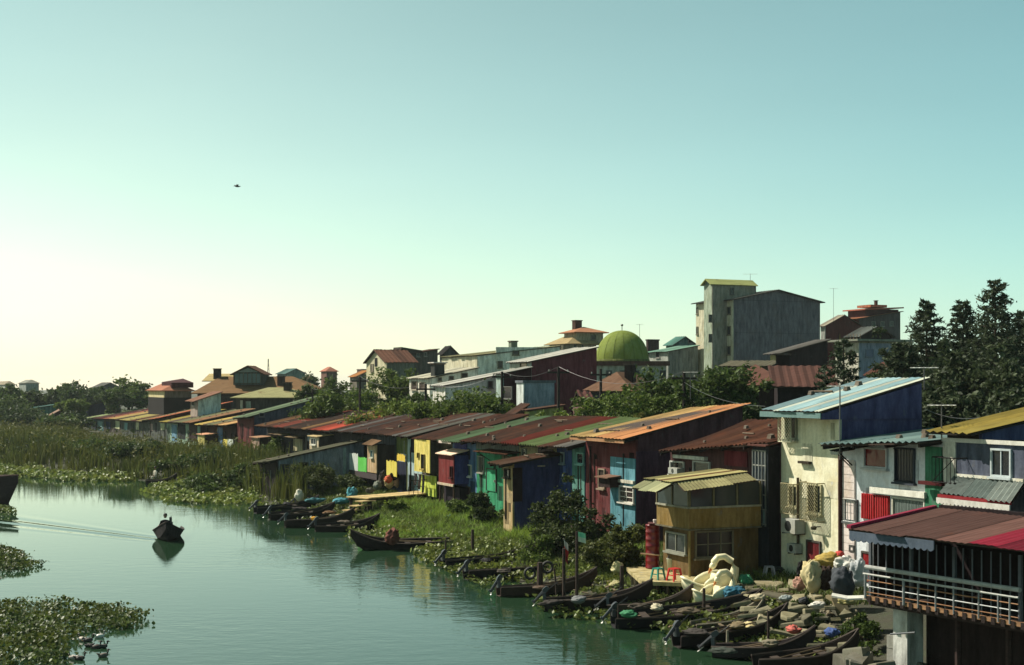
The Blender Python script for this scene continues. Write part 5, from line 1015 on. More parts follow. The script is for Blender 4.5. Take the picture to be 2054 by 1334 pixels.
# grass on the bank
GB = ppoly([(735, 1034), (800, 1024), (880, 1018), (940, 1004), (1000, 1005), (1090, 1020), (1200, 1075), (1290, 1120), (1240, 1150), (1130, 1120), (1040, 1095), (960, 1085), (850, 1075), (770, 1065)], .35)
xy = clump(scatter(GB, 1500), 42000, .22); hv = np.clip(.75+.7*hnoise(xy[:, 0]*1.1, xy[:, 1]*.9)+.4*hnoise(xy[:, 0]*3.3, xy[:, 1]*2.7), .25, 2.0); v, f = blades(xy, ground_z(xy[:, 0], xy[:, 1])-.03, 1.0, .04, .6, .5); zz = v.reshape(-1, 5, 3); zb_ = zz[:, :1, 2].copy(); zz[:, :, 2] = zb_+(zz[:, :, 2]-zb_)*.42*hv[:, None]; zz[:, :, :2] = zz[:, :1, :2]+(zz[:, :, :2]-zz[:, :1, :2])*.6; v = zz.reshape(-1, 3)
tag(fast('bank_grass', v, f, leafmat((116, 150, 72), .65, .35), None), 'bright green grass on the bank below the houses', 'grass', kind='stuff')
RG = [(-12, 92), (-5, 72), (3, 57), (8, 48), (16, 46), (12, 54), (4, 70), (-3, 85), (-10, 101), (-16, 112)]
xy = clump(scatter(RG, 1500), 46000, .3); k = bank_t(xy[:, 0], xy[:, 1]) > .3; xy = xy[k]; v, f = blades(xy, ground_z(xy[:, 0], xy[:, 1])-.03, .3, .035, .7, .6)
tag(fast('rough_grass', v, f, leafmat((92, 108, 58), .5, .3), None), 'sparse rough grass and weeds along the shore', 'grass', kind='stuff')
FG = [(-150, 215), (-80, 252), (-60, 205), (-45, 190), (-20, 150), (0, 120), (20, 90), (40, 75), (80, 75), (120, 160), (60, 330), (-90, 420), (-260, 330)]
xy = scatter(FG, 9000); v, f = leaves(np.column_stack([xy, ground_z(xy[:, 0], xy[:, 1])+rng.uniform(.1, 1.0, len(xy))]), .5); tag(fast('town_undergrowth', v, f, leafmat((62, 76, 42), .5), None), 'low undergrowth between the town buildings', 'undergrowth', kind='stuff')
# water hyacinth
def hyacinth(label, poly, dens, leaf, hgt, col=(92, 112, 56), z=0.0, far=False):
    p = np.asarray(ppoly(poly, z)); area = abs(np.sum(p[:, 0]*np.roll(p[:, 1], -1)-p[:, 1]*np.roll(p[:, 0], -1)))/2
    n = int(area*dens); ctr = scatter(p, max(20, n//7)); xy = clump(ctr, n, .17); k = inside(p, xy[:, 0], xy[:, 1]) | (rng.random(n) < .35); xy = xy[k]; n = len(xy)
    z_ = np.maximum(0, ground_z(xy[:, 0], xy[:, 1]))+.03+hgt*rng.random(n)**.8*(.55+.45*np.clip(hnoise(xy[:, 0]*1.4, xy[:, 1]*1.4)+.4, 0, 1))
    a = rng.uniform(0, 2*math.pi, n); tl = rng.uniform(.25, 1.25, n); d_ = np.stack([np.cos(a)*np.cos(tl), np.sin(a)*np.cos(tl), np.sin(tl)], 1)
    s = np.stack([-np.sin(a), np.cos(a), 0*a], 1); nn = np.cross(d_, s); L_ = (leaf*rng.uniform(.45, 1.35, n))[:, None]; c = np.column_stack([xy, z_])
    q = [c-d_*L_*.5, c-d_*L_*.2+s*L_*.42+nn*L_*.1, c+d_*L_*.28+s*L_*.38+nn*L_*.12, c+d_*L_*.52, c+d_*L_*.28-s*L_*.38+nn*L_*.12, c-d_*L_*.2-s*L_*.42+nn*L_*.1]
    v = np.stack(q, 1).reshape(-1, 3); i = np.arange(n)*6; f = np.concatenate([np.stack([i, i+1, i+2, i+3], 1), np.stack([i, i+3, i+4, i+5], 1)])
    tag(fast('water_hyacinth', v, f, leafmat(tuple(int(q*1.08) for q in col), .65, .3, .45, .25), None), label, 'water plants', kind='stuff')
hyacinth('large floating mat of water hyacinth at the lower left', [(-260, 1222), (0, 1216), (120, 1212), (250, 1222), (300, 1240), (268, 1262), (175, 1270), (138, 1300), (145, 1345), (-60, 1345), (-260, 1345)], 135, .12, .34, (66, 82, 44))
hyacinth('small floating mat of water hyacinth at the left edge', [(-200, 1100), (0, 1098), (50, 1110), (55, 1125), (90, 1134), (50, 1146), (-40, 1152), (-200, 1150)], 90, .13, .34, (64, 80, 44))
hyacinth('strip of water hyacinth under the reeds at the left', [(-60, 915), (60, 935), (110, 950), (180, 948), (270, 955), (290, 962), (250, 968), (130, 966), (80, 960), (-60, 950)], 20, .3, .4, (94, 112, 62))
hyacinth('band of water hyacinth in front of the reed bed', [(285, 985), (330, 968), (400, 975), (520, 990), (525, 1012), (430, 1014), (340, 1006)], 30, .24, .4, (96, 114, 62))
hyacinth('tiny water hyacinth tuft by the dark boat', [(0, 1018), (30, 1022), (28, 1032), (-30, 1035), (-60, 1020)], 40, .2, .3, (76, 94, 50))
hyacinth('water hyacinth around the middle boats', [(700, 1060), (790, 1055), (880, 1080), (960, 1092), (1060, 1110), (1150, 1130), (1240, 1160), (1250, 1195), (1150, 1180), (1040, 1165), (930, 1150), (870, 1135), (820, 1112), (860, 1095), (760, 1090), (700, 1080)], 46, .16, .34, (88, 104, 54), .05)
hyacinth('water hyacinth between the near boats', [(1270, 1210), (1330, 1190), (1420, 1235), (1520, 1225), (1580, 1250), (1540, 1275), (1460, 1270), (1370, 1262)], 60, .15, .3, (84, 100, 54), .05)
hyacinth('water hyacinth crowding the near boats', [(1060, 1215), (1180, 1195), (1290, 1205), (1380, 1240), (1500, 1270), (1600, 1290), (1560, 1325), (1440, 1300), (1330, 1275), (1210, 1250), (1100, 1238)], 55, .15, .34, (76, 92, 50), .02)
hyacinth('water hyacinth around the moored cluster', [(520, 1006), (640, 1000), (720, 1030), (740, 1062), (690, 1070), (620, 1050), (540, 1035)], 20, .18, .3, (76, 92, 50), .02)
hyacinth('water hyacinth reaching out from the middle bank', [(860, 1090), (960, 1120), (1040, 1150), (1100, 1180), (1060, 1200), (980, 1182), (900, 1150), (840, 1120)], 34, .16, .32, (80, 96, 52), .02)
hyacinth('water hyacinth at the bottom edge right', [(1420, 1302), (1500, 1285), (1600, 1278), (1660, 1295), (1700, 1330), (1620, 1340), (1480, 1322)], 60, .14, .28, (84, 100, 54), .05)
from mathutils import noise as mnoise
# ------------------------------------------------------------------ boats
def hull_mesh(Ln, B, D, bow=.75, stern=.6, flare=.8, rake=.8):
    n = 14; out, inn = [], []
    for i in range(n+1):
        t = i/n; x = Ln*t-Ln*.5
        hb = B/2*((stern+(1-stern)*math.sin(min(1, t/.5)*math.pi/2)) if t < .5 else max(.02, math.cos((t-.5)/.5*math.pi/2)**.75))
        sh = D*(.62+.1*(1-t)**2)+bow*max(0, (t-.45)/.55)**2.2; ke = -.12+(sh+.02)*max(0, (t-rake)/(1-rake))**2*.8
        ch = ke+(sh-ke)*.3
        ring = [(x, -hb, sh), (x, -hb*flare, ch), (x, 0, ke), (x, hb*flare, ch), (x, hb, sh)]
        hi = max(.008, hb-.05); fl = min(sh-.06, ke+.1); ci = max(fl, ch)
        out.append(ring); inn.append([(x, hi, sh), (x, hi*flare, ci), (x, 0, fl), (x, -hi*flare, ci), (x, -hi, sh)])
    m = MB(); vs = []; fs = []
    for a, b in zip(out, inn): vs += a+b
    for i in range(n):
        for k in range(10):
            p, q = i*10+k, i*10+(k+1) % 10; fs.append((p, q, q+10, p+10))
    fs.append(tuple(range(9, -1, -1))); fs.append(tuple(range(n*10, n*10+10)))
    return m.add(vs, fs), out
def outboard(root, x, z, cowl=(44, 44, 50), tip=(206, 200, 190), ang=0.8, side=0.0, S=.52):
    ca, sa = math.cos(ang), math.sin(ang); o = Vector((x, side, z))
    ax = Vector((-ca, 0, -sa)); up = Vector((-sa, 0, ca))                 # leg points back and down
    q = lambda a, b, c=0: tuple(o+ax*a*S*(1.25 if a > 0 else 1)+up*b*S+Vector((0, c*S, 0)))
    h = MB()
    ring = [(-.02, .14), (-.12, .17), (-.34, .16), (-.45, .1), (-.47, -.06), (-.38, -.15), (-.1, -.15), (-.02, -.1)]
    h.add([q(a, b, -.13) for a, b in ring]+[q(a, b, .13) for a, b in ring], [tuple(range(7, -1, -1)), tuple(range(8, 16))]+[(i, (i+1) % 8, 8+(i+1) % 8, 8+i) for i in range(8)])
    p = h.build('outboard_motor', plastic(cowl, .35), root)
    MB().tube([q(-.05, 0), q(.5, 0), q(.78, 0)], [.07, .05, .045], 6).build('shaft', plastic((44, 44, 48)), p)
    MB().tube([q(.76, -.12), q(.76, 0), q(.76, .16)], [.03, .055, .03], 6).build('gearcase', plastic((70, 70, 74)), p)
    for k in range(3):
        a = 2.1*k; e = Vector((0, math.cos(a), 0))*.13+ax*(math.sin(a)*.13); b0 = Vector(q(.78, -.16)); MB().prism([b0, b0+e*.9+up*.02+e.cross(up)*.3, b0+e, b0+e*.9-e.cross(up)*.3], up*.012).build('propeller_blade', plastic(tip, .3), p)
    MB().tube([q(-.2, -.1), tuple(o+Vector((.55, .05, .32)))], .018, 5).build('tiller', plastic((40, 40, 42)), p)
    MB().box(x-.03, x+.08, side-.12, side+.12, z-.28, z-.02).build('clamp', plastic((60, 60, 64)), p)
    return p
def boat(label, stern, bow, B=1.25, D=.5, col=(52, 40, 40), zb=.2, motor=True, bowh=.55, trim=(70, 60, 54), ang=.75, group='wooden fishing boats', extra=0, zs=0.0):
    if stern[0] > 1000: stern = (stern[0]+rnd.uniform(14, 40), stern[1]-rnd.uniform(1, 6))
    s = PZ(stern[0], stern[1], zs); e = PZ(bow[0], bow[1], zb+D*.6); v = Vector((e.x-s.x, e.y-s.y)); Ln = v.length
    c = Vector(((s.x+e.x)/2, (s.y+e.y)/2, zs+zb*.35+.02)); t = thing('fishing_boat', label, 'boat', c, 0, group)
    t.rotation_euler = (rnd.uniform(-.12, .12), -math.atan2(zb, Ln)*.7, math.atan2(v.y, v.x))
    m, out = hull_mesh(Ln, B, D, bowh); m.build('hull', wood(col), t)
    for k in (0, 4): MB().tube([Vector(r[k])+Vector((0, 0, .02)) for r in out], .035, 5).build('gunwale', wood(trim), t)
    for f in (.22, .45, .66):
        i = int(f*14); y = out[i][4][1]-.06; z = out[i][4][2]-.1; x = out[i][4][0]; MB().box(x-.12, x+.12, -y, y, z, z+.035).build('thwart', wood((62, 52, 45)), t)
    for f in (.12, .34, .55, .76):
        i = int(f*14); r = out[i]; MB().tube([(r[1][0], r[1][1]*.93, r[1][2]+.02), (r[2][0], 0, r[2][2]+.13), (r[3][0], r[3][1]*.93, r[3][2]+.02)], .025, 4).build('frame_rib', wood((70, 56, 48)), t)
    for s in (-1, 1):                             # a pair of oars or punt poles thrown in
        o = MB().tube([(-Ln*.3, s*B*.12, D*.5), (Ln*.16, s*B*.2+rnd.uniform(-.1, .1), D*.78+rnd.uniform(0, .1))], .022, 5).build('oar', wood((112, 94, 72)), t)
        MB().hexa([(-Ln*.3-.4, s*B*.12-.07, D*.49), (-Ln*.3+.02, s*B*.12-.03, D*.49), (-Ln*.3+.02, s*B*.12+.03, D*.49), (-Ln*.3-.4, s*B*.12+.07, D*.49)], [(-Ln*.3-.4, s*B*.12-.07, D*.51), (-Ln*.3+.02, s*B*.12-.03, D*.52), (-Ln*.3+.02, s*B*.12+.03, D*.52), (-Ln*.3-.4, s*B*.12+.07, D*.51)]).build('oar_blade', wood((112, 94, 72)), o)
    for q in range(3): MB().tube([(Ln*(.1+.1*q)+.25*math.cos(a), .2*math.sin(a), D*.35+.02*q) for a in [x_*.7 for x_ in range(10)]], .018, 4).build('rope_coil', plastic((120, 108, 88)), t)
    if motor: outboard(t, -Ln/2, D*.72+.28, ang=ang)
    return t, Ln
W1 = (42, 32, 31); W2 = (34, 30, 33); W3 = (50, 39, 34)
boat('dark boat with raised motor beside the two flag poles', (1052, 1226), (1312, 1190), 1.3, .5, W1, .3)
boat('long dark boat below the white swan boats', (1212, 1262), (1530, 1205), 1.35, .5, W2, .45, bowh=.5)
boat('boat with raised motor in front of the rubble', (1330, 1304), (1585, 1240), 1.2, .45, W1, .4)
boat('boat cut by the bottom edge near the white pillar', (1500, 1352), (1728, 1296), 1.25, .5, W3, .35, motor=False)
boat('long boat moored in the water plants with a raised motor', (935, 1163), (1195, 1128), 1.25, .45, W1, .15)
boat('second boat tied behind it with dark motor', (888, 1140), (1090, 1108), 1.2, .45, W2, .15)
boat('slim boat lying along the water plants, bow to the left', (905, 1096), (702, 1092), 1.2, .45, W1, .0, motor=False, bowh=.7)
boat('green edged half sunken boat beyond the slim boat', (800, 1068), (905, 1052), 1.1, .4, (80, 100, 84), .1, motor=False, trim=(120, 160, 140))
boat('dark boat with motor at the left end of the moored cluster', (512, 1030), (640, 1010), 1.3, .5, W2, .15, ang=.7)
boat('second boat of the moored cluster with tilted motor', (540, 1043), (672, 1024), 1.3, .5, W1, .15, ang=.8)
boat('boat in the cluster carrying a yellow bundle', (572, 1058), (712, 1038), 1.3, .5, W3, .15, ang=.7)
boat('outermost boat of the cluster below the landing stage', (632, 1066), (762, 1050), 1.25, .45, W1, .1, ang=.75)
boat('boat beside the white sack in the cluster', (592, 1018), (700, 1004), 1.2, .45, W2, .15)
boat('small boat half hidden in the reeds with a seated person', (292, 972), (356, 962), 1.2, .45, W1, .1, motor=False)
boat('narrow boat squeezed between the platform and the swan boats', (1185, 1236), (1395, 1200), 1.0, .4, (74, 60, 50), .35, ang=.6)
boat('weathered grey boat pulled up beside the rubble', (1372, 1276), (1540, 1222), 1.0, .42, (96, 88, 78), .45, motor=False, trim=(140, 130, 112))
boat('low dark boat nearest the bottom edge', (1402, 1322), (1640, 1290), 1.05, .4, (48, 40, 42), .3, ang=.65)
boat('old brown boat tied below the tyres', (1000, 1196), (1200, 1166), 1.15, .42, (70, 52, 44), .15, ang=.9)
boat('thin canoe among the middle water plants', (985, 1120), (1150, 1092), .9, .35, (84, 70, 60), .1, motor=False)
# boat under way, bow towards the viewer
bp = PZ(333, 1089, 0); sp = bp*1.0+Vector((bp.x, bp.y, 0)).normalized()*5.4+Vector((.25, 0, 0)); v = bp-sp; c = (bp+sp)/2
t = thing('motor_boat', 'dark boat with one person motoring towards the viewer in mid river', 'boat', (c.x, c.y, -.02)); t.rotation_euler = (0, -.05, math.atan2(v.y, v.x)); Ln = v.length
m, out = hull_mesh(Ln, 1.6, .62, .55, .7, .72); m.build('hull', wood((44, 38, 40)), t)
for k in (0, 4): MB().tube([Vector(r[k])+Vector((0, 0, .02)) for r in out], .035, 5).build('gunwale', wood((60, 50, 46)), t)
for i in (3, 6, 9): y = out[i][4][1]-.06; z = out[i][4][2]-.12; x = out[i][4][0]; MB().box(x-.12, x+.12, -y, y, z, z+.035).build('thwart', wood((70, 58, 50)), t)
outboard(t, -Ln/2, .75, ang=1.45); MOVE = t
# big dark boat at the left edge
a = PZ(-230, 1004, 0); b_ = PZ(26, 1010, 0); v = b_-a
t = thing('barge', 'large dark brown boat hull cut by the left edge', 'boat', ((a.x+b_.x)/2, (a.y+b_.y)/2, 0)); t.rotation_euler = (0, 0, math.atan2(v.y, v.x))
m, out = hull_mesh(v.length+.8, 2.6, 2.75, .2, .8, .8, .93); m.build('hull', wood((62, 44, 44)), t)
for k in (0, 4): MB().tube([Vector(r[k])+Vector((0, 0, .03)) for r in out], .06, 5).build('gunwale', wood((80, 58, 54)), t)
for i in (3, 7): y = out[i][4][1]-.06; z = out[i][4][2]-.3; x = out[i][4][0]; MB().box(x-.2, x+.2, -y, y, z, z+.06).build('thwart', wood((90, 76, 64)), t)
MB().tube([out[12][4], tuple(Vector(out[12][4])+Vector((.1, .05, -.7)))], .03, 4).build('mooring_rope', plastic((120, 110, 96)), t)

# ------------------------------------------------------------------ people
def person(label, loc, rot, nodes, edges, cloth, skin=(150, 110, 86), hair=(24, 20, 20), group=None, head=None):
    t = thing('person', label, 'person', loc, rot, group); me = bpy.data.meshes.new('body'); me.from_pydata([n[0] for n in nodes], edges, []); me.update()
    o = bpy.data.objects.new('body', me); COL.objects.link(o); o.parent = t; me.materials.append(paint(cloth, .3))
    sm = o.modifiers.new('skin', 'SKIN'); sm.use_smooth_shade = True
    for sv, n in zip(me.skin_vertices[0].data, nodes): sv.radius = (n[1], n[1]*n[2] if len(n) > 2 else n[1])
    me.skin_vertices[0].data[0].use_root = True
    o.modifiers.new('sub', 'SUBSURF').levels = 1; o.modifiers['sub'].render_levels = 2
    h = Vector(head or nodes[3][0]); prof = [(.004, -.13), (.055, -.115), (.078, -.06), (.088, 0), (.092, .05), (.08, .1), (.045, .125), (.004, .132)]
    hd = MB().lathe(prof, 12, h).build('head', plastic(skin, .6), t, True)
    MB().lathe([(.099, .0), (.103, .055), (.09, .108), (.05, .136), (.004, .143)], 12, h-Vector((.012, 0, 0))).build('hair', plastic(hair, .7), hd, True)
    MB().add([h+Vector(p) for p in ((.088, 0, .03), (.085, .02, -.03), (.115, 0, -.025), (.085, -.02, -.03))], [(0, 1, 2), (0, 2, 3), (1, 3, 2)]).build('nose', plastic(skin, .6), hd)
    for s in (-1, 1):
        MB().lathe([(.003, -.012), (.012, 0), (.003, .012)], 6, h+Vector((.083, s*.034, .025))).build('eye', plastic((20, 18, 18)), hd); MB().lathe([(.004, -.03), (.02, 0), (.004, .03)], 6, h+Vector((0, s*.093, 0))).build('ear', plastic(skin, .6), hd)
    MB().box(h.x+.078, h.x+.088, h.y-.025, h.y+.025, h.z-.07, h.z-.06).build('mouth', plastic((110, 60, 54)), hd)
    return t
def hands(t, pts, skin=(150, 110, 86)):
    for p, d in pts:
        p = Vector(p); d = Vector(d).normalized(); s = d.cross(Vector((0, 0, 1))).normalized(); m = MB(); m.tube([p, p+d*.05, p+d*.09], [.03, .04, .035], 6)
        h = m.build('hand', plastic(skin, .6), t)
        for k in range(4): q = p+d*.085+s*(k-1.5)*.018; MB().tube([q, q+d*.04, q+d*(.06+.01*(k in (1, 2)))-Vector((0, 0, .035))], [.01, .009, .007], 4).build('finger', plastic(skin, .6), h)
        q = p+d*.03+s*.035; MB().tube([q, q+s*.03+d*.03, q+s*.03+d*.055], [.011, .01, .008], 4).build('thumb', plastic(skin, .6), h)
# sitting nodes: pelvis, belly, chest, neck, then arms and legs
SIT = [((0, 0, .1), .15, .8), ((0, 0, .3), .14, .8), ((.02, 0, .5), .16, .7), ((.03, 0, .64), .055), ((.02, .19, .53), .065), ((.12, .25, .3), .05), ((.32, .18, .22), .036), ((.02, -.19, .53), .065), ((-.12, -.3, .32), .05), ((-.3, -.34, .28), .036), ((.1, .1, .08), .095), ((.46, .12, .1), .075), ((.44, .12, -.3), .05), ((.55, .12, -.34), .035), ((.1, -.1, .08), .095), ((.46, -.14, .1), .075), ((.42, -.14, -.3), .05), ((.53, -.14, -.34), .035)]
SED = [(0, 1), (1, 2), (2, 3), (2, 4), (4, 5), (5, 6), (2, 7), (7, 8), (8, 9), (0, 10), (10, 11), (11, 12), (12, 13), (0, 14), (14, 15), (15, 16), (16, 17)]
ca = math.cos(MOVE.rotation_euler.z); sa = math.sin(MOVE.rotation_euler.z); sx = -Ln/2+.7
p_ = person('person in dark clothes seated at the stern of the moving boat', (MOVE.location.x+ca*sx+sa*.25, MOVE.location.y+sa*sx-ca*.25, .14), MOVE.rotation_euler.z, SIT, SED, (36, 34, 40), head=(.04, 0, .84)); hands(p_, [((.32, .18, .22), (1, 0, -.2)), ((-.3, -.34, .28), (-1, -.2, 0))])
q = PZ(312, 966, 0); p_ = person('person in a pale shirt seated in the boat by the reeds', (q.x, q.y, .32), -2.2, SIT, SED, (200, 190, 170), head=(.04, 0, .84)); hands(p_, [((.32, .18, .22), (1, 0, -.2)), ((-.3, -.34, .28), (-1, -.2, 0))])

# ------------------------------------------------------------------ birds
def ellipsoid(m, c, r, n=10, k=7, tilt=0.0):
    vs, fs = [], []
    for i in range(k+1):
        a = math.pi*i/k-math.pi/2
        for j in range(n):
            b = 2*math.pi*j/n; x, y, z = math.sin(a)*r[0], math.cos(a)*math.cos(b)*r[1]+0, math.cos(a)*math.sin(b)*r[2]; vs.append((c[0]+x*math.cos(tilt)-z*math.sin(tilt), c[1]+y, c[2]+x*math.sin(tilt)+z*math.cos(tilt)))
    for i in range(k):
        for j in range(n): fs.append((i*n+j, i*n+(j+1) % n, (i+1)*n+(j+1) % n, (i+1)*n+j))
    return m.add(vs, fs)
for i, (px, py, rt, c, lb) in enumerate(((165, 1285, 2.6, (190, 180, 166), 'pale duck highest up beside the floating mat'), (177, 1287, .4, (60, 52, 48), 'dark duck next to the pale duck by the mat'), (200, 1279, .2, (206, 200, 190), 'white breasted duck on open water at the top right of the flock'), (178, 1298, 3.0, (54, 48, 46), 'dark duck in the middle of the flock'), (192, 1301, .3, (70, 58, 50), 'brown duck in the middle of the flock'), (206, 1300, .1, (52, 46, 44), 'dark duck swimming right of the brown duck'), (207, 1318, .5, (96, 84, 74), 'grey brown duck lowest on open water'), (147, 1322, 2.9, (196, 186, 174), 'pale duck at the lower edge of the mat'), (160, 1324, .2, (66, 54, 48), 'brown duck beside the lower pale duck'))):
    q = PZ(px, py, 0); t = thing('duck', lb, 'duck', (q.x, q.y, .0), rt, 'ducks by the floating mat'); m = MB(); ellipsoid(m, (0, 0, .05), (.15, .08, .075), tilt=.12); m.tube([(-.12, 0, .08), (-.2, 0, .13)], [.04, .01], 5); m.build('body', plastic(c, .7), t, True)
    m = MB(); m.tube([(.1, 0, .07), (.14, 0, .14), (.14, 0, .19)], [.035, .026, .024], 6); ellipsoid(m, (.15, 0, .205), (.042, .03, .032), 8, 5); m.build('head', plastic(tuple(int(v*.7) for v in c), .7), t, True); MB().tube([(.185, 0, .2), (.225, 0, .192)], [.014, .008], 5).build('bill', plastic((180, 130, 40)), t)
q = P(476, 374, 110); t = thing('flying_bird', 'small dark bird flying in the open sky', 'bird', q, .5); m = MB(); ellipsoid(m, (0, 0, 0), (.2, .06, .06), 8, 6); m.tube([(.16, 0, .02), (.27, 0, .03)], [.045, .012], 5); m.prism([(-.17, -.02, 0), (-.17, .02, 0), (-.32, .06, 0), (-.32, -.06, 0)], (0, 0, .012)); m.build('body', plastic((30, 28, 28), .8), t, True)
for s in (-1, 1): MB().prism([(.08, s*.04, .02), (-.08, s*.04, .02), (-.14, s*.24, .14), (-.12, s*.4, .07), (.0, s*.26, .15)], (0, 0, .012)).build('wing', plastic((34, 30, 30), .8), t)

# ------------------------------------------------------------------ swan boats, platform, drums, stools
def swan(label, px, py, z, rot, s=1.0):
    q = PZ(px, py, z); t = thing('swan_boat', label, 'pedal boat', q, rot, 'swan boats'); t.scale = (s, s, s); c = plastic((226, 216, 176), .35)
    m, out = hull_mesh(2.1, 1.05, .55, .35, .75, .8); m.build('hull', c, t, True)
    for k in (0, 4): MB().tube([Vector(r[k])+Vector((0, 0, .0)) for r in out], .05, 6).build('rim', c, t, True)
    pts = [(-.75, 0, .3), (-.95, 0, .62), (-1.0, 0, .92), (-.86, 0, 1.2), (-.6, 0, 1.36), (-.34, 0, 1.34), (-.2, 0, 1.18), (-.2, 0, 1.05)]; pts = [(p[0]*1.0, p[1], p[2]) for p in pts]
    MB().tube(pts, [.24, .19, .15, .125, .12, .125, .13, .1], 10).build('neck', c, t, True)
    m = MB(); ellipsoid(m, (-.16, 0, 1.06), (.17, .12, .12), tilt=-.9); hd = m.build('head', c, t, True); MB().tube([(-.08, 0, .94), (.02, 0, .78)], [.07, .02], 6).build('beak', plastic((196, 120, 50)), hd)
    for sd in (-1, 1): m = MB(); ellipsoid(m, (-.2, sd*.5, .55), (.62, .1, .26), tilt=-.25); m.build('wing', c, t, True)
    MB().box(-.1, .35, -.36, .36, .3, .36).build('seat', plastic((200, 190, 150)), t); MB().hexa([(-.2, -.36, .3), (-.1, -.36, .3), (-.1, .36, .3), (-.2, .36, .3)], [(-.32, -.36, .75), (-.24, -.36, .75), (-.24, .36, .75), (-.32, .36, .75)]).build('backrest', c, t)
swan('large white swan pedal boat with looped neck', 1422, 1194, .55, math.radians(195)); swan('smaller white swan pedal boat in front of the large one', 1432, 1212, .4, math.radians(205), .82)
pl = [PZ(1256, 1138, .88), PZ(1287, 1166, .88), PZ(1455, 1172, .88), PZ(1500, 1150, .88), PZ(1440, 1128, .88)]
t = thing('landing_platform', 'concrete slab platform on wooden piles in front of the yellow kiosk', 'platform', (pl[1].x, pl[1].y, 0)); o = Vector((pl[1].x, pl[1].y, 0)); MB().prism([p-o-Vector((0, 0, .14)) for p in pl], (0, 0, .14)).build('slab', paint((190, 172, 116)), t)
for i in range(9): p = pl[0].lerp(pl[1], i/8)-o+Vector((.06, .05, 0)); MB().tube([(p.x, p.y, -.7), (p.x+rnd.uniform(-.05, .05), p.y, .72)], rnd.uniform(.05, .08), 6).build('pile', wood((104, 92, 70)), t)
for i in range(8): p = pl[1].lerp(pl[2], (i+.5)/8)-o+Vector((0, .1, 0)); MB().tube([(p.x, p.y, -.7), (p.x, p.y, .72)], rnd.uniform(.05, .08), 6).build('pile', wood((84, 68, 56)), t)
def stool(label, px, py, z, c, s=1.0):
    q = PZ(px, py, z); t = thing('plastic_stool', label, 'stool', q, rnd.uniform(0, 1), 'plastic stools'); m = plastic(c, .35); h = .42*s; a = .15*s; MB().box(-a, a, -a, a, h-.04, h).build('seat', m, t)
    for sx in (-1, 1):
        for sy in (-1, 1): MB().hexa([(sx*a*1.25-.025, sy*a*1.25-.025, 0), (sx*a*1.25+.025, sy*a*1.25-.025, 0), (sx*a*1.25+.025, sy*a*1.25+.025, 0), (sx*a*1.25-.025, sy*a*1.25+.025, 0)], [(sx*a*.85-.03, sy*a*.85-.03, h-.042), (sx*a*.85+.03, sy*a*.85-.03, h-.042), (sx*a*.85+.03, sy*a*.85+.03, h-.042), (sx*a*.85-.03, sy*a*.85+.03, h-.042)]).build('leg', m, t)
    for sx in (-1, 1): MB().box(sx*a*1.02-.015, sx*a*1.02+.015, -a*1.02, a*1.02, h*.42, h*.5).build('stretcher', m, t)
stool('teal green plastic stool on the platform', 1320, 1162, .88, (40, 130, 112)); stool('red plastic stool on the platform', 1353, 1165, .88, (190, 26, 30), 1.1); stool('white plastic stool in the shade beside the cream house', 1543, 1158, .88, (150, 152, 160), 1.0)
q = PZ(1309, 1140, .88); t = thing('red_drum_stove', 'tall dark red metal drum stove at the platform edge', 'stove', q)
prof = [(.0, 0), (.27, 0)]
for k in range(2):
    z0 = .02+k*.85; prof += [(.27, z0), (.29, z0+.02), (.27, z0+.04), (.27, z0+.26), (.285, z0+.28), (.27, z0+.3), (.27, z0+.54), (.285, z0+.56), (.27, z0+.58), (.27, z0+.8), (.29, z0+.82)]
MB().lathe(prof+[(.27, 1.72), (0, 1.72)], 20).build('drum', plastic((112, 22, 26), .28), t, True)
MB().box(-.15, .55, -.35, .35, 1.73, 1.78).build('lid_board', wood((80, 40, 38)), t); MB().tube([(-.5, -.3, .62), (.25, -.32, .55)], .03, 5).build('pipe_handle', plastic((196, 160, 130)), t); MB().tube([(.25, 0, 1.8), (.5, .1, 2.05)], .04, 5).build('flue', plastic((150, 110, 90)), t)
MB().lathe([(.01, 0), (.1, 0), (.12, .12), (.1, .14)], 8, (.12, -.1, 1.79)).build('pot', plastic((206, 190, 180)), t)
q = PZ(1347, 1146, .88); t = thing('white_bucket', 'pale plastic bucket at the kiosk corner', 'bucket', q); MB().lathe([(.01, 0), (.15, 0), (.19, .48), (.2, .5), (.17, .48), (.14, .05)], 14).build('bucket_body', plastic((176, 176, 150)), t, True); MB().tube([(-.19, 0, .46), (-.1, 0, .6), (.1, 0, .6), (.19, 0, .46)], .01, 4).build('handle', plastic((90, 96, 120)), t)
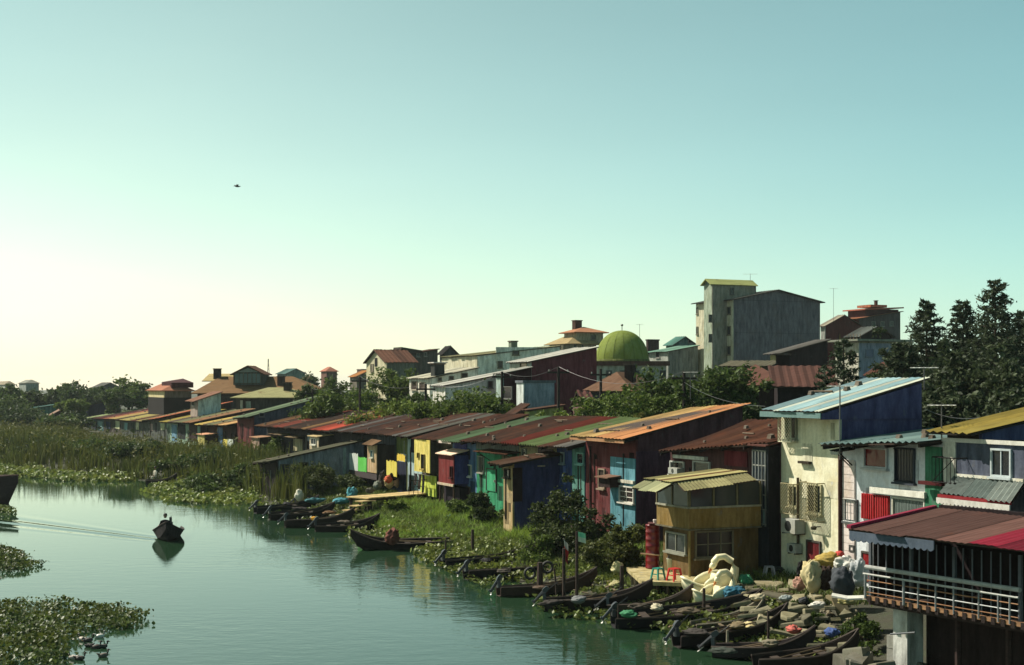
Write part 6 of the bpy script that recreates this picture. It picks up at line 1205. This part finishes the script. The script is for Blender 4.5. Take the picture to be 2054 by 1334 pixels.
# posts, flags, tyres
def post(label, px, py0, py1, z=.0, r=.06, lean=(0, 0), col=(66, 52, 46)):
    q = PZ(px, py1, z); tp = P(px, py0, q.y); t = MB().tube([(0, 0, -.6), (lean[0]*.5, lean[1]*.5, (tp.z-z)*.5), (lean[0], lean[1], tp.z-z)], [r, r*.95, r*.8], 7).build('mooring_post', wood(col), None); t.location = q; tag(t, label, 'post', 'mooring posts'); return t, tp, q
for a in (('tall mooring post carrying the red and white flag', 1131, 1100, 1212, .1, .07), ('tall mooring post carrying the green and white flag', 1157, 1066, 1214, .1, .06), ('leaning stake left of the flag posts', 1118, 1140, 1200, .1, .04, (-.12, .0)), ('stake in the water plants with a rope', 948, 1062, 1104, .25, .08), ('stake by the middle boats', 894, 1082, 1112, .2, .05), ('post between the near boats', 1412, 1180, 1240, .2, .06), ('pale stake at the bottom edge', 1459, 1264, 1312, .0, .05, (0, 0), (150, 140, 120)), ('thin dark stake before the rubble', 1541, 1225, 1318, .1, .045), ('dark stake on the shore left of the platform', 1247, 1135, 1190, .4, .09), ('stout dark post between two tyres', 1083, 1128, 1185, .1, .13), ('thin rod standing in the near boats', 1240, 1212, 1262, .0, .03)): post(*a)
def flag(label, px, py, d, w_, h_, cols):
    q = P(px, py, d); t = thing('flag', label, 'flag', q, .3, 'flags'); n = len(cols)
    for k, c in enumerate(cols):
        vs, fs = [], []
        for j in range(3):
            for i in range(6): f = i/5; z = -h_*(k+j/2)/n-f*h_*.25; vs.append((.02+f*w_, .05*math.sin(f*7+z*5), z))
        for j in range(2):
            for i in range(5): p = j*6+i; fs.append((p, p+1, p+7, p+6))
        o = MB().add(vs, fs).build('cloth', plastic(c, .8), t); o.modifiers.new('s', 'SOLIDIFY').thickness = .01
flag('small red and white flag on the mooring post', 1130, 1082, 52.9, .16, .75, ((214, 200, 190), (196, 30, 36), (150, 24, 30))); flag('small pale green and white flag on the other post', 1157, 1066, 52.8, .32, .36, ((130, 210, 170), (200, 214, 190)))
def tyre(label, px, py, d, R=.26, tilt=0.3):
    q = P(px, py, d); t = thing('tyre', label, 'tyre', q, tilt, 'old tyres'); m = MB(); n = 20; vs = []; fs = []
    for i in range(n):
        a = 2*math.pi*i/n
        for k in range(6): b = 2*math.pi*k/6; r = R*.8+R*.22*math.cos(b); vs.append((r*math.cos(a), R*.3*math.sin(b), r*math.sin(a)))
    for i in range(n):
        for k in range(6): fs.append((i*6+k, i*6+(k+1) % 6, ((i+1) % n)*6+(k+1) % 6, ((i+1) % n)*6+k))
    m.add(vs, fs).build('tread', plastic((40, 38, 38), .8), t, True)
tyre('old tyre hanging on the left of the tyre post', 1063, 1150, 56.2); tyre('old tyre hanging on the right of the tyre post', 1098, 1138, 56.4)
# crumpled cloth, sacks, tarpaulins
def blob(name, label, cat, px, py, z, r, c, group=None, seed=0, rough=.75, mat=None, d=None):
    q = PZ(px, py, z) if d is None else P(px, py, d); g = np.random.default_rng(seed+5); n, k = 40, 26; vs, fs = [], []; off = Vector(g.uniform(-50, 50, 3))
    for i in range(k+1):                        # creased, slumped cloth: ridged folds on a squashed ball
        a = math.pi*i/k-math.pi/2
        for j in range(n):
            b = 2*math.pi*j/n; u = Vector((math.cos(a)*math.cos(b), math.cos(a)*math.sin(b), math.sin(a)))
            t1 = mnoise.turbulence(u*1.5+off, 3, True, amplitude_scale=.5, frequency_scale=2.1); t2 = mnoise.noise(u*.9-off)
            f = .72+.42*t1+.3*t2
            hz = (u.z*.5+.5); vs.append((u.x*r[0]*f*(1.15-.3*hz), u.y*r[1]*f*(1.15-.3*hz), max(-.05, hz**.8*1.75*r[2]*(.6+.5*f))))
    for i in range(k):
        for j in range(n): fs.append((i*n+j, i*n+(j+1) % n, (i+1)*n+(j+1) % n, (i+1)*n+j))
    o = MB().add(vs, fs).build(name, mat or paint(c, .35, rough), None, True); o.location = q; o.rotation_euler[2] = g.uniform(0, 3); return tag(o, label, cat, group)
for i, (lb, px, py, z, r, c) in enumerate((('tall cream sack at the left of the sack heap', 1630, 1192, 1.0, (.42, .36, .62), (206, 190, 140)), ('big dark grey plastic sack in the middle of the heap', 1690, 1205, 1.0, (.52, .45, .6), (70, 74, 80)), ('white sack on top of the heap', 1697, 1150, 1.6, (.5, .35, .32), (226, 222, 210)), ('mustard coloured sack at the back of the heap', 1660, 1140, 1.6, (.5, .35, .3), (176, 150, 70)), ('dark brown sack between the cream and grey sacks', 1655, 1185, 1.1, (.4, .35, .45), (66, 48, 40)), ('red and white bag on top of the heap', 1684, 1122, 1.9, (.22, .2, .16), (196, 60, 50)), ('pale blue white sack at the right of the heap', 1722, 1178, 1.2, (.35, .3, .5), (190, 196, 200)), ('pinkish sack at the left foot of the heap', 1603, 1186, .95, (.25, .22, .28), (190, 140, 120)), ('black bundle behind the pinkish sack', 1612, 1172, 1.05, (.3, .25, .42), (30, 28, 28)))): blob('sack', lb, 'sack', px, py, z, r, c, 'heap of sacks', i)
for i, (lb, px, py, z, r, c) in enumerate((('blue teal tarpaulin beside the swan boats', 1470, 1206, .55, (.55, .42, .3), (44, 106, 130)), ('green tarpaulin draped above the blue one', 1497, 1182, .75, (.3, .26, .3), (56, 140, 104)), ('turquoise tarpaulin on the moored boats', 684, 1012, .55, (.75, .45, .22), (64, 140, 152)), ('turquoise bundle at the end of the landing stage', 706, 1004, .7, (.35, .35, .45), (70, 150, 160)), ('pale teal tarpaulin stretched behind the white sack', 632, 1010, .5, (.8, .4, .2), (56, 110, 116)), ('crumpled blue plastic sheet on the shore', 1668, 1278, .7, (.28, .22, .14), (60, 84, 140)))): blob('tarpaulin', lb, 'tarpaulin', px, py, z, r, c, 'tarpaulins', 20+i)
blob('sack', 'white sack standing in the moored boat cluster', 'sack', 600, 1006, .5, (.32, .3, .42), (206, 200, 176), None, 40); blob('sack', 'yellow bundle in the moored boat cluster', 'sack', 631, 1046, .45, (.22, .2, .14), (224, 160, 40), None, 41); blob('sack', 'cream plastic bags beside the shore stake', 'sack', 1238, 1152, .6, (.3, .25, .28), (214, 204, 150), None, 42); blob('sack', 'pale heap of nets at the foot of the platform', 'sack', 1236, 1180, .3, (.32, .28, .16), (170, 160, 110), None, 43); blob('sack', 'salmon cloth on the shore rocks', 'sack', 1591, 1272, .6, (.3, .22, .14), (190, 90, 76), None, 44); blob('sack', 'cream sack lying by the near boat', 'sack', 1502, 1266, .35, (.36, .26, .16), (206, 186, 130), None, 45)
blob('wicker_basket', 'round brown wicker basket in the slim boat', 'basket', 787, 1094, .25, (.42, .36, .42), (96, 56, 46), None, 46, mat=wood((110, 62, 50)))
blob('fish_box', 'grey box in the stern of the dark boat by the flags', 'box', 1160, 1212, .45, (.3, .26, .16), (120, 120, 120), None, 47); blob('net_heap', 'dark green net heap in the long dark boat', 'net', 1262, 1240, .4, (.3, .22, .14), (60, 130, 90), None, 48); blob('net_heap', 'pale net heap in the long dark boat', 'net', 1318, 1226, .45, (.3, .22, .14), (190, 180, 150), None, 49)
# rubble
def rock(label, px, py, z, r, th, c, seed, tilt=(0, 0), name='broken_concrete', cat='rubble', group='broken concrete on the shore'):
    g = np.random.default_rng(seed+99); q = PZ(px, py, z); n = int(g.integers(5, 8)); a = np.sort(g.uniform(0, 2*math.pi, n)); rr = r*g.uniform(.65, 1.1, n)
    pts = [(rr[i]*math.cos(a[i]), rr[i]*.8*math.sin(a[i])) for i in range(n)]
    bot = [(x*1.04, y*1.04, -th) for x, y in pts]; mid = [(x, y, -.03) for x, y in pts]; top = [(x*.92, y*.92, g.uniform(-.012, .02)) for x, y in pts]
    m = MB(); m.add(bot+mid+top, [tuple(range(n-1, -1, -1)), tuple(range(2*n, 3*n))]+[(i, (i+1) % n, n+(i+1) % n, n+i) for i in range(n)]+[(n+i, n+(i+1) % n, 2*n+(i+1) % n, 2*n+i) for i in range(n)])
    o = m.build(name, paint(c, .6), None); o.location = q; o.rotation_euler = (tilt[0], tilt[1], g.uniform(0, 3)); return tag(o, label, cat, group)
k = 0
for px, py, z, r in ((1500, 1172, .95, .75), (1545, 1168, 1.0, .8), (1590, 1172, 1.0, .7), (1520, 1192, .95, .7), (1565, 1192, 1.0, .8), (1612, 1200, 1.0, .75), (1640, 1192, 1.05, .5), (1490, 1206, .8, .6), (1535, 1216, .85, .75), (1585, 1218, .95, .6), (1620, 1222, .9, .65), (1660, 1216, 1.0, .55), (1500, 1232, .65, .55), (1555, 1240, .7, .7), (1600, 1246, .75, .75), (1530, 1258, .5, .5), (1575, 1270, .5, .6), (1625, 1262, .7, .6), (1640, 1290, .55, .5), (1600, 1294, .4, .5), (1660, 1254, .8, .45), (1690, 1228, 1.0, .45), (1480, 1186, .9, .45), (1530, 1180, 1.05, .4), (1575, 1180, 1.08, .45), (1508, 1216, .8, .4), (1550, 1204, 1.0, .4), (1600, 1208, 1.06, .4), (1640, 1206, 1.1, .35), (1545, 1228, .85, .4), (1580, 1232, .9, .45), (1615, 1236, .95, .35), (1645, 1238, .95, .35), (1525, 1244, .7, .35), (1590, 1258, .75, .4), (1560, 1284, .45, .4), (1612, 1278, .65, .35), (1650, 1272, .75, .35), (1672, 1240, .95, .3), (1665, 1300, .55, .4), (1690, 1260, .85, .35), (1700, 1285, .75, .35)):
    k += 1; rock('broken grey concrete slab in the rubble on the shore', px, py, z, r, rnd.uniform(.07, .18), rnd.choice(((140, 132, 100), (122, 116, 90), (108, 102, 82), (150, 140, 108))), k, (rnd.uniform(-.25, .1), rnd.uniform(-.18, .18)))
pp = np.array([(lambda q: (q.x, q.y))(PZ(a, b, .6)) for a, b in zip(rng.uniform(1480, 1740, 700), rng.uniform(1180, 1335, 700))]); zz = ground_z(pp[:, 0], pp[:, 1]); vs, fs = [], []
for (x, y), z in zip(pp, zz):
    s = rnd.uniform(.03, .14); o = len(vs); vs += [(x+s*rnd.uniform(.6, 1.2)*a, y+s*rnd.uniform(.6, 1.2)*b, z+c*s*rnd.uniform(.6, 1.1)) for a, b, c in ((1, 0, .3), (0, 1, .3), (-1, 0, .3), (0, -1, .3), (0, 0, 1.2), (0, 0, -.5))]
    fs += [(o, o+1, o+4), (o+1, o+2, o+4), (o+2, o+3, o+4), (o+3, o, o+4), (o+1, o, o+5), (o+2, o+1, o+5), (o+3, o+2, o+5), (o, o+3, o+5)]
tag(fast('gravel', vs, fs, paint((140, 130, 104), .6)), 'small stones and debris between the slabs', 'gravel', kind='stuff')
def curved_slab(label, pts, wdt, th, c):
    q = pts[0]; w_ = Vector(wdt); m = MB()
    for a, b in zip(pts[:-1], pts[1:]): a = a-q; b = b-q; u = Vector((0, 0, th)); m.hexa([a, a+w_, b+w_, b], [a+u, a+w_+u, b+w_+u, b+u])
    o = m.build('concrete_arch', paint(c, .6), None); o.location = q; tag(o, label, 'rubble', 'broken concrete on the shore')
curved_slab('curved broken concrete strip falling from the sack heap to the water', [P(1656, 1200, 46), P(1668, 1206, 45.6), P(1680, 1235, 45.2), P(1692, 1270, 44.8), P(1705, 1300, 44.4)], (.45, .25, 0), .1, (136, 122, 88))
curved_slab('white plastic sheet edge hanging beside the porch', [P(1668, 1198, 43.5), P(1700, 1204, 43.2), P(1730, 1203, 43.0), P(1768, 1204, 42.5)], (.15, .6, 0), .05, (206, 204, 190))
for i, (px, py, z, r, lb) in enumerate(((1716, 1300, .95, .5, 'rough masonry block on top at the foot of the blockwork'), (1730, 1318, .8, .6, 'large masonry block below the blockwork'), (1762, 1330, .7, .7, 'low masonry block at the bottom edge below the porch'), (1690, 1318, .6, .45, 'mossy block beside the masonry'), (1840, 1330, .6, .6, 'flat stone under the porch'), (1700, 1332, .4, .4, 'small block at the bottom edge near the masonry'))): rock(lb, px, py, z, r, .35, ((126, 122, 104), (110, 106, 92))[i % 2], 300+i, (rnd.uniform(-.3, .3), rnd.uniform(-.3, .3)), 'masonry_block', 'stone', 'stones by the porch')
for lb, px, top, w_, d in (('small shrub growing in the rubble', 1622, 1205, 22, 45.5), ('weedy shrub under the curved strip', 1715, 1235, 32, 42.8), ('tuft of weeds at the rubble foot', 1640, 1268, 18, 43.5), ('dense weeds before the white pillar', 1742, 1240, 34, 41.2), ('low weeds at the foot of the porch', 1700, 1270, 30, 42.0)): tree(lb, px, top, w_, d, (66, 84, 40), name='shrub', n=(26, 50), leaf=.06, base=0., group='shrubs on the bank', cat='shrub')
# wooden pier with junk
A = PZ(738, 999, 1.3); B = PZ(886, 987, 1.3); v = Vector((B.x-A.x, B.y-A.y)); Lp = v.length; fr = Frame((A.x, A.y, 1.3), math.atan2(v.y, v.x))
t = thing('wooden_pier', 'plank walkway on posts below the yellow bay', 'pier', fr.o, fr.rot)
n = int(Lp/.28)
for k in range(n): x = Lp*k/n; MB().box(x+.01, x+Lp/n-.01, rnd.uniform(-.06, .0), 1.9+rnd.uniform(-.05, .05), -.07, rnd.uniform(-.006, .006)).build('plank', wood(rnd.choice(((190, 164, 110), (170, 146, 100), (204, 178, 124)))), t)
for y in (.15, 1.7): MB().box(0, Lp, y-.06, y+.06, -.22, -.072).build('beam', wood((74, 58, 48)), t)
for k in range(5):
    for y in (.15, 1.7): x = .2+(Lp-.4)*k/4; MB().tube([(x, y, -1.6), (x, y, -.22)], .1, 7).build('pile', wood((58, 44, 40)), t)
rl = MB().tube([(Lp*.55, .04, .85), (Lp*.98, .04, .85)], .025, 5).build('rail', plastic((50, 40, 40)), t); MB().tube([(Lp*.55, .04, .45), (Lp*.98, .04, .45)], .02, 5).build('rail', plastic((50, 40, 40)), t)
for k in range(8): x = Lp*(.55+.43*k/7); MB().tube([(x, .04, 0), (x, .04, .85)], .02, 5).build('baluster', plastic((50, 40, 40)), t)
for k, (px, py) in enumerate(((733, 1004), (722, 1013), (708, 1022), (694, 1031))):
    q = PZ(px, py, 1.15-k*.24); o = MB().box(-.55, .55, -.35, .35, -.06, 0).build('landing_step', wood((186, 160, 112)), None); o.location = q; o.rotation_euler[2] = fr.rot; tag(o, ('topmost', 'second', 'third', 'lowest')[k]+' plank step down from the pier to the boats', 'step', 'plank steps')
    for x in (-.45, .45): MB().tube([(x, 0, -1.1), (x, 0, -.061)], .06, 6).build('leg', wood((60, 48, 42)), o)
for i, (px, py, z, r, c, lb) in enumerate(((757, 983, 1.32, (.35, .3, .3), (120, 124, 110), 'grey bundle at the left end of the pier junk'), (768, 978, 1.32, (.4, .3, .55), (70, 60, 56), 'dark bundle in the pier junk'), (781, 981, 1.32, (.35, .3, .4), (210, 180, 120), 'cream sack in the pier junk'), (779, 970, 1.75, (.3, .25, .3), (200, 90, 50), 'orange bag on the pier junk'), (798, 979, 1.32, (.3, .28, .42), (190, 150, 120), 'pinkish bundle at the right of the pier junk'), (790, 964, 1.85, (.5, .3, .3), (50, 42, 44), 'dark tarpaulin on the pier junk'), (742, 990, 1.32, (.3, .25, .2), (90, 86, 74), 'small grey heap at the pier end'))): blob('bundle', lb, 'bundle', px, py, z, r, c, 'junk on the pier', 80+i)
f2 = rowframe(830, .9, .8); a = f2.front(829, 949, 0); b_ = f2.front(862, 952, 0)
t = thing('clothes_line', 'dark laundry hanging on a line below the yellow bay', 'laundry', f2.o, f2.rot); MB().tube([(a.x, 0, a.z), (b_.x, 0, a.z)], .012, 4).build('line', plastic((80, 76, 70)), t)
for k, (f, w_, h_, c) in enumerate(((.05, .5, .75, (40, 34, 38)), (.32, .42, .95, (64, 50, 48)), (.56, .3, 1.1, (36, 34, 44)))):
    x0 = a.x+(b_.x-a.x)*f; vs, fs = [], []
    for j in range(5):
        for i in range(5): vs.append((x0+w_*i/4*(1-.12*j/4), .05*math.sin(i*1.7+j), a.z-h_*j/4))
    for j in range(4):
        for i in range(4): p = j*5+i; fs.append((p, p+1, p+6, p+5))
    o = MB().add(vs, fs).build('garment', plastic(c, .9), t); o.modifiers.new('s', 'SOLIDIFY').thickness = .015

for i, (px, py, z, r, c, lb) in enumerate(((1105, 1216, .35, (.5, .3, .12), (60, 54, 50), 'dark nets in the stern of the boat by the flag posts'), (1380, 1232, .5, (.45, .3, .12), (96, 84, 66), 'brown nets in the bow of the long dark boat'), (1400, 1276, .4, (.5, .3, .12), (70, 64, 60), 'grey nets in the boat before the rubble'), (1480, 1262, .55, (.4, .3, .12), (120, 104, 76), 'straw coloured nets in the bow of the boat before the rubble'), (1450, 1312, .35, (.45, .3, .1), (64, 70, 62), 'green grey nets in the lowest dark boat'), (1545, 1298, .5, (.35, .25, .12), (130, 120, 100), 'pale rag heap in the lowest dark boat'), (1280, 1222, .45, (.4, .26, .1), (74, 66, 56), 'brown sacking in the narrow boat'), (1010, 1150, .3, (.4, .25, .1), (80, 72, 64), 'nets in the long moored boat'), (975, 1128, .3, (.4, .25, .1), (50, 48, 50), 'dark cloth in the second moored boat'), (1085, 1184, .3, (.4, .25, .1), (88, 70, 56), 'brown cloth in the boat below the tyres'), (600, 1024, .4, (.5, .3, .12), (60, 54, 52), 'nets in the second boat of the cluster'), (660, 1032, .4, (.5, .3, .12), (120, 90, 60), 'tan sacking in the moored cluster'), (575, 1014, .4, (.4, .3, .12), (54, 52, 54), 'dark cover on the leftmost moored boat'), (690, 1050, .35, (.4, .25, .1), (96, 84, 70), 'nets in the outermost boat of the cluster'), (1520, 1206, .95, (.3, .25, .14), (190, 176, 140), 'pale rag on the slabs beside the tarpaulin'), (1575, 1206, 1.05, (.25, .2, .1), (150, 160, 160), 'grey plastic bag on the rubble'), (1640, 1222, 1.05, (.35, .2, .12), (206, 200, 186), 'white plastic sheet on the rubble'), (1700, 1214, 1.1, (.3, .2, .12), (150, 140, 84), 'mustard rag below the heap of sacks'), (1612, 1212, 1.05, (.22, .18, .12), (60, 60, 64), 'black bag on the rubble'), (1560, 1150, .95, (.25, .2, .14), (60, 56, 60), 'dark bag in the shade of the cream house'))): blob('net_heap' if 'net' in lb else 'rag', lb, 'net' if 'net' in lb else 'rag', px, py, z, r, c, 'gear and litter on boats and shore', 120+i)
vs, fs = [], []; m = MB()
for i in range(150):
    a, b_ = (rnd.uniform(1260, 1740), rnd.uniform(1150, 1320)) if i < 95 else (rnd.uniform(540, 1240), 0)
    if i >= 95: b_ = 1030+(a-540)*.22+rnd.uniform(-25, 15)
    q = PZ(a, b_, .55); z = gz(q.x, q.y)
    if z < .04: continue
    ln = rnd.uniform(.3, 1.5); an = rnd.uniform(0, 3.14); h = rnd.uniform(.02, .25); dx, dy = math.cos(an)*ln/2, math.sin(an)*ln/2; wx, wy = -math.sin(an)*.05, math.cos(an)*.05
    m.hexa([(q.x-dx-wx, q.y-dy-wy, z+.02), (q.x+dx-wx, q.y+dy-wy, z+h), (q.x+dx+wx, q.y+dy+wy, z+h), (q.x-dx+wx, q.y-dy+wy, z+.02)], [(q.x-dx-wx, q.y-dy-wy, z+.05), (q.x+dx-wx, q.y+dy-wy, z+h+.03), (q.x+dx+wx, q.y+dy+wy, z+h+.03), (q.x-dx+wx, q.y-dy+wy, z+.05)])
tag(m.build('driftwood', wood((120, 104, 82)), None), 'scattered planks, sticks and driftwood along the shore', 'driftwood', kind='stuff')

# ------------------------------------------------------------------ river haze
m = bpy.data.materials.new('haze_air'); m.use_nodes = True; nt = m.node_tree; nt.nodes.clear()
pv = nt.nodes.new('ShaderNodeVolumePrincipled'); pv.inputs['Color'].default_value = (.86, .95, .92, 1); pv.inputs['Density'].default_value = .00012; pv.inputs['Anisotropy'].default_value = .3
mo = nt.nodes.new('ShaderNodeOutputMaterial'); nt.links.new(pv.outputs[0], mo.inputs['Volume'])
hz = MB().box(-3900, 3900, -220, 3900, -3.2, 33).build('haze', m, None); tag(hz, 'thin pale haze in the air over the river and town', 'haze', kind='stuff')
